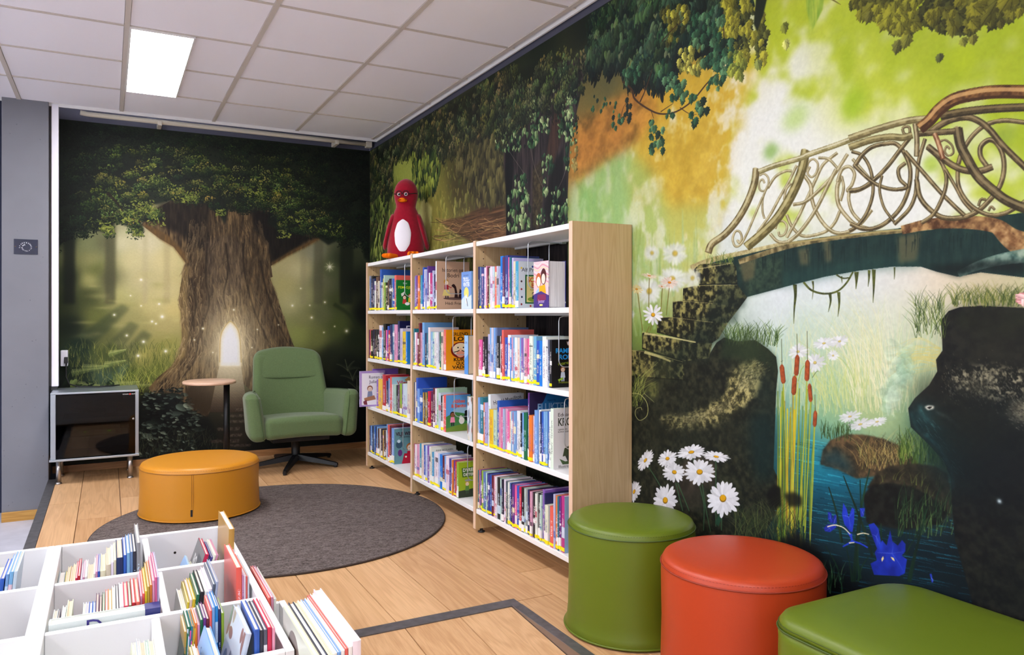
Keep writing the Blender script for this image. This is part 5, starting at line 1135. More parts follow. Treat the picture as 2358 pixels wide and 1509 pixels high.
def round_stool(name, label, loc, R, h, m, md, flare=0.012):
    t = thing(name, label, 'stool', loc, group='round upholstered stools')
    prof = [(0, 0.004), (R + flare * .6, 0.004), (R + flare, .012), (R + flare * .3, .03), (R, .07), (R - .003, h * .5), (R - .001, h - .06), (R - .002, h - .030)]
    lathe('side_cover', prof, m, t, 72)
    lathe('top_panel', [(R - .002, h - .0305), (R - .0045, h - .020), (R - .010, h - .010), (R - .022, h - .004), (R - .05, h - .001), (R * .5, h + .003), (0, h + .004)], m, t, 72)
    ring = [((R - .0005) * math.cos(2 * math.pi * k / 72), (R - .0005) * math.sin(2 * math.pi * k / 72), h - .0300) for k in range(72)]
    tube('seam', ring, .0022, md, t, 6, closed=True)
    ring = [((R + flare) * math.cos(2 * math.pi * k / 72), (R + flare) * math.sin(2 * math.pi * k / 72), .0085) for k in range(72)]
    tube('base_piping', ring, .0035, m, t, 6, closed=True)
    V = []; Fc = []                                     # stitches beside the seam
    for k in range(150):
        a = 2 * math.pi * k / 150; da = .55 * 2 * math.pi / 150; rr = R - .006
        Fc.append(tuple(range(len(V), len(V) + 4)))
        for aa, z in ((a, h - .0172), (a + da, h - .0172), (a + da, h - .0160), (a, h - .0160)): V.append(((rr + .0022 - (z - h + .0172) * .3) * math.cos(aa), (rr + .0022) * math.sin(aa), z))
    o = raw('stitching', V, Fc, md, t); o['kind'] = 'stuff'
    return t
M_GRN = vinyl('green_vinyl', (93, 110, 22)); M_GRN_D = mat('green_seam', (62, 82, 22), .6)
M_ORG = vinyl('orange_vinyl', (176, 60, 26)); M_ORG_D = mat('orange_seam', (140, 44, 20), .6)
M_YEL = vinyl('yellow_vinyl', (196, 130, 28)); M_YEL_D = mat('yellow_seam', (150, 96, 22), .6)
round_stool('round_stool', 'round olive green vinyl stool standing against the bookcase end', (1.643, 2.194, 0), .224, .388, M_GRN, M_GRN_D)
round_stool('round_stool', 'round orange vinyl stool between the two green seats', (1.663, 1.680, 0), .236, .388, M_ORG, M_ORG_D, .004)
RUGZ = .012
ys = round_stool('round_stool', 'low wide round yellow vinyl stool on the grey rug', (.459, 4.594, RUGZ), .312, .285, M_YEL, M_YEL_D, .004)
# its side seam and small black tab face the room
def radial(t, ang, r, z0, z1, w, th, name, m):
    ca, sa = math.cos(ang), math.sin(ang)
    V = []
    for rr in (r, r + th):
        for z in (z0, z1):
            for s_ in (-w / 2, w / 2): V.append((rr * ca - s_ * sa, rr * sa + s_ * ca, z))
    return raw(name, V, [(0, 1, 3, 2), (4, 6, 7, 5), (0, 4, 5, 1), (2, 3, 7, 6), (0, 2, 6, 4), (1, 5, 7, 3)], m, t)
sa_ = math.atan2(-.95, -.22)
for dw in (-.004, .004): radial(ys, sa_ + dw / .31, .310, .01, .252, .0016, .0022, 'seam', M_YEL_D)
radial(ys, sa_ - .012, .311, .035, .070, .010, .004, 'tab', mat('black_label', (22, 20, 20), .6))

# square seat
sq = thing('square_stool', 'square olive green vinyl bench seat with rounded corners against the bridge mural', 'bench', (1.662, 1.098, 0))
hh, hs = .385, .257
rings = [rsq(hs - .01, hs - .01, .085, .004), rsq(hs, hs, .09, .012), rsq(hs, hs, .09, .1), rsq(hs - .002, hs - .002, .09, hh - .06), rsq(hs - .001, hs - .001, .09, hh - .034)]
loft('side_cover', rings, M_GRN, sq)
rings = [rsq(hs - .001, hs - .001, .09, hh - .0345), rsq(hs - .004, hs - .004, .09, hh - .020), rsq(hs - .012, hs - .012, .085, hh - .008), rsq(hs - .03, hs - .03, .07, hh - .002), rsq(hs - .08, hs - .08, .05, hh + .002), rsq(hs - .2, hs - .2, .02, hh + .004)]
loft('top_panel', rings, M_GRN, sq)
tube('seam', rsq(hs - .0002, hs - .0002, .09, hh - .0342), .0022, M_GRN_D, sq, 6, closed=True)
tube('seam', rsq(hs - .0022, hs - .0022, .09, hh - .0240), .0010, M_GRN_D, sq, 5, closed=True)

# rug
def carpet():
    m = bpy.data.materials.new('grey_carpet'); m.use_nodes = True; nt = m.node_tree; b = nt.nodes['Principled BSDF']; N = nt.nodes.new; Lk = nt.links.new
    tc = N('ShaderNodeTexCoord'); mp = N('ShaderNodeMapping'); mp.inputs['Scale'].default_value = (1, 2.2, 1); mp.inputs['Rotation'].default_value = (0, 0, .5); Lk(tc.outputs['Object'], mp.inputs[0])
    a = N('ShaderNodeTexNoise'); a.inputs['Scale'].default_value = 130; a.inputs['Detail'].default_value = 3; Lk(mp.outputs[0], a.inputs['Vector'])
    c = N('ShaderNodeTexNoise'); c.inputs['Scale'].default_value = 26; c.inputs['Detail'].default_value = 4; Lk(mp.outputs[0], c.inputs['Vector'])
    mx = N('ShaderNodeMath'); mx.operation = 'MULTIPLY_ADD'; mx.inputs[1].default_value = .5; Lk(c.outputs['Fac'], mx.inputs[0]); Lk(a.outputs['Fac'], mx.inputs[2])
    r = N('ShaderNodeValToRGB'); r.color_ramp.elements[0].position = .52; r.color_ramp.elements[1].position = .98
    r.color_ramp.elements[0].color = lin((50, 44, 42)) + (1,); r.color_ramp.elements[1].color = lin((126, 115, 111)) + (1,)
    Lk(mx.outputs[0], r.inputs[0]); Lk(r.outputs[0], b.inputs['Base Color']); b.inputs['Roughness'].default_value = .95; b.inputs['Specular IOR Level'].default_value = .1
    bp = N('ShaderNodeBump'); bp.inputs['Strength'].default_value = .5; bp.inputs['Distance'].default_value = .004; Lk(a.outputs['Fac'], bp.inputs['Height']); Lk(bp.outputs[0], b.inputs['Normal'])
    return m
rug = thing('round_rug', 'large round grey brown carpet rug on the oak platform', 'rug', (.793, 4.145, 0))
RR = .880
lathe('carpet', [(0, .0008), (RR - .004, .0008), (RR, .003), (RR, .009), (RR - .004, RUGZ - .001), (0, RUGZ - .001)], carpet(), rug, 128)
tube('edge_binding', [((RR + .001) * math.cos(2 * math.pi * k / 128), (RR + .001) * math.sin(2 * math.pi * k / 128), .0055) for k in range(128)], .0046, mat('rug_binding', (58, 46, 40), .9), rug, 6, closed=True)

# side table
M_BLK = mat('black_metal', (22, 22, 24), .42, metal=.3)
tb = thing('side_table', 'small round pale wood side table on one black post beside the armchair', 'side table', (.7406, 5.70, 0))
M_TOP = wood_mat('pale_beech', (222, 186, 160), (196, 156, 128), 'X', 1.2, .45, .6)
n = 56; ring0 = []
cx, cy, ra, rb, zt = -.115, -.012, .175, .205, .641
def oval(s_, z): return [(cx + (ra + s_) * math.cos(2 * math.pi * k / n), cy + (rb + s_) * math.sin(2 * math.pi * k / n), z) for k in range(n)]
loft('table_top', [oval(-.010, zt - .020), oval(-.002, zt - .018), oval(0, zt - .012), oval(-.001, zt - .003), oval(-.005, zt)], M_TOP, tb)
lathe('post', [(.0, .012), (.021, .012), (.021, zt - .020), (0, zt - .020)], M_BLK, tb, 24)
lathe('mounting_plate', [(0, zt - .027), (.05, zt - .027), (.05, zt - .021), (0, zt - .021)], M_BLK, tb, 24)
lathe('base_plate', [(0, 0.0005), (.16, 0.0005), (.162, .004), (.158, .010), (.03, .013), (0, .013)], M_BLK, tb, 40, cx=-.06)

# armchair
def wool(name, c):
    return mat(name, c, .95, bump=.35, bscale=420, var=.16, vscale=260, sheen=.25, spec=.15)
M_WOOL = wool('green_wool', (90, 108, 70))
M_WOOLD = mat('green_wool_seam', (62, 84, 46), .95)
ch = thing('armchair', 'green wool swivel armchair with headrest in front of the tree mural', 'armchair', (1.212, 5.66, 0))
def seatfn(x, y, z):
    z += -.055 * (y + .27) / .55 if y > -.27 else 0
    return (x, y, z + .012 * (1 - (x / .27) ** 2))
V, Fc = rbox_vf(.270, .285, .074, .042, 5, 8, lambda x, y, z: (x, y - .03, z + .312 - .07 * max(0, (y + .2)) + .010 * (1 - (x / .268) ** 2)))
raw('seat_cushion', V, Fc, M_WOOL, ch, True)
def backfn(x, y, z):                                  # local z runs -0.31 .. 0.31
    t = (z + .31) / .62
    w = 1.0 - .10 * t - .05 * t * t + .05 * max(0, .45 - t)
    X = x * w
    u = x / .290
    Y = y + .175 + .15 * t + .05 * t * t - .085 * u * u * (1 - .25 * t)
    return (X, Y, z + .545 - .040 * u * u * t * t)
V, Fc = rbox_vf(.290, .062, .31, .060, 5, 12, backfn)
raw('backrest', V, Fc, M_WOOL, ch, True)
def headfn(x, y, z):
    u = x / .262; v = z / .098
    X, Y, Z_ = backfn(x * (1 if v < .6 else 1 - .04 * (v - .6)), -.062, z + .198)
    bul = .036 * max(0, 1 - abs(u) ** 3.2) * (1 - .72 * ((v + 1) / 2) ** 1.6)
    return (X, Y + .014 - bul + (y + .026) * .25, Z_ - .024 * (1 - u * u) * max(0, -v) + .004)
V, Fc = rbox_vf(.262, .026, .098, .026, 5, 14, headfn)
raw('headrest_pillow', V, Fc, M_WOOL, ch, True)
def armfn(sd):
    def f(x, y, z):                                    # y -0.26..0.26 front to back, z -0.165..0.165
        t = (z + .165) / .33; fr = (y + .26) / .52
        X = sd * (.322 + .040 * (t - .35)) + x * (1 - .16 * t) - sd * (.050 + .03 * t) * fr * fr
        Y = y - .06 + .03 * t
        Zz = z + .402 - .030 * fr * t - (.004 if t > .9 else 0)
        return (X, Y, Zz)
    return f
for sd in (-1, 1):
    V, Fc = rbox_vf(.060, .265, .168, .050, 6, 8, armfn(sd)); a = raw('armrest', V, Fc, M_WOOL, ch, True)
    f = armfn(sd)
    P = [f(-sd * .030, -.2655, z) for z in np.linspace(-.16, .11, 8)] + [f(-sd * .030, -.25, .150), f(-sd * .030, -.2, .1695), f(-sd * .030, 0, .1700), f(-sd * .030, .22, .1700)]
    raw('seam', *tube_vf(P, .0022, 6), M_WOOLD, a, True)
box('seat_plate', -.20, .20, -.20, .22, .205, .238, M_BLK, ch, bevel=.006)
lathe('column', [(0, .04), (.036, .04), (.036, .075), (.030, .080), (.030, .19), (.05, .20), (.05, .206), (0, .206)], M_BLK, ch, 28)
for ex, ey in ((-.147, -.332), (.254, -.208), (.305, .20), (-.08, .345), (-.325, -.007)):
    L_ = math.hypot(ex, ey); ux, uy = ex / L_, ey / L_; px_, py_ = -uy, ux
    rr = []
    for s_, w_, zb, zt_ in ((.0, .024, .040, .082), (.05, .023, .040, .080), (L_ * .6, .019, .026, .056), (L_ - .02, .016, .014, .036), (L_, .013, .014, .030)):
        rr.append([(ux * s_ + px_ * w_, uy * s_ + py_ * w_, zb), (ux * s_ - px_ * w_, uy * s_ - py_ * w_, zb), (ux * s_ - px_ * w_ * .7, uy * s_ - py_ * w_ * .7, zt_), (ux * s_ + px_ * w_ * .7, uy * s_ + py_ * w_ * .7, zt_)])
    lg = loft('leg', rr, M_BLK, ch, smooth=False)
    raw('foot_pad', *lathe_vf([(0, 0.0005), (.013, 0.0005), (.013, .014), (0, .014)], 12, ux * (L_ - .015), uy * (L_ - .015)), mat('black_plastic'), lg, True)

# glazed rack cabinet
M_ALU = mat('brushed_aluminium', (176, 186, 194), .35, metal=.85); M_RACK = mat('rack_grey', (108, 116, 124), .5, metal=.4)
M_CHR = mat('chrome', (176, 172, 170), .28, metal=1.0)
M_DGL = bpy.data.materials.new('smoked_glass'); M_DGL.use_nodes = True
_nt = M_DGL.node_tree; _tr = _nt.nodes.new('ShaderNodeBsdfTransparent'); _tr.inputs[0].default_value = (.20, .20, .22, 1)
_gl = _nt.nodes.new('ShaderNodeBsdfGlossy'); _gl.inputs['Roughness'].default_value = .03; _gl.inputs[0].default_value = (.8, .8, .8, 1)
_fr = _nt.nodes.new('ShaderNodeFresnel'); _fr.inputs[0].default_value = 1.45; _mx = _nt.nodes.new('ShaderNodeMixShader')
_nt.links.new(_fr.outputs[0], _mx.inputs[0]); _nt.links.new(_tr.outputs[0], _mx.inputs[1]); _nt.links.new(_gl.outputs[0], _mx.inputs[2]); _nt.links.new(_mx.outputs[0], _nt.nodes['Material Output'].inputs[0])
rc_o = (-.072, 5.90, 0)
rc = thing('rack_cabinet', 'low aluminium network rack cabinet with smoked glass door on chrome legs', 'cabinet', rc_o)
x0, x1, y0, y1, z0, z1 = -.327, .183, 5.70, 6.10, .155, .597
def rb(name, *a, m=M_ALU, parent=rc, bevel=.002): return box(name, *a, m, parent, off=rc_o, bevel=bevel)
rb('top_panel', x0, x1, y0, y1, z1 - .012, z1); rb('bottom_panel', x0 - .006, x1 + .002, y0 - .012, y1, z0, z0 + .014)
rb('side_panel', x0, x0 + .008, y0 + .01, y1, z0 + .0145, z1 - .0125); rb('side_panel', x1 - .008, x1, y0 + .01, y1, z0 + .0145, z1 - .0125)
rb('back_panel', x0 + .0085, x1 - .0085, y1 - .006, y1, z0 + .0145, z1 - .0125, m=mat('black_plastic'))
rb('door_post', x0 + .0005, x0 + .030, y0 - .004, y0 + .008, z0 + .0145, z1 - .0125); rb('door_post', x1 - .022, x1 - .0005, y0 - .004, y0 + .008, z0 + .0145, z1 - .0125)
for xa in (x0 + .040, x1 - .058):
    rl_ = rb('mounting_rail', xa, xa + .020, y0 + .05, y0 + .054, z0 + .02, z1 - .02, m=M_RACK, bevel=0)
    V = []; Fc = []
    for k in range(22):
        zz = z0 + .032 + k * .0175; Fc += [tuple(i + len(V) for i in f) for f in BOXF]; V += boxv(xa + .006, xa + .014, y0 + .0485, y0 + .0497, zz, zz + .009)
    raw('slot_row', V, Fc, mat('slot_black', (8, 8, 8), .8), rl_, off=rc_o)
dr = rb('glass_door', x0 + .030, x1 - .022, y0 - .006, y0 - .001, z0 + .020, z1 - .016, m=M_DGL, bevel=0)
lk = raw('lock', *lathe_vf([(0, 0), (.007, 0), (.007, .006), (.004, .008), (0, .008)], 16), M_CHR, dr, True); lk.rotation_euler = (math.radians(90), 0, 0); lk.location = (.150 - rc_o[0], y0 - .007 - rc_o[1], .405)
def lettering(name, s, loc, size, m, parent, rot=(math.radians(90), 0, 0), width=None, bold=0.0, thick=.0006):
    V, T, w = text_tris(s, bold); k = size if width is None else width / w
    n_ = len(V); VV = [(v[0] * k, v[1] * size, 0) for v in V] + [(v[0] * k, v[1] * size, thick) for v in V]
    FF = [(t[2], t[1], t[0]) for t in T] + [tuple(i + n_ for i in t) for t in T]
    o = raw(name, VV, FF, m, parent); o.location = loc; o.rotation_euler = rot; return o
M_LW = mat('white_ink', (226, 226, 226), .6); M_LR = mat('red_ink', (190, 60, 50), .5)
lettering('logo_lettering', 'TETONOR', (.085 - rc_o[0], y0 - .0066 - rc_o[1], .568), .0100, M_LW, dr, width=.036)
lettering('logo_lettering', 'GRUPPEN', (.138 - rc_o[0], y0 - .0066 - rc_o[1], .568), .0100, M_LW, dr, width=.035)
V, Fc = lathe_vf([(0, 0), (.0062, 0), (.0062, .0006), (0, .0006)], 16); lo = raw('logo_emblem', V, Fc, M_LR, dr); lo.rotation_euler = (math.radians(90), 0, 0); lo.location = (.1295 - rc_o[0], y0 - .0066 - rc_o[1], .5715)
for (lx, ly) in ((-.284, 5.757), (.133, 5.757), (-.284, 6.05), (.133, 6.05)):
    lg = raw('leg', *lathe_vf([(0, .012), (.0150, .012), (.0150, z0 - .0005), (0, z0 - .0005)], 20, lx - rc_o[0], ly - rc_o[1]), M_CHR, rc, True)
    raw('foot_flange', *lathe_vf([(0, 0.0005), (.020, 0.0005), (.021, .003), (.016, .010), (.0125, .013), (0, .013)], 20, lx - rc_o[0], ly - rc_o[1]), M_CHR, lg, True)
M_DEV = mat('black_device', (30, 30, 34), .5)
nd = thing('network_switch', 'black network device with green lights inside the glazed rack cabinet', 'network device', (-.07, 5.88, .30))
box('casing', -.22, .075, 5.78, 5.98, .300, .338, M_DEV, nd, off=(-.07, 5.88, .30), bevel=.003)
M_LED = mat('green_led', (40, 60, 10), .5, emit=(170, 255, 40), estr=2.2)
for xx in (-.140, -.133, -.002, .005, .012): box('status_light', xx, xx + .004, 5.7775, 5.7795, .322, .327, M_LED, nd, off=(-.07, 5.88, .30))
rt = thing('router', 'pale round router puck standing on the shelf in the rack cabinet', 'router', (.02, 5.86, .42))
raw('dome', *lathe_vf([(0, .012), (.03, .014), (.036, .03), (.032, .05), (.018, .064), (0, .068)], 24), mat('router_grey', (150, 150, 156), .5), rt, True)
box('foot', -.04, .04, -.03, .03, .0, .012, M_DEV, rt, bevel=.002)
sh_ = rb('inner_shelf', x0 + .062, x1 - .062, y0 + .056, y1 - .02, .408, .4195, m=M_RACK)
rb('inner_shelf', x0 + .062, x1 - .062, y0 + .056, y1 - .02, .288, .2995, m=M_RACK)
rq = random.Random(5)
for k in range(5):
    xx = -.2 + .07 * k; P = [(xx + rq.uniform(-.03, .03) + .02 * math.sin(j), 5.95 + .03 * math.cos(j * 1.7 + k), .43 + .012 * j + rq.uniform(-.008, .008)) for j in range(9)]
    tag(tube('patch_cable', [tuple(v) for v in P], .0035, mat('black_cable', (14, 14, 16), .6), None, 6), 'loop of black patch cable inside the rack cabinet', 'cable', 'patch cables in the rack')
so = thing('wall_socket', 'small white wall socket with a black plug beside the cable trunking', 'socket', (-.268, 6.13, .80))
box('housing', -.022, .022, -.03, .033, -.055, .055, mat('trunking_white'), so, bevel=.006)
box('plug', .0, .022, -.052, -.0305, -.035, .010, mat('black_plastic'), so, bevel=.005)
tag(tube('power_cable', [(-.255, 6.09, .765), (-.256, 6.085, .72), (-.255, 6.075, .67), (-.235, 6.05, .625), (-.18, 6.02, .606), (-.06, 6.0, .603), (.03, 6.03, .603), (.07, 6.08, .603)], .0045, mat('black_cable'), None, 8), 'black power cable dropping from the socket onto the rack cabinet', 'cable')

# plaque on the pillar
pl = thing('plaque', 'small dark blue plaque with a spiral of white lettering on the grey pillar', 'plaque', (-.478, 5.9295, 1.549))
box('plate', -.067, .067, -.004, 0, -.049, .049, mat('plaque_blue', (22, 28, 52), .18, coat=.5), pl, bevel=.001)
for sx in (-1, 1):
    o = raw('screw', *lathe_vf([(0, 0), (.0042, 0), (.003, .0016), (0, .002)], 12), mat('bronze_screw', (110, 90, 74), .4, metal=.7), pl, True); o.rotation_euler = (math.radians(90), 0, 0); o.location = (sx * .058, -.0041, 0)
for k, cch in enumerate('SPAREBANKSTIFTELSEN DNB'):
    if cch == ' ': continue
    a = math.radians(188 - k * 19.5); rr = .033 - .0008 * k if k < 12 else .0234 - .0007 * (k - 12)
    ax, az = .0015 + rr * math.cos(a), -.004 + rr * math.sin(a) * (.92)
    lettering('spiral_letter', cch, (ax, -.0042, az), .0098, M_LW, pl, rot=(math.radians(90), -(a - math.pi / 2), 0), bold=.012)
for k in range(15):
    a = math.radians(128 - k * 5.4); lettering('small_letter', 'GAVE'[k % 4], (.040 * math.cos(a), -.0042, -.012 + .042 * math.sin(a)), .0042, mat('grey_ink', (150, 150, 150), .6), pl, rot=(math.radians(90), -(a - math.pi / 2), 0))
# ------------------------------------------------------------------ bookcase
BX0, BX1 = 1.632, 1.924
UP = [2.577, 3.482, 4.388, 5.292]; PT = .026
SHZ = [.124, .4534, .792, 1.1306, 1.4687]            # shelf tops, bottom to top
bc_o = (1.778, 3.93, 0)
bc = thing('bookcase', 'long white and oak bookcase with three bays along the bridge mural', 'bookcase', bc_o)
for i, yc in enumerate(UP):
    top = 1.4755 if i == 0 else 1.474
    sp_ = box('end_panel' if i in (0, 3) else 'upright', BX0 + .0012, BX1, yc - PT / 2, yc + PT / 2, .022, top, M_CASE, bc, off=bc_o)
    box('edge_band', BX0, BX0 + .001, yc - PT / 2, yc + PT / 2, .022, top, M_EDGE, sp_, off=bc_o)
    V = []; Fc = []
    for xx in (BX0 + .045, BX1 - .05):
        for k in range(38):
            zz = .16 + k * .034
            if min(abs(zz - s_) for s_ in SHZ) < .03: continue
            for sd in (-1, 1):
                if (sd < 0 and i == 0) or (sd > 0 and i == 3): continue
                b0 = len(V); yy = yc + sd * (PT / 2 + .0003)
                for q in range(6): V.append((xx + .0032 * math.cos(q * 1.047), yy, zz + .0032 * math.sin(q * 1.047)))
                Fc.append(tuple(range(b0, b0 + 6)))
    o = raw('pin_hole_rows', V, Fc, mat('hole_dark', (40, 30, 22), .9), sp_, off=bc_o); o['kind'] = 'stuff'
    for xx in (BX0 + .04, BX1 - .04):
        V, Fc = lathe_vf([(0, 0.0005), (.018, 0.0005), (.018, .006), (.008, .008), (.008, .0215), (0, .0215)], 14, xx - bc_o[0], yc - bc_o[1])
        raw('levelling_foot', V, Fc, mat('black_plastic'), bc, True)
for b in range(3):
    ya, yb = UP[b] + PT / 2 + .0005, UP[b + 1] - PT / 2 - .0005
    for z in SHZ:
        s_ = box('shelf', BX0 + .004, BX1 - .012, ya, yb, z - .023, z, M_WHITE, bc, off=bc_o, bevel=.0015, segs=1)
        if z > .2:
            box('hanger_rail', BX1 - .085, BX1 - .060, ya + .03, yb - .03, z - .034, z - .0235, mat('rail_grey', (206, 204, 200), .5), s_, off=bc_o)
# hanging wire book supports
M_WIRE = mat('grey_wire', (196, 200, 208), .3, metal=.8)
def wire(px, row, depth=.11, drop=.215, x_front=1.668, lab=''):
    """px: where the front rod shows in the picture on the plane of its rod"""
    Y = on_x(px, 700, x_front)[1]; zt = SHZ[row] - .0345; o_ = (x_front, Y, zt)
    r = .03; xb = x_front + depth
    P = [(BX1 - .072, Y, zt - .003), (x_front + .02, Y, zt - .003), (x_front + .004, Y, zt - .008), (x_front, Y, zt - .022)]
    for k in range(1, 5): P.append((x_front, Y, zt - .022 - (drop - .052) * k / 4))
    for k in range(1, 7):
        a = math.pi / 2 * k / 6; P.append((x_front + r * (1 - math.cos(a)), Y, zt - drop + r - r * math.sin(a)))
    P.append((xb - r, Y, zt - drop))
    for k in range(1, 7):
        a = math.pi / 2 * k / 6; P.append((xb - r + r * math.sin(a), Y, zt - drop + r - r * math.cos(a)))
    P += [(xb, Y, zt - .1), (xb, Y, zt - .022), (xb + .005, Y, zt - .005), (BX1 - .072, Y, zt - .0045)]
    t = thing('wire_book_support', lab, 'book support', o_, group='hanging wire book supports')
    tube('wire', P, .0023, M_WIRE, t, 6, off=o_)
    box('slider', BX1 - .084, BX1 - .061, Y - .012, Y + .012, zt - .007, zt + .0008, M_WIRE, t, off=o_)
BAY = ['near bay', 'middle bay', 'far bay']; ROWN = ['bottom shelf', 'third shelf', 'second shelf', 'top shelf']
for px, row, b in ((932, 4, 2), (1027, 4, 1), (1216, 4, 0), (1043, 3, 1), (1287, 3, 0), (1046, 2, 1), (1300, 2, 0), (928, 1, 2), (1077, 1, 1)):
    wire(px, row, lab='grey wire book support hanging over the %s of the %s' % (ROWN[row - 1], BAY[b]), drop=.215 if row > 1 else .19)
# ------------------------------------------------------------------ plush penguin on the bookcase
M_RED = mat('red_felt', (142, 8, 34), .95, bump=.3, bscale=380, var=.10, vscale=60, sheen=.3, spec=.1)
M_FELTW = mat('white_felt', (226, 222, 228), .95, bump=.3, bscale=380, spec=.1)
M_FELTO = mat('orange_felt', (232, 116, 16), .95, bump=.3, bscale=300, spec=.1)
pg = thing('plush_penguin', 'red knitted toy penguin with black glasses sitting on top of the bookcase', 'soft toy', (1.772, 4.865, SHZ[4] + .0005), rz=math.radians(-27))
# local: -y is the front, x to its left in the picture's right
PR = [(0.0, .085, .060), (.006, .118, .085), (.03, .126, .092), (.09, .124, .090), (.16, .116, .084), (.22, .106, .077), (.27, .096, .070), (.31, .084, .063), (.335, .074, .058), (.352, .066, .054), (.366, .066, .054), (.385, .070, .058), (.41, .077, .063), (.44, .081, .066), (.47, .078, .064), (.50, .069, .057), (.525, .052, .044), (.542, .030, .026), (.55, 0.006, .006)]
def prad(z):
    for (za, a, b), (zb, c, d) in zip(PR, PR[1:]):
        if za <= z <= zb: t = (z - za) / (zb - za); return a + (c - a) * t, b + (d - b) * t
    return PR[-1][1:]
def lean(z): return .012 * (z / .55) ** 2            # settles back a little
n = 40; rings = []
for z, a, b in PR: rings.append([(a * math.cos(2 * math.pi * k / n), b * math.sin(2 * math.pi * k / n) + lean(z), z) for k in range(n)])
loft('body', rings, M_RED, pg)
def front(x, z, off=.0):                              # point on the front of the body
    a, b = prad(z); u = max(-1, min(1, x / a)); return (x, -b * math.sqrt(1 - u * u) - off + lean(z), z)
V = []; Fc = []; NR = 9; NA = 36; cz, hx_, hz_ = .158, .055, .108; cxp = -.012
for r in range(NR + 1):
    for k in range(NA):
        a = 2 * math.pi * k / NA; rr = r / NR * (1 + .018 * math.sin(a * 9))
        x, z = cxp + hx_ * rr * math.cos(a), cz + hz_ * rr * math.sin(a); V.append(front(x, z, .0035 if r < NR else .0005))
for r in range(NR):
    for k in range(NA): k2 = (k + 1) % NA; Fc.append((r * NA + k, (r + 1) * NA + k, (r + 1) * NA + k2, r * NA + k2))
raw('belly_patch', V, Fc, M_FELTW, pg, True)
for sd in (-1, 1):
    rings = []
    for t in np.linspace(0, 1, 12):
        z = .305 - .235 * t; w = .016 + .040 * math.sin(math.pi * min(1, t * .92 + .06)) ** .8; th = .017 * (1 - .3 * t) + .003
        xc = sd * (.075 + .072 * t ** .8); yc = .004 + .012 * t - .004
        if t > .97: w *= .35; th *= .4
        rings.append([(xc + sd * th * math.cos(a), yc + w * math.sin(a), z + .004 * math.cos(a)) for a in np.linspace(0, 2 * math.pi, 16, endpoint=False)])
    if sd > 0: rings = [r[::-1] for r in rings]
    loft('wing', rings[::-1], M_RED, pg)
V, Fc = rbox_vf(.030, .022, .0145, .0143, 6, 4, lambda x, y, z: (x * (1 - .3 * max(0, -y) / .022), y + front(0, .40)[1] - .008, z + .400 - .010 * (x / .03) ** 2 * (1 if z > 0 else -.6) - .004))
raw('beak', [(v[0] - .016, v[1], v[2]) for v in V], Fc, M_FELTO, pg, True)
for ex in (-.040, .007):
    ez = .436; c = front(ex, ez)
    e = raw('eye', *lathe_vf([(0, 0), (.0115, 0), (.0115, .004), (.0095, .0065), (0, .0068)], 24), mat('eye_white', (232, 230, 228), .4), pg, True)
    e.location = (c[0], c[1] + .002, c[2]); e.rotation_euler = (math.radians(90), 0, -ex * 4)
    p_ = raw('pupil', *lathe_vf([(.0082, .0060), (.0082, .0072), (.0055, .0098), (0, .0108)], 20), mat('pupil_black', (10, 10, 10), .1), e, True)
    raw('highlight', *lathe_vf([(0, .0100), (.0018, .0102), (0, .0116)], 8, -.003, .003), mat('eye_white'), p_, True)
gl = bpy.data.objects.new('glasses', None); COL.objects.link(gl); gl.parent = pg; gl['label'] = 'black felt glasses'
M_FELTK = mat('black_felt', (24, 20, 24), .9)
for ex in (-.040, .007):
    P = [front(ex + .020 * math.cos(a), .438 + .020 * math.sin(a), .008) for a in np.linspace(math.radians(-10), math.radians(190), 14)]
    tube('rim', P, .0026, M_FELTK, gl, 6)
    P = [front(ex + .020 * math.cos(a), .438 + .016 * math.sin(a), .004) for a in np.linspace(math.radians(190), math.radians(350), 12)]
    tube('rim', P, .0016, mat('dark_red_thread', (70, 8, 22), .9), gl, 6)
tube('bridge', [front(x, .440, .009) for x in (-.0210, -.0165, -.012)], .0024, M_FELTK, gl, 6)
for sd, xs in ((1, (.027, .040, .055, .068, .076)), (-1, (-.059, -.066, -.073, -.078))):
    tube('temple', [front(x, .437 + .010 * i / 4, .005 if abs(x) < .075 else .001) for i, x in enumerate(xs)], .0028, M_FELTK, gl, 6)
for (fx, rz) in ((-.082, -.55), (.055, .25)):
    ca, sa = math.cos(rz), math.sin(rz)
    def ff(x, y, z):
        t = (-y + .045) / .09                          # toes at the front
        w = .75 + .45 * t; X = x * w; Zz = z + .0175
        Yy = y - (.022 * abs(math.cos(x / .034 * 4.2)) * max(0, t - .55) * 2)
        Zz += .020 * t * t if fx > 0 else .004 * t
        xx, yy = X * ca - Yy * sa, X * sa + Yy * ca
        return (fx + xx, -.100 + yy, Zz)
    V, Fc = rbox_vf(.034, .045, .015, .0148, 5, 10, ff); raw('foot', V, Fc, M_FELTO, pg, True)
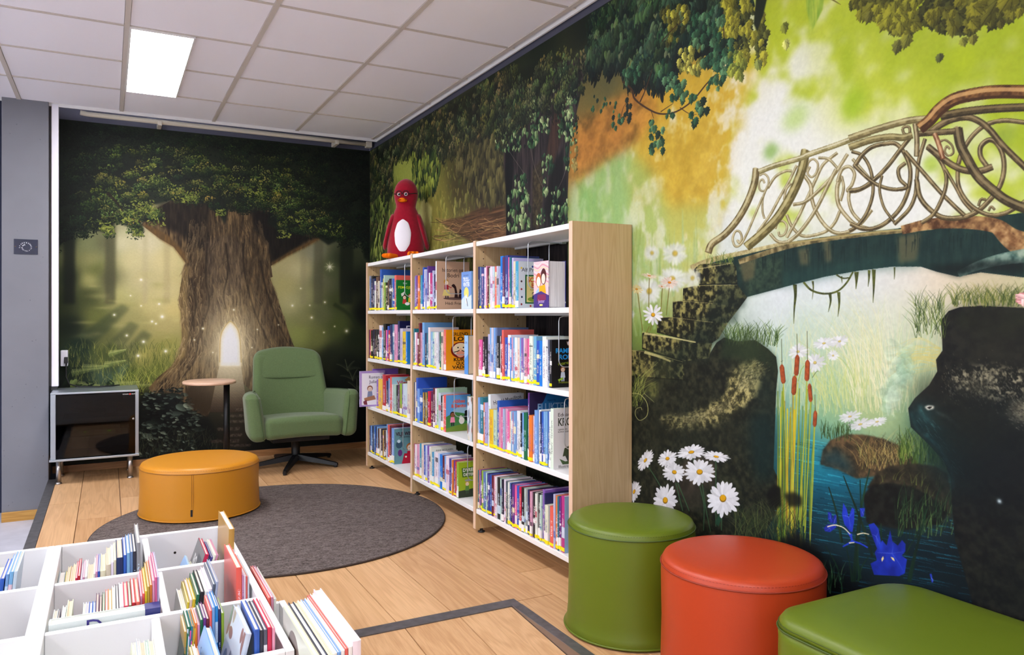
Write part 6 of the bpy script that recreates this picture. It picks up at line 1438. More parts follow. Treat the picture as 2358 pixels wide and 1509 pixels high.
# ------------------------------------------------------------------ books
PAL = dict(white=((238, 238, 240), 'white'), cream=((232, 222, 196), 'cream'), pale=((206, 218, 236), 'pale blue'), lilac=((196, 190, 226), 'lilac'), lavender=((176, 180, 224), 'lavender'), grey=((150, 154, 160), 'grey'), slate=((84, 92, 112), 'slate grey'),
           black=((26, 26, 32), 'black'), ink=((30, 34, 60), 'midnight blue'), navy=((30, 40, 96), 'navy blue'), indigo=((64, 66, 150), 'indigo'), blue=((40, 92, 188), 'blue'), azure=((20, 128, 222), 'bright azure'), sky=((120, 172, 226), 'sky blue'), steel=((96, 132, 176), 'steel blue'), cyan=((64, 160, 196), 'cyan'),
           teal=((36, 120, 140), 'teal'), mint=((190, 222, 206), 'mint'), green=((22, 110, 74), 'dark green'), lime=((150, 190, 60), 'lime green'), olive=((120, 128, 70), 'olive'), yellow=((238, 208, 40), 'yellow'), ochre=((196, 160, 70), 'ochre'), orange=((236, 128, 44), 'orange'), coral=((236, 100, 92), 'coral'), red=((200, 40, 52), 'red'),
           crimson=((206, 26, 76), 'crimson'), maroon=((110, 30, 50), 'maroon'), plum=((100, 44, 92), 'plum'), purple=((104, 50, 140), 'purple'), violet=((132, 96, 184), 'violet'), magenta=((196, 50, 132), 'magenta'), pink=((232, 100, 162), 'bright pink'), rose=((226, 160, 190), 'rose pink'), brown=((96, 66, 52), 'brown'))
ORD = 'first second third fourth fifth sixth seventh eighth ninth tenth eleventh twelfth thirteenth fourteenth fifteenth sixteenth seventeenth eighteenth nineteenth twentieth'.split()
def ordn(k):
    if k < 20: return ORD[k]
    if k < 29: return 'twenty-' + ORD[k - 20]
    if k == 29: return 'thirtieth'
    if k < 39: return 'thirty-' + ORD[k - 30]
    return 'fortieth' if k == 39 else 'forty-' + ORD[k - 40]

def book_mats():
    out = []
    for kind in ('cover', 'spine'):
        m = bpy.data.materials.new('book_' + kind); m.use_nodes = True; nt = m.node_tree; b = nt.nodes['Principled BSDF']; N = nt.nodes.new; Lk = nt.links.new
        def at(n):
            a = N('ShaderNodeAttribute'); a.attribute_type = 'OBJECT'; a.attribute_name = n; return a
        c = at('col'); t = at('tcol'); oi = N('ShaderNodeObjectInfo'); tc = N('ShaderNodeTexCoord')
        def math_(op, a, b_=None, c_=None):
            n = N('ShaderNodeMath'); n.operation = op
            for i, v in enumerate((a, b_, c_)):
                if v is None: continue
                if hasattr(v, 'is_linked') or hasattr(v, 'links'): Lk(v, n.inputs[i])
                else: n.inputs[i].default_value = v
            return n.outputs[0]
        comb = N('ShaderNodeCombineXYZ'); 
        for i in range(3): Lk(oi.outputs['Random'], comb.inputs[i])
        ma = N('ShaderNodeVectorMath'); ma.operation = 'MULTIPLY_ADD'; ma.inputs[1].default_value = (31, 47, 59); Lk(comb.outputs[0], ma.inputs[0]); Lk(tc.outputs['Object'], ma.inputs[2])
        sep = N('ShaderNodeSeparateXYZ'); Lk(tc.outputs['Generated'], sep.inputs[0])
        rnd = oi.outputs['Random']
        r2 = math_('FRACT', math_('MULTIPLY', rnd, 13.7)); r3 = math_('FRACT', math_('MULTIPLY', rnd, 71.3)); r4 = math_('FRACT', math_('MULTIPLY', rnd, 157.9))
        mx = N('ShaderNodeMix'); mx.data_type = 'RGBA'; Lk(c.outputs['Color'], mx.inputs[6]); Lk(t.outputs['Color'], mx.inputs[7])
        if kind == 'spine':
            mp = N('ShaderNodeMapping'); mp.inputs['Scale'].default_value = (1, 260, 330); Lk(ma.outputs[0], mp.inputs[0])
            n1 = N('ShaderNodeTexNoise'); n1.inputs['Scale'].default_value = 1; n1.inputs['Detail'].default_value = 1; Lk(mp.outputs[0], n1.inputs['Vector'])
            glyph = math_('GREATER_THAN', n1.outputs['Fac'], .52)
            y = sep.outputs[1]; z = sep.outputs[2]
            inw = math_('MULTIPLY', math_('GREATER_THAN', y, .30), math_('LESS_THAN', y, .70))
            lo = math_('MULTIPLY_ADD', r2, .2, .16); hi = math_('MULTIPLY_ADD', r3, .25, .62)
            inz = math_('MULTIPLY', math_('GREATER_THAN', z, lo), math_('LESS_THAN', z, hi))
            gap = math_('GREATER_THAN', math_('ABSOLUTE', math_('SUBTRACT', z, math_('MULTIPLY_ADD', r4, .3, .35))), .03)
            txt = math_('MULTIPLY', math_('MULTIPLY', glyph, math_('MULTIPLY', inw, inz)), gap)
            # coloured block or picture patch on some spines
            band = math_('MULTIPLY', math_('LESS_THAN', math_('ABSOLUTE', math_('SUBTRACT', z, math_('MULTIPLY_ADD', r3, .7, .15))), math_('MULTIPLY', r4, .10)), math_('GREATER_THAN', r2, .55))
            n3 = N('ShaderNodeTexNoise'); n3.inputs['Scale'].default_value = 60; n3.inputs['Detail'].default_value = 3; Lk(ma.outputs[0], n3.inputs['Vector'])
            art = math_('MULTIPLY', math_('GREATER_THAN', n3.outputs['Fac'], .56), math_('MULTIPLY', math_('LESS_THAN', z, .36), math_('LESS_THAN', r4, .4)))
            fac = math_('MINIMUM', math_('ADD', math_('ADD', math_('MULTIPLY', txt, .85), math_('MULTIPLY', band, .8)), math_('MULTIPLY', art, .6)), 1.0)
            Lk(fac, mx.inputs[0])
        else:
            n3 = N('ShaderNodeTexNoise'); n3.inputs['Scale'].default_value = 22; n3.inputs['Detail'].default_value = 4; Lk(ma.outputs[0], n3.inputs['Vector'])
            art = math_('MULTIPLY', math_('GREATER_THAN', n3.outputs['Fac'], .60), math_('LESS_THAN', sep.outputs[2], math_('MULTIPLY', r2, .8)))
            Lk(math_('MULTIPLY', art, .55), mx.inputs[0])
        Lk(mx.outputs[2], b.inputs['Base Color'])
        b.inputs['Roughness'].default_value = .35; b.inputs['Coat Weight'].default_value = .15
        out.append(m)
    return out
M_COVER, M_SPINE = book_mats()
def page_mat():
    m = mat('page_block', (236, 228, 212), .85); nt = m.node_tree; b = nt.nodes['Principled BSDF']; N = nt.nodes.new; Lk = nt.links.new
    tc = N('ShaderNodeTexCoord'); mp = N('ShaderNodeMapping'); mp.inputs['Scale'].default_value = (6, 900, 6); Lk(tc.outputs['Object'], mp.inputs[0])
    n = N('ShaderNodeTexNoise'); n.inputs['Scale'].default_value = 1; n.inputs['Detail'].default_value = 2; Lk(mp.outputs[0], n.inputs['Vector'])
    at = N('ShaderNodeAttribute'); at.attribute_type = 'OBJECT'; at.attribute_name = 'col'
    r = N('ShaderNodeValToRGB'); r.color_ramp.elements[0].color = (.55, .55, .55, 1); r.color_ramp.elements[1].color = (1, 1, 1, 1); r.color_ramp.elements[0].position = .25; r.color_ramp.elements[1].position = .6
    mx = N('ShaderNodeMix'); mx.data_type = 'RGBA'; mx.blend_type = 'MULTIPLY'; mx.inputs[0].default_value = 1
    Lk(n.outputs['Fac'], r.inputs[0]); Lk(at.outputs['Color'], mx.inputs[6]); Lk(r.outputs[0], mx.inputs[7]); Lk(mx.outputs[2], b.inputs['Base Color']); return m
M_PAGE = page_mat()
M_STICK = mat('yellow_sticker', (246, 226, 20), .5); M_STICKW = mat('white_label', (236, 234, 232), .5)
bk = random.Random(21)
def jit(c, k=.10):
    return tuple(max(0, min(1, .86 * v * bk.uniform(1 - k, 1 + k) + bk.uniform(0, .008))) for v in lin(c))

def book(name, label, loc, rot, th, ht, dp, col, tcol=None, sticker=True, group=None, paper=None, wlab=False, cat='book', hard=True):
    """local: spine on the plane x = 0 facing -x, thickness along y from 0, depth +x, base z = 0"""
    t = bpy.data.objects.new(name, None); COL.objects.link(t); t.empty_display_size = .02
    t.location = loc; t.rotation_euler = rot; tag(t, label, cat, group)
    b = .0022 if hard else .0008; b = min(b, th * .22); ov = .003 if hard else 0.0
    c = jit(col)
    if tcol is None:
        l = .3 * c[0] + .6 * c[1] + .1 * c[2]; tcol = bk.choice(((.9, .9, .9), (.85, .8, .5), (.6, .75, .9), (.9, .6, .65))) if l < .35 else bk.choice(((.03, .03, .06), (.05, .1, .4), (.5, .05, .1), (.25, .1, .35), (.05, .05, .05)))
    # cover: U of two boards and a slightly rounded spine
    rr = min(.0022, th * .18)
    prof = [(dp, 0), (rr, 0), (rr * .3, rr * .3), (0, th * .25), (-.0004, th * .5), (0, th * .75), (rr * .3, th - rr * .3), (rr, th), (dp, th), (dp, th - b), (b + rr, th - b), (b + rr, b), (dp, b)]
    n = len(prof); V = [(x, y, 0) for x, y in prof] + [(x, y, ht) for x, y in prof]
    Fc = []; fm = []
    for k in range(n):
        k2 = (k + 1) % n; Fc.append((k, k2, n + k2, n + k)[::-1]); fm.append(1 if 1 <= k <= 6 else 0)
    # top and bottom rims as quads: outer index -> inner partner
    part = [(0, 1, 11, 12), (1, 2, 3, 11), (3, 4, 10, 11), (4, 5, 10), (5, 6, 7, 10), (7, 8, 9, 10)]
    for q in part:
        Fc.append(tuple(q)); fm.append(0); Fc.append(tuple(i + n for i in q)[::-1]); fm.append(0)
    o = raw('cover', V, Fc, None, t, mats=[M_COVER, M_SPINE], fm=fm); o['col'] = c; o['tcol'] = tcol
    bm = bmesh.new(); bm.from_mesh(o.data); bmesh.ops.recalc_face_normals(bm, faces=bm.faces[:]); bm.to_mesh(o.data); bm.free()
    p = raw('pages', boxv(b + rr, dp - ov, b, th - b, ov * .8, ht - ov), BOXF, M_PAGE, t); p['col'] = lin(paper or bk.choice(((238, 232, 220), (232, 222, 204), (240, 238, 234), (226, 220, 212))))
    if sticker:
        h0 = bk.uniform(.003, .008); sh = bk.uniform(.008, .016)
        s_ = raw('sticker', boxv(-.0011, .006, -.0004, th + .0004, h0, h0 + sh), BOXF, M_STICK, t)
        if wlab: raw('call_label', boxv(-.0010, .006, -.0003, th + .0003, h0 + sh + .001, h0 + sh + .034), BOXF, M_STICKW, t)
    elif wlab: raw('call_label', boxv(-.0010, .006, -.0003, th + .0003, .004, .034), BOXF, M_STICKW, t)
    return t

# ---- cover pictures, one atlas
AW, AH, NCX = 300, 420, 6
ATL = Canvas(AW * NCX, AH * 4, None, (200, 200, 200))
CELL = {}
def cell(name, bg):
    k = len(CELL); x, y = (k % NCX) * AW, (k // NCX) * AH; CELL[name] = (x, y)
    ATL.poly([(x, y), (x + AW, y), (x + AW, y + AH), (x, y + AH)], bg, mapped=True)
    return lambda *p: [(x + a, y + b) for a, b in p]
def ell(cx, cy, rx, ry, n=26): return [(cx + rx * math.cos(t), cy + ry * math.sin(t)) for t in np.linspace(0, 6.283, n)[:-1]]
def kid(q, x, y, s, hair, face, shirt, legs=None):
    ATL.poly(q(*[(x + a * s, y + b * s) for a, b in ((-22, 28), (22, 28), (30, 90), (-30, 90))]), shirt)
    if legs: ATL.poly(q(*[(x + a * s, y + b * s) for a, b in ((-20, 90), (-2, 90), (-4, 130), (-18, 130))]), legs); ATL.poly(q(*[(x + a * s, y + b * s) for a, b in ((3, 90), (20, 90), (18, 130), (5, 130))]), legs)
    ATL.poly(q(*ell(x, y - 3 * s, 30 * s, 32 * s)), hair); ATL.poly(q(*ell(x, y + 4 * s, 22 * s, 24 * s)), face)
    for dx in (-8, 8): ATL.poly(q(*ell(x + dx * s, y + 2 * s, 3 * s, 3.5 * s, 9)), (20, 20, 20))
    ATL.stroke(q((x - 8 * s, y + 15 * s), (x, y + 19 * s), (x + 8 * s, y + 15 * s)), 2 * s, (120, 40, 40))
def T(q, s, x, y, size, col, **k): p = q((x, y))[0]; ATL.text(s, p[0], p[1], size, col, **k)

q = cell('fem', (24, 118, 44)); T(q, 'Enid', 90, 56, 34, (230, 240, 230)); T(q, 'FEM-GJENG', 22, 118, 50, (220, 226, 40), width=262, bold=.01)
for x, y, h, s_ in ((110, 240, (40, 30, 26), (200, 60, 60)), (190, 220, (130, 60, 30), (230, 210, 60)), (250, 270, (220, 180, 80), (60, 90, 180))): kid(q, x, y, 1.0, h, (244, 214, 190), s_)
ATL.poly(q(*ell(150, 330, 34, 22)), (240, 240, 240)); ATL.poly(q((60, 190), (110, 160), (100, 210), (70, 230)), (226, 230, 220)); T(q, 'Gyldendal', 90, 396, 24, (10, 60, 20))
q = cell('bodri', (196, 160, 132)); T(q, 'historien om', 50, 92, 50, (30, 24, 22), width=200); T(q, 'Bodri', 98, 138, 50, (30, 24, 22))
ATL.poly(q(*ell(170, 324, 110, 12)), (110, 84, 76)); ATL.poly(q((196, 320), (186, 270), (176, 220), (162, 200), (150, 196), (140, 204), (134, 214), (150, 226), (160, 236), (166, 270), (160, 318), (250, 324), (256, 300), (236, 262), (210, 236)), (50, 30, 32))
ATL.poly(q(*ell(86, 178, 22, 22)), (190, 140, 60)); ATL.poly(q(*ell(90, 186, 15, 17)), (240, 212, 180)); ATL.poly(q((72, 206), (106, 206), (110, 250), (70, 250)), (170, 50, 60)); ATL.poly(q((66, 246), (112, 246), (124, 300), (52, 300)), (220, 200, 120)); ATL.poly(q((78, 300), (88, 300), (88, 322), (76, 322)), (60, 50, 60)); ATL.poly(q((96, 300), (106, 300), (108, 322), (96, 322)), (60, 50, 60)); ATL.stroke(q((106, 216), (126, 228), (136, 224)), 7, (170, 50, 60))
T(q, 'Hédi Fried', 80, 378, 38, (40, 30, 28))
q = cell('songbook', (206, 214, 222)); T(q, 'Alf Prøysen', 30, 92, 50, (30, 34, 50), width=250); ATL.poly(q((66, 120), (270, 120), (270, 380), (66, 380)), (40, 100, 64)); ATL.poly(q((80, 134), (258, 134), (258, 366), (80, 366)), (222, 206, 130))
T(q, 'SONG', 88, 186, 62, (206, 84, 40), bold=.03, width=160); T(q, 'BOK', 130, 236, 58, (206, 84, 40), bold=.03); T(q, 'FOR BARN', 116, 262, 20, (90, 60, 40)); ATL.poly(q(*ell(170, 340, 80, 24)), (130, 160, 60)); kid(q, 150, 292, .5, (40, 30, 30), (230, 200, 170), (40, 60, 90)); kid(q, 204, 296, .5, (90, 40, 30), (230, 200, 170), (170, 60, 60))
for x, y, c in ((30, 60, (220, 190, 60)), (140, 46, (40, 60, 140)), (30, 180, (70, 50, 60)), (30, 250, (150, 50, 60)), (34, 320, (40, 60, 90)), (30, 385, (130, 40, 50)), (120, 400, (180, 60, 50)), (200, 398, (60, 90, 140)), (250, 404, (40, 40, 50))): ATL.poly(q(*ell(x, y, 9, 10, 9)), c)
q = cell('kurt', (226, 146, 22)); T(q, 'ERLEND', 70, 62, 46, (40, 24, 14), bold=.02, width=170); T(q, 'LOE', 86, 116, 60, (40, 24, 14), bold=.03, width=150); ATL.poly(q(*ell(160, 212, 108, 84)), (120, 26, 24)); ATL.poly(q(*ell(160, 206, 86, 68)), (238, 216, 176)); ATL.poly(q(*ell(158, 252, 46, 36)), (226, 150, 120))
ATL.stroke(q((80, 234), (120, 226), (156, 212), (196, 226), (240, 240)), 9, (40, 24, 18)); ATL.poly(q(*ell(130, 186, 8, 8, 10)), (20, 20, 20)); ATL.poly(q(*ell(190, 186, 8, 8, 10)), (20, 20, 20)); ATL.poly(q(*ell(158, 206, 14, 18)), (236, 190, 150))
T(q, 'KURT', 84, 326, 48, (40, 24, 14), bold=.03, width=150); T(q, 'QUO', 110, 364, 44, (40, 24, 14), bold=.03); T(q, 'VADIS?', 66, 404, 44, (40, 24, 14), bold=.03, width=190)
q = cell('robin', (24, 24, 26)); T(q, 'RAMPETE', 40, 116, 58, (40, 160, 240), bold=.03, width=240); T(q, 'ROBIN', 70, 172, 58, (40, 160, 240), bold=.03, width=190); T(q, 'mareritt', 66, 226, 42, (176, 206, 50), width=170, rot=-.12); kid(q, 110, 262, .8, (150, 90, 50), (240, 214, 190), (200, 210, 226), (190, 200, 220)); ATL.poly(q(*ell(210, 262, 34, 32)), (236, 236, 236)); ATL.poly(q((176, 280), (240, 290), (220, 350), (170, 340)), (236, 236, 236))
for dx in (-12, 12): ATL.poly(q(*ell(210 + dx, 258, 9, 11, 10)), (20, 20, 24))
ATL.poly(q((60, 350), (110, 330), (116, 346), (70, 366)), (150, 190, 60)); T(q, 'Francesca S', 70, 384, 30, (190, 206, 60)); ATL.poly(q(*ell(170, 30, 14, 16)), (226, 226, 240)); ATL.stroke(q((150, 16), (160, 46), (180, 46), (192, 16)), 5, (226, 200, 180))
q = cell('abbas', (96, 160, 220)); ATL.poly(q((0, 250), (120, 190), (220, 220), (300, 200), (300, 420), (0, 420)), (70, 130, 70)); ATL.poly(q((0, 380), (140, 350), (300, 330), (300, 420), (0, 420)), (110, 140, 50)); ATL.poly(q((60, 200), (180, 120), (300, 170), (300, 230), (120, 200)), (150, 186, 210)); T(q, 'Abbas', 80, 92, 56, (226, 80, 44), bold=.03, width=150); T(q, '& Benito', 62, 146, 56, (226, 80, 44), bold=.03, width=180)
kid(q, 80, 226, 1.0, (60, 34, 26), (150, 96, 66), (236, 140, 170), (40, 40, 50)); ATL.poly(q(*ell(190, 300, 34, 40)), (236, 230, 220)); ATL.poly(q(*ell(180, 262, 20, 20)), (240, 236, 226)); ATL.poly(q(*ell(256, 250, 34, 56)), (24, 24, 28)); ATL.poly(q(*ell(246, 204, 20, 20)), (24, 24, 28))
q = cell('kroko', (220, 220, 222)); T(q, 'Eduard Uspenskij', 36, 56, 36, (30, 30, 32), width=270); T(q, 'KROKODILLE', 36, 120, 76, (56, 62, 52), bold=.02, width=300); T(q, 'GJENNOM', 36, 152, 15, (40, 40, 40)); T(q, 'BURSDAGEN', 36, 168, 15, (40, 40, 40))
ATL.poly(q(*ell(190, 190, 56, 64)), (70, 78, 58)); ATL.poly(q((130, 240), (240, 230), (270, 330), (240, 380), (110, 376), (84, 320)), (62, 66, 58)); ATL.poly(q((84, 280), (130, 260), (120, 330), (70, 336)), (70, 80, 56)); ATL.poly(q((46, 350), (90, 372), (180, 366), (160, 392), (70, 392)), (70, 96, 60)); ATL.poly(q((160, 330), (220, 330), (214, 384), (160, 384)), (206, 130, 150)); T(q, 'Illustrert av', 40, 414, 28, (40, 40, 40))
q = cell('vilje', (104, 148, 156)); T(q, 'VILJE WINTER', 20, 84, 60, (60, 24, 44), bold=.03, width=270); T(q, 'OG HEMMELIG', 60, 112, 24, (40, 30, 40)); kid(q, 190, 230, 1.5, (176, 104, 50), (244, 224, 208), (180, 20, 50)); ATL.poly(q((120, 300), (260, 300), (290, 420), (90, 420)), (180, 20, 50)); ATL.poly(q(*ell(60, 190, 40, 46)), (60, 90, 110)); ATL.poly(q(*ell(56, 150, 20, 20)), (200, 220, 230)); ATL.poly(q(*ell(70, 290, 26, 40)), (100, 50, 120)); ATL.poly(q(*ell(140, 340, 12, 12, 10)), (240, 226, 214)); ATL.poly(q(*ell(240, 330, 12, 12, 10)), (240, 226, 214))
q = cell('dyre', (150, 176, 40)); ATL.poly(q((40, 70), (290, 60), (290, 176), (50, 180)), (60, 100, 40)); T(q, 'DYREHUS', 56, 116, 56, (238, 240, 226), bold=.03, width=220); T(q, 'DETEKTIV', 64, 166, 46, (238, 240, 226), bold=.03, width=210); ATL.poly(q((0, 340), (300, 310), (300, 420), (0, 420)), (50, 60, 44)); kid(q, 110, 260, .9, (196, 160, 60), (236, 214, 190), (90, 130, 60), (60, 80, 60)); ATL.poly(q(*ell(120, 220, 40, 14)), (150, 150, 150)); kid(q, 230, 270, .9, (26, 22, 24), (120, 80, 60), (40, 40, 50))
q = cell('sel', (150, 184, 222)); T(q, 'Selma', 60, 96, 70, (30, 40, 70), width=180); ATL.poly(q(*ell(160, 280, 90, 70)), (170, 200, 230)); ATL.poly(q(*ell(70, 360, 30, 20)), (200, 216, 236))
q = cell('romeo', (170, 140, 200)); ATL.poly(q((18, 18), (282, 18), (282, 402), (18, 402)), (236, 232, 238))
for k in range(22): ATL.poly(q(*ell(18 + 264 * (k / 21), 18, 9, 9, 8)), (170, 140, 200)); ATL.poly(q(*ell(18, 18 + 384 * (k / 21), 9, 9, 8)), (170, 140, 200))
T(q, 'Romeo og', 110, 92, 54, (40, 34, 50), width=180); T(q, 'Julie', 110, 146, 54, (40, 34, 50)); kid(q, 120, 210, 1.1, (150, 100, 80), (240, 216, 196), (130, 140, 170)); ATL.poly(q((50, 320), (170, 290), (190, 340), (60, 360)), (170, 120, 90)); ATL.poly(q((40, 360), (80, 340), (90, 400), (50, 396)), (120, 50, 70))
q = cell('octo', (40, 124, 196)); ATL.poly(q(*ell(150, 150, 80, 70)), (236, 200, 190)); ATL.poly(q(*ell(170, 300, 60, 110)), (30, 40, 60)); ATL.poly(q(*ell(90, 110, 30, 30)), (206, 90, 60))
q = cell('girls', (232, 190, 196))
for k in range(9): ATL.stroke(q((0, 20 + 22 * k), (90, 40 + 22 * k), (180, 10 + 22 * k), (300, 40 + 22 * k)), 6, [(244, 224, 220), (200, 110, 130), (236, 220, 150)][k % 3])
ATL.poly(q(*ell(100, 170, 56, 66)), (190, 100, 60)); ATL.poly(q(*ell(100, 184, 40, 46)), (246, 224, 214)); ATL.poly(q(*ell(200, 140, 56, 74)), (80, 40, 44)); ATL.poly(q(*ell(196, 160, 38, 46)), (244, 214, 200)); ATL.poly(q((90, 230), (230, 210), (250, 300), (100, 310)), (240, 170, 40)); ATL.poly(q((40, 280), (110, 230), (110, 320), (50, 330)), (150, 190, 220)); ATL.poly(q((0, 300), (150, 270), (300, 310), (300, 420), (0, 420)), (74, 58, 128)); ATL.poly(q((80, 300), (240, 300), (250, 350), (70, 360)), (130, 50, 90)); T(q, 'Jenter', 90, 376, 46, (220, 190, 230), width=130); ATL.poly(q((120, 388), (180, 388), (180, 404), (120, 404)), (236, 226, 120))
q = cell('flukten', (40, 110, 168)); ATL.poly(q((0, 0), (130, 0), (100, 60), (60, 90), (50, 170), (0, 300)), (44, 36, 70)); T(q, 'FLUKTEN', 60, 116, 66, (150, 190, 220), bold=.02, width=230); T(q, 'MARTE', 130, 60, 20, (20, 50, 80)); ATL.poly(q((0, 300), (300, 260), (300, 420), (0, 420)), (30, 40, 70))
q = cell('villes', (150, 190, 204)); T(q, 'Villes Ver', 60, 90, 64, (180, 40, 40), bold=.02, width=220); ATL.poly(q((150, 40), (200, 0), (260, 40), (200, 70)), (200, 150, 80))
q = cell('harald', (218, 220, 222)); T(q, 'Harald Mamillton', 30, 84, 50, (30, 30, 34), width=250, rot=-.16); T(q, 'Skellerman', 60, 130, 40, (30, 30, 34), rot=-.1)
q = cell('troll', (110, 150, 214)); T(q, 'TOVE JANSSON', 60, 50, 22, (30, 40, 80)); T(q, 'TROLL-', 50, 110, 64, (240, 244, 248), bold=.04, width=190); T(q, 'VINTER', 50, 166, 64, (240, 244, 248), bold=.04, width=200); ATL.poly(q(*ell(150, 240, 70, 66)), (244, 222, 120)); ATL.poly(q((0, 320), (100, 270), (200, 290), (300, 260), (300, 420), (0, 420)), (206, 224, 240)); ATL.poly(q((120, 280), (150, 250), (170, 290), (160, 360), (130, 360)), (236, 240, 244)); ATL.stroke(q((150, 300), (190, 390)), 14, (40, 50, 70))
q = cell('anne', (226, 226, 214)); T(q, 'ANNE NICOLAISEN', 50, 50, 30, (60, 60, 60), width=210)
q = cell('fors', (24, 26, 66)); T(q, 'Fors', 70, 110, 90, (230, 230, 236), width=170)
q = cell('hello', (236, 226, 206)); ATL.poly(q((0, 0), (300, 0), (300, 190), (0, 190)), (206, 214, 200)); ATL.poly(q(*ell(110, 90, 60, 70)), (90, 70, 60)); ATL.poly(q(*ell(220, 120, 50, 60)), (150, 100, 90)); ATL.poly(q((70, 190), (300, 190), (300, 330), (70, 330)), (150, 190, 226)); T(q, 'HALLO', 84, 300, 84, (40, 34, 60), bold=.03, width=200); T(q, 'F', 200, 400, 80, (30, 30, 34), bold=.03)
q = cell('shell', (206, 214, 222))
for k in range(26):
    a = bk.uniform(0, 300), bk.uniform(0, 420); ATL.poly(q(*ell(a[0], a[1], bk.uniform(12, 40), bk.uniform(10, 60), 14)), bk.choice(((170, 150, 130), (90, 110, 140), (226, 214, 196), (140, 90, 80), (120, 160, 140), (180, 60, 70))), .8)
q = cell('bluebook', (150, 190, 234)); ATL.poly(q((0, 260), (300, 200), (300, 420), (0, 420)), (90, 150, 220)); T(q, 'Sommer', 60, 90, 50, (40, 70, 140), width=170)
q = cell('greenbook', (40, 82, 66)); T(q, 'Hansi', 70, 90, 56, (190, 210, 120), width=150); ATL.poly(q(*ell(160, 300, 90, 60)), (60, 110, 150))
q = cell('greyred', (112, 112, 112)); T(q, 'BOK', 60, 130, 90, (220, 220, 220), bold=.03, width=150); ATL.poly(q((150, 40), (270, 40), (270, 170), (150, 170)), (80, 80, 84))
IMG_C = ATL.image('cover_prints'); M_PRINT = print_mat('cover_print', IMG_C, .3, coat=.2)
def cover_print(t, name, face, th, ht, dp, sub=(0, 0, 1, 1)):
    """face 'y0': the side towards the camera end of the shelf, 'y1': the other side, 'spine'"""
    if face == 'y0': V = [(0.001, -.0006, 0.0005), (dp, -.0006, 0.0005), (dp, -.0006, ht - .0005), (0.001, -.0006, ht - .0005)]; bk_ = (0, .0005, 0)
    elif face == 'y1': V = [(dp, th + .0006, 0.0005), (0.001, th + .0006, 0.0005), (0.001, th + .0006, ht - .0005), (dp, th + .0006, ht - .0005)]; bk_ = (0, -.0005, 0)
    else: V = [(-.0012, th, 0.0005), (-.0012, 0, 0.0005), (-.0012, 0, ht - .0005), (-.0012, th, ht - .0005)]; bk_ = (.0004, 0, 0)
    W = [(a + bk_[0], b + bk_[1], c + bk_[2]) for a, b, c in V]
    o = raw('cover_print', V + W, [(0, 1, 2, 3), (7, 6, 5, 4), (0, 4, 5, 1), (1, 5, 6, 2), (2, 6, 7, 3), (3, 7, 4, 0)], M_PRINT, t)
    uv = o.data.uv_layers.new(name='print'); x, y = CELL[name]
    u0, u1 = (x + 1 + sub[0] * (AW - 2)) / ATL.W, (x + 1 + sub[2] * (AW - 2)) / ATL.W; v1, v0 = 1 - (y + 1 + sub[1] * (AH - 2)) / ATL.H, 1 - (y + 1 + sub[3] * (AH - 2)) / ATL.H
    UV = [(u0, v0), (u1, v0), (u1, v1), (u0, v1)]
    for p in o.data.polygons:
        for li, vi in zip(p.loop_indices, p.vertices): uv.data[li].uv = UV[vi % 4]
    return o

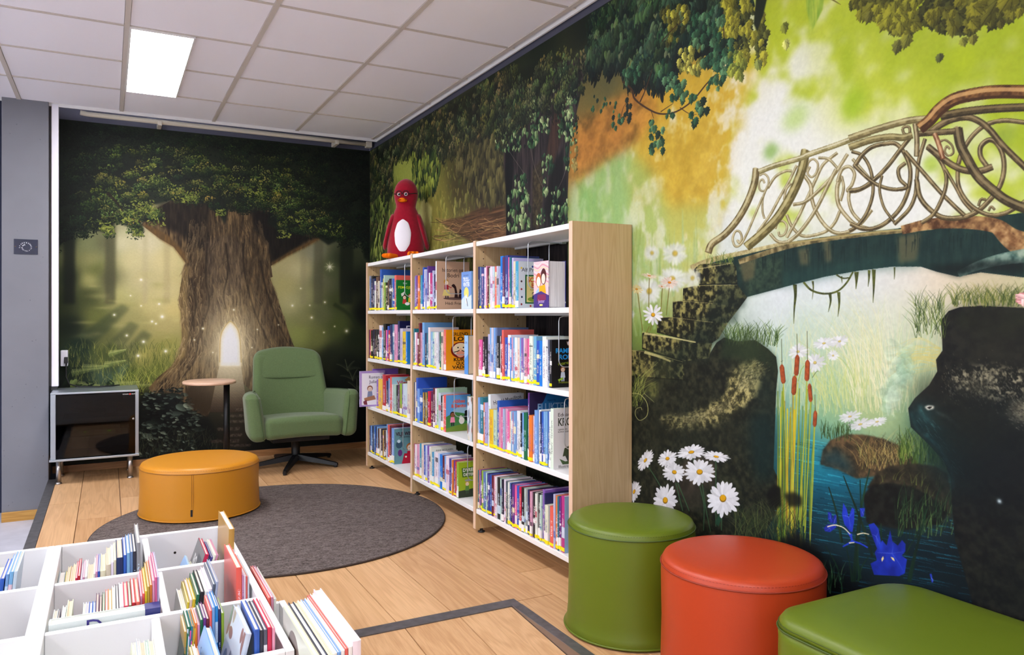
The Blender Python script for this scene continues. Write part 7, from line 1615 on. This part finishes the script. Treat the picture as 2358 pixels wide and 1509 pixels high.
# ---- the shelves: right edge and top of each spine as read in an enlarged view, colour
XS = 1.644
SHELVES = [
 (2, 3, (840, 580, 9.069), 58, '85,620,rose 105,505,grey 125,560,steel 150,505,black 200,560,navy 222,615,white 275,520,brown 300,610,cream 330,365,blue 360,640,pale 380,560,yellow 400,490,mint 430,640,lime 470,640,black 490,600,brown 545,560,ink 570,560,steel 605,560,blue 640,490,coral 662,590,green', 'fem'),
 (1, 3, (840, 580, 9.069), 990, '1040,520,sky 1052,495,rose 1085,500,violet 1105,505,purple 1145,500,orange 1170,495,teal 1190,490,cyan 1220,325,blue 1235,430,magenta 1260,370,white 1308,385,lavender 1332,300,purple 1365,440,white 1415,440,magenta 1440,395,lilac 1470,470,navy 1495,195,white', 'bodri'),
 (0, 3, (1080, 560, 8.875), 152, '185,490,black 215,485,navy 240,490,steel 290,500,indigo 318,500,lavender 350,500,white 366,470,rose 390,490,maroon 440,505,mint 480,480,white 515,480,pale 560,475,coral 600,470,lilac 632,470,lavender 690,265,azure 730,285,plum 790,250,indigo 825,290,pink 850,290,teal 885,300,lilac 938,370,cream 1000,370,cyan', 'songbook'),
 (2, 2, (840, 720, 8.385), 66, '85,335,plum 118,335,coral 150,345,black 176,330,ink 202,330,black 228,330,ink 254,330,black 282,330,ink 330,250,white 358,290,sky 400,220,black 420,340,pink 450,265,blue 490,345,crimson 520,240,navy 575,230,steel 630,235,rose 665,165,navy 725,310,lilac 780,370,yellow 806,370,azure', 'octo'),
 (1, 2, (840, 720, 8.385), 924, '945,300,orange 962,310,teal 985,385,white 1010,390,rose 1035,390,maroon 1050,395,cyan 1072,205,maroon 1110,390,rose 1150,195,sky 1185,400,navy 1222,400,teal 1255,290,white 1310,375,sky 1345,378,mint 1385,378,white 1420,380,white 1440,385,navy 1475,380,green 1510,378,cream 1552,335,coral', 'kurt'),
 (0, 2, (1080, 730, 7.942), 127, '178,420,white 232,420,pink 265,365,black 300,365,ink 332,365,black 385,320,lilac 412,200,sky 442,200,pale 472,200,sky 505,200,steel 548,350,black 560,355,white 600,350,maroon 635,240,coral 690,380,blue 745,335,white 768,380,azure 792,380,rose 830,380,sky 880,380,white 920,385,cream 950,385,sky 985,390,violet 1012,390,white 1050,400,rose 1105,405,pink 1165,355,white 1215,360,sky 1270,440,blue 1320,440,azure 1390,365,white 1420,420,white 1452,420,slate 1490,425,black', 'robin'),
 (2, 1, (835, 850, 6.562), 205, '228,165,violet 294,165,yellow 345,95,red 352,185,white 382,185,navy 410,150,sky 440,125,coral 462,240,white 500,245,mint 530,250,black 555,240,plum 590,230,lime 612,230,violet 665,235,pale 705,185,cream', None),
 (1, 1, (835, 850, 6.562), 758, '780,200,slate 800,205,white 828,140,blue 860,305,sky 900,305,blue 920,360,ochre 942,360,brown 962,360,ochre 985,360,green 1020,345,crimson 1056,350,plum 1085,295,maroon 1105,300,white 1136,300,mint 1170,370,pale 1200,410,black 1218,415,white 1255,400,coral', 'abbas'),
 (0, 1, (1080, 890, 6.858), 118, '140,175,white 168,180,sky 215,180,teal 248,265,orange 285,265,lavender 322,135,white 380,375,yellow 430,385,mint 465,235,blue 500,340,rose 535,345,pink 565,360,lavender 605,360,rose 630,400,pink 655,405,cream 692,400,sky 702,410,red 740,400,sky 775,395,white 810,395,white 826,430,black 870,425,sky 915,425,green 938,110,purple 952,520,white 996,465,orange 1040,480,pale 1086,385,sky 1120,380,white 1150,405,navy 1178,405,blue 1205,405,sky 1232,405,sky 1260,405,blue 1290,405,white 1335,360,white', 'kroko'),
 (2, 0, (835, 850, 6.562), 84, '100,860,olive 116,862,navy 132,862,sky 148,865,blue 164,868,ink 180,870,steel 196,872,blue 212,875,black 226,878,sky 242,905,brown 258,908,maroon 274,910,cream 290,912,ink 306,930,navy 324,932,ochre 342,935,brown 358,935,white 382,845,sky 404,850,coral 428,865,maroon 468,910,sky', 'vilje'),
 (1, 0, (835, 1000, 7.543), 872, '882,180,white 908,175,magenta 935,190,white 972,190,rose 988,185,white 1022,175,cyan 1060,180,cream 1090,205,blue 1118,210,pale 1150,215,violet 1180,230,white 1202,235,cream 1225,320,cyan 1250,320,pale 1300,330,white 1328,340,pale 1370,370,azure 1405,390,maroon 1440,395,sky 1490,400,white 1530,440,indigo 1552,450,pale 1565,455,orange 1592,470,purple 1622,485,red 1655,500,lime', 'dyre'),
 (0, 0, (1080, 1060, 6.2875), 106, '122,140,teal 140,145,coral 156,150,violet 176,160,plum 205,165,lime 240,180,steel 256,190,mint 276,200,navy 300,215,indigo 320,220,blue 346,230,maroon 380,245,rose 400,250,white 440,265,black 465,280,mint 490,290,ink 525,295,white 560,320,slate 580,330,white 602,340,blue 630,350,navy 660,360,purple 690,375,pink 725,385,blue 755,400,crimson 790,410,black 810,420,mint 835,430,grey 860,440,navy 890,455,maroon 915,465,rose 960,480,black 985,495,white 1030,500,black 1050,515,mint 1085,440,violet 1104,490,navy 1150,665,cream 1172,680,sky 1225,685,coral 1245,500,lilac 1275,525,orange 1297,535,teal 1322,545,purple 1368,535,magenta', 'sel'),
]
COVN = dict(fem='green cover with children', bodri='tan cover with a girl and dog', songbook='pale songbook cover in a green frame', octo='bright blue cover', kurt='orange cover with a moustached face', robin='black cover with blue title', abbas='landscape cover with a red title', kroko='white cover with a crocodile', vilje='teal cover with a girl in red', dyre='lime green cover', sel='pale blue cover')
SIDE = {(0, 1, 'purple'): 'flukten', (2, 1, 'coral'): 'villes', (0, 1, 'white', 135): 'harald', (2, 2, 'navy', 165): 'fors', (1, 0, 'cream', 235): 'anne'}
BAYN = {0: 'near bay', 1: 'middle bay', 2: 'far bay'}; ROWN2 = {3: 'top shelf', 2: 'second shelf', 1: 'third shelf', 0: 'bottom shelf'}
for b, row, (zx, zy, zs), start, spec, cov in SHELVES:
    zsh = SHZ[row]; toks = spec.split(); prev = on_x(zx + start / zs, 700, XS)[1]
    prev = min(prev, UP[b + 1] - PT / 2 - .003)
    for k, tk in enumerate(toks):
        xr, top, cn = tk.split(','); px = zx + float(xr) / zs
        yb = on_x(px, 700, XS)[1]
        th = prev - yb
        z = on_x(px, zy + float(top) / zs, XS)[2]; ht = max(.12, min(.30, z - zsh))
        th = max(.005, th - .0007); last = k == len(toks) - 1
        dp = max(.12, min(.235, ht * bk.uniform(.68, .78)))
        if last: dp = max(dp, ht * .74)
        rgb, cname = PAL[cn]
        y0 = prev - th - .0003
        if y0 < UP[b] + PT / 2 + .0015: y0 = UP[b] + PT / 2 + .0015; th = max(.004, prev - y0 - .0005)
        lab = '%s book, %s from the far end, %s, %s' % (cname, ordn(k), ROWN2[row], BAYN[b])
        if last and cov: lab = 'last book on the %s, %s, %s' % (ROWN2[row], BAYN[b], COVN[cov])
        xo = XS + bk.uniform(-.003, .006)
        t = book('book', lab, (xo, y0, zsh + .0005), (0, 0, 0), th, ht, dp, rgb, group='books on the bookcase shelves', wlab=bk.random() < .3, sticker=bk.random() < .68)
        if last and cov: cover_print(t, cov, 'y0', th, ht, dp)
        key = SIDE.get((b, row, cn, int(top))) or SIDE.get((b, row, cn))
        if key and not last: cover_print(t, key, 'y0', th, ht, dp)
        prev = yb
# thick books standing with the front outwards beside the rows
def front_out(px0, px1, topz, row, dp_, cov, lab, col, X=1.640, paper=(236, 236, 240)):
    ya, yb = on_x(px1, 700, X)[1], on_x(px0, 700, X)[1]; w = yb - ya; zsh = SHZ[row]; ht = on_x((px0 + px1) / 2, topz, X)[2] - zsh
    # spine on the far side: local thickness becomes depth into the shelf
    t = book('book', lab, (X, yb, zsh + .0005), (0, 0, math.radians(-90)), dp_, ht, w, col, sticker=False, group='books on the bookcase shelves', paper=paper)
    cover_print(t, cov, 'y0', dp_, ht, w); return t
front_out(1229, 1263.5, 602, 3, .085, 'girls', 'thick pink and purple book facing out on the top shelf of the near bay', PAL['indigo'][0])
front_out(1069.5, 1078, 773, 2, .060, 'bluebook', 'teal book facing out at the near end of the second shelf, middle bay', PAL['teal'][0], paper=(226, 206, 176))
front_out(1076, 1087, 914, 1, .030, 'shell', 'mottled green book facing out at the near end of the third shelf, middle bay', PAL['olive'][0])
# thick spine beside the tan cover
Xt = 1.640; ya, yb = on_x(1086, 700, Xt)[1], on_x(1063, 700, Xt)[1]; ht = on_x(1074, 626, Xt)[2] - SHZ[3]
t = book('book', 'thick pale blue winter book at the near end of the top shelf, middle bay', (Xt, ya, SHZ[3] + .0005), (0, 0, 0), yb - ya, ht, .14, PAL['sky'][0], sticker=False, group='books on the bookcase shelves')
cover_print(t, 'troll', 'spine', yb - ya, ht, .14)
# white book with purple border poking out at the far end of the third shelf
t = book('book', 'white cover with purple border poking out at the far end of the third shelf', (1.560, 5.222, SHZ[1] + .0005), (0, 0, 0), .012, .250, .185, PAL['lilac'][0], sticker=False, group='books on the bookcase shelves')
cover_print(t, 'romeo', 'y0', .012, .250, .185)
t = book('book', 'lilac book standing behind the purple bordered cover, third shelf of the far bay', (1.660, 5.240, SHZ[1] + .0005), (0, 0, 0), .014, .262, .19, PAL['violet'][0], sticker=False, group='books on the bookcase shelves')
# ------------------------------------------------------------------ low white book boxes in front
M_BIN = mat('white_melamine', (233, 233, 234), .4)
BT = .40                       # rim height
def ramp_z(y): return -SL * (2.545 - y)
TB = .018
def bin_unit(name, label, x0, x1, yr, cols, zb=.17, BT=BT, left=True):
    """yr: rail lines from far to near; cols: divider lines for each row"""
    o_ = ((x0 + x1) / 2, (yr[0] + yr[-1]) / 2, ramp_z((yr[0] + yr[-1]) / 2))
    t = thing(name, label, 'book box', o_, group='low white book boxes')
    B = lambda n, *a, **k: box(n, *a, M_BIN, t, off=o_, bevel=.0015, segs=1)
    if left: B('side_panel', x0, x0 + TB, yr[-1], yr[0], .02, BT)
    B('side_panel', x1 - TB, x1, yr[-1], yr[0], .02, BT)
    B('back_panel', x0 + TB + .0005, x1 - TB - .0005, yr[0] - TB, yr[0], .02, BT)
    B('front_panel', x0 + TB + .0005, x1 - TB - .0005, yr[-1], yr[-1] + TB, .02, BT)
    for y in yr[1:-1]: B('cross_rail', x0 + TB + .0005, x1 - TB - .0005, y - TB, y, zb + .0005, BT - .004)
    for r, cs in enumerate(cols):
        for c in cs: B('divider', c - TB / 2, c + TB / 2, yr[r + 1] + .0005, yr[r] - TB - .0005, zb + .0005, BT - .008)
    B('bottom_board', x0 + TB + .0005, x1 - TB - .0005, yr[-1] + TB + .0005, yr[0] - TB - .0005, zb - .015, zb)
    for xx in (x0 + .04, x1 - .04):
        for yy in (yr[0] - .05, yr[-1] + .05):
            V, Fc = lathe_vf([(0, ramp_z(yy) + .003), (.016, ramp_z(yy) + .003), (.016, ramp_z(yy) + .01), (.010, ramp_z(yy) + .012), (.010, .0195), (0, .0195)], 14)
            raw('leg', [(v[0] + xx - o_[0], v[1] + yy - o_[1], v[2] - o_[2]) for v in V], Fc, mat('black_plastic'), t, True)
    return t, o_
YR = [2.690, 2.325, 1.977, 1.62]
bB, oB = bin_unit('book_box', 'white book box with rows of picture books in front of the rug', -.142, .345, YR, [[.103], [.123], [.098]])
bA, oA = bin_unit('book_box', 'white book box cut off at the corner, beside the larger box of picture books', -.62, -.1425, YR, [[-.38], [-.38], [-.38]])
def holes(t, o_, pts):
    for (x, y, z) in pts:
        V, Fc = lathe_vf([(0, 0), (.004, 0), (.004, .0006), (0, .0006)], 10); h = raw('pin_hole', V, Fc, mat('hole_dark'), t); h.rotation_euler = (math.radians(90), 0, 0); h.location = (x - o_[0], y - .0002 - o_[1], z - o_[2])
holes(bB, oB, [(.19, YR[0] - TB, .335), (.02, YR[1] - TB, .30), (.04, YR[2] - TB, .30), (-.03, YR[2] - TB, .29), (.19, YR[2] - TB, .32)])

def bin_row(x, ysp, specs, where, lean=0.0, zb=.1705, cat='picture book', dmax=.30):
    """books side by side along x from the given left edge, spines towards the room"""
    for k, (th, ht, cn, extra) in enumerate(specs):
        rgb, cname = PAL[cn]; dp = min(dmax, extra.get('dp', ht * .8))
        ln = extra.get('lean', lean); tl = extra.get('tilt', 0.0)
        lab = extra.get('lab') or '%s picture book, %s from left, %s' % (cname, ordn(k), where)
        # rotation by 90 degrees turns the spine towards -y and thickness towards -x
        t = book('picture_book', lab, (x + th, ysp + extra.get('dy', 0), zb + extra.get('dz', 0)), (ln, tl, math.radians(90)), th, ht, dp, rgb, sticker=False, group='picture books in the white boxes', paper=extra.get('paper'), cat=cat)
        if extra.get('print'): cover_print(t, extra['print'], 'y1', th, ht, dp)
        x += th / math.cos(ln) + .0005 + extra.get('gap', 0)
    return x
e = {}
W = lambda *a: [(th, ht, cn, (ex[0] if ex else {})) for th, ht, cn, *ex in a]
board = dict(paper=(226, 210, 184))
# far row, middle compartment
bin_row(-.1225, 2.395, W((.016, .19, 'grey'), (.004, .19, 'yellow'), (.007, .20, 'cream', board), (.006, .20, 'ochre'), (.008, .205, 'cream', board), (.005, .21, 'crimson'), (.006, .215, 'red'), (.005, .205, 'lilac'), (.004, .21, 'rose'), (.006, .21, 'white'), (.015, .20, 'cream', board), (.004, .215, 'white'), (.005, .22, 'rose'), (.005, .22, 'blue'), (.014, .22, 'cream', board), (.012, .235, 'cream', board), (.006, .24, 'white'), (.006, .245, 'cream'), (.017, .25, 'navy', board), (.008, .255, 'blue'), (.008, .26, 'sky'), (.007, .262, 'steel'), (.008, .262, 'ink'), (.010, .285, 'grey')), 'far middle compartment')
# far row, right compartment
bin_row(.124, 2.40, W((.005, .20, 'pale', dict(lean=.45, dp=.17, print='bluebook', gap=.006)), (.010, .185, 'cream', dict(lean=.45))), 'leaning pair, far right compartment')
bin_row(.176, 2.40, W((.011, .235, 'crimson', dict(lean=.33, print='greyred', lab='grey and red picture book leaning in the far right compartment')), (.006, .22, 'navy', dict(lean=.33)), (.006, .225, 'indigo', dict(lean=.33)), (.007, .23, 'white', dict(lean=.33)), (.005, .23, 'rose', dict(lean=.33))), 'leaning stack, far right compartment')
bin_row(.304, 2.36, W((.016, .30, 'ochre', dict(dp=.24, lean=.03, paper=(246, 244, 240), lab='tall orange edged picture book at the far right corner of the box')),), 'far right compartment')
# far row of the other box
bin_row(-.365, 2.40, W((.006, .17, 'indigo'), (.005, .18, 'grey'), (.006, .185, 'magenta'), (.006, .19, 'rose'), (.010, .20, 'white'), (.008, .205, 'rose'), (.006, .21, 'violet'), (.006, .21, 'lilac'), (.012, .22, 'brown', board), (.020, .22, 'cream', board), (.010, .235, 'blue', dict(gap=.002)), (.007, .245, 'sky'), (.009, .25, 'sky'), (.008, .25, 'pale')), 'far compartment of the cut off box', lean=.10)
# middle row
bin_row(-.118, 2.035, W((.010, .20, 'white'), (.004, .20, 'slate', dict(gap=.004)), (.008, .205, 'white', dict(gap=.002)), (.012, .215, 'cream', dict(gap=.012, paper=(226, 206, 176))), (.005, .20, 'yellow', dict(lean=.10, gap=.004)), (.006, .205, 'white'), (.006, .205, 'pale'), (.008, .205, 'blue'), (.006, .205, 'sky'), (.007, .22, 'plum'), (.006, .215, 'maroon'), (.006, .22, 'green'), (.006, .225, 'coral'), (.008, .225, 'ochre'), (.007, .23, 'white'), (.007, .232, 'black'), (.009, .235, 'white'), (.010, .235, 'crimson'), (.006, .235, 'olive'), (.008, .24, 'red'), (.009, .24, 'coral')), 'middle compartment of the larger box', dmax=.24)
bin_row(.0695, 2.06, W((.004, .245, 'rose'), (.005, .25, 'coral'), (.005, .255, 'yellow'), (.005, .265, 'ochre'), (.005, .268, 'orange'), (.005, .278, 'rose'), (.005, .285, 'pink'), (.004, .285, 'lilac')), 'right hand bunch, middle compartment', dmax=.24)
# long book lying against the rail
t = book('picture_book', 'long white picture book standing lengthwise along the middle rail', (-.118, 1.985, .1705), (0, 0, 0), .040, .236, .226, (232, 230, 226), sticker=False, group='picture books in the white boxes', cat='picture book', paper=(236, 226, 210))
raw('corner_tape', boxv(.195, .2275, -.0012, .0412, .180, .2372), BOXF, mat('navy_tape', (36, 44, 110), .4), t)
ATLP = lettering('title_lettering', 'D', (.075, -.0008, .200), .05, mat('navy_ink', (50, 40, 120), .5), t)
bin_row(.140, 2.05, W((.012, .20, 'white'), (.005, .215, 'yellow'), (.006, .22, 'cream'), (.007, .22, 'yellow'), (.008, .23, 'green'), (.010, .235, 'black'), (.008, .235, 'white'), (.008, .24, 'white'), (.007, .25, 'slate'), (.006, .255, 'lavender', dict(gap=.062))), 'middle right compartment', lean=.10, dmax=.25)
bin_row(.288, 2.04, W((.014, .285, 'coral', dict(paper=(244, 232, 206))), (.004, .265, 'rose'), (.004, .262, 'white'), (.004, .26, 'coral'), (.004, .258, 'pale')), 'far edge of the middle right compartment', dmax=.25)
bin_row(-.36, 2.05, W((.02, .2, 'cream', board), (.024, .2, 'cream', board), (.024, .205, 'cream', board), (.012, .24, 'cream', dict(paper=(232, 214, 180))), (.004, .24, 'slate')), 'middle compartment of the cut off box', lean=.12)
# near row
bin_row(.020, 1.70, W((.008, .21, 'cream', dict(lean=.12)), (.005, .21, 'white', dict(lean=.10)), (.005, .215, 'pale', dict(lean=.10)), (.011, .21, 'cream', dict(paper=(226, 210, 184), lean=.10)), (.005, .21, 'mint', dict(lean=.10)), (.011, .21, 'cream', dict(paper=(226, 210, 184), lean=.10))), 'near compartment of the larger box', dmax=.2)
bin_row(.128, 1.835, W((.007, .235, 'green', dict(print='greenbook', lean=.12)), (.006, .235, 'teal', dict(lean=.12)), (.005, .23, 'yellow', dict(lean=.12, gap=.002)), (.005, .225, 'ochre'), (.005, .23, 'white'), (.005, .225, 'pink'), (.005, .235, 'ochre'), (.005, .24, 'orange'), (.005, .235, 'rose'), (.006, .245, 'green'), (.006, .248, 'purple'), (.006, .245, 'maroon'), (.005, .262, 'coral'), (.006, .268, 'sky'), (.006, .270, 'azure'), (.006, .262, 'navy'), (.006, .252, 'lime')), 'back bunch, near right compartment', dmax=.11)
bin_row(.118, 1.650, W((.014, .242, 'sky', dict(print='bluebook', lean=.30, dp=.175, lab='pale blue picture book leaning at the front of the near right compartment', paper=(238, 230, 206))),), 'near right compartment')
bin_row(.152, 1.650, W((.006, .22, 'ochre', dict(dp=.12)), (.006, .22, 'white', dict(dp=.12)), (.005, .215, 'orange', dict(dp=.12))), 'near right compartment between the leaning books')
bin_row(.186, 1.648, W((.012, .275, 'pale', dict(print='shell', lean=.24, dp=.18, lab='picture book with a mottled seashell cover leaning in the near right compartment')),), 'near right compartment')
bin_row(.268, 1.645, W((.011, .275, 'blue', dict(dp=.185)), (.007, .272, 'ink', dict(dp=.185)), (.007, .272, 'slate', dict(dp=.185)), (.009, .275, 'crimson', dict(dp=.185)), (.006, .272, 'rose', dict(dp=.185))), 'front bunch, near right compartment')
# narrow box beside it, full of tall picture books
b2, o2 = bin_unit('book_box', 'narrow white book box packed with tall picture books beside the ramp edge', .3465, .455, [2.27, 1.42], [[]], zb=.07, BT=.27, left=False)
bin_row(.3475, 1.45, W((.012, .375, 'cream', dict(print='hello', dp=.30, lab='picture book with a big HALLO title in the narrow box')), (.012, .378, 'ink', dict(dp=.31)), (.008, .378, 'cream', dict(dp=.31)), (.008, .380, 'white', dict(dp=.31)), (.007, .380, 'sky', dict(dp=.31)), (.007, .382, 'white', dict(dp=.31)), (.006, .384, 'coral', dict(dp=.32)), (.008, .386, 'white', dict(dp=.32)), (.017, .395, 'white', dict(dp=.32, paper=(248, 248, 248)))), 'narrow box by the ramp edge', zb=.0705, dmax=.34)
bin_row(.3475, 1.93, W((.006, .335, 'coral', dict(dp=.27)), (.006, .335, 'rose', dict(dp=.27)), (.006, .33, 'white', dict(dp=.27))), 'far end of the narrow box', zb=.0705, dmax=.3)
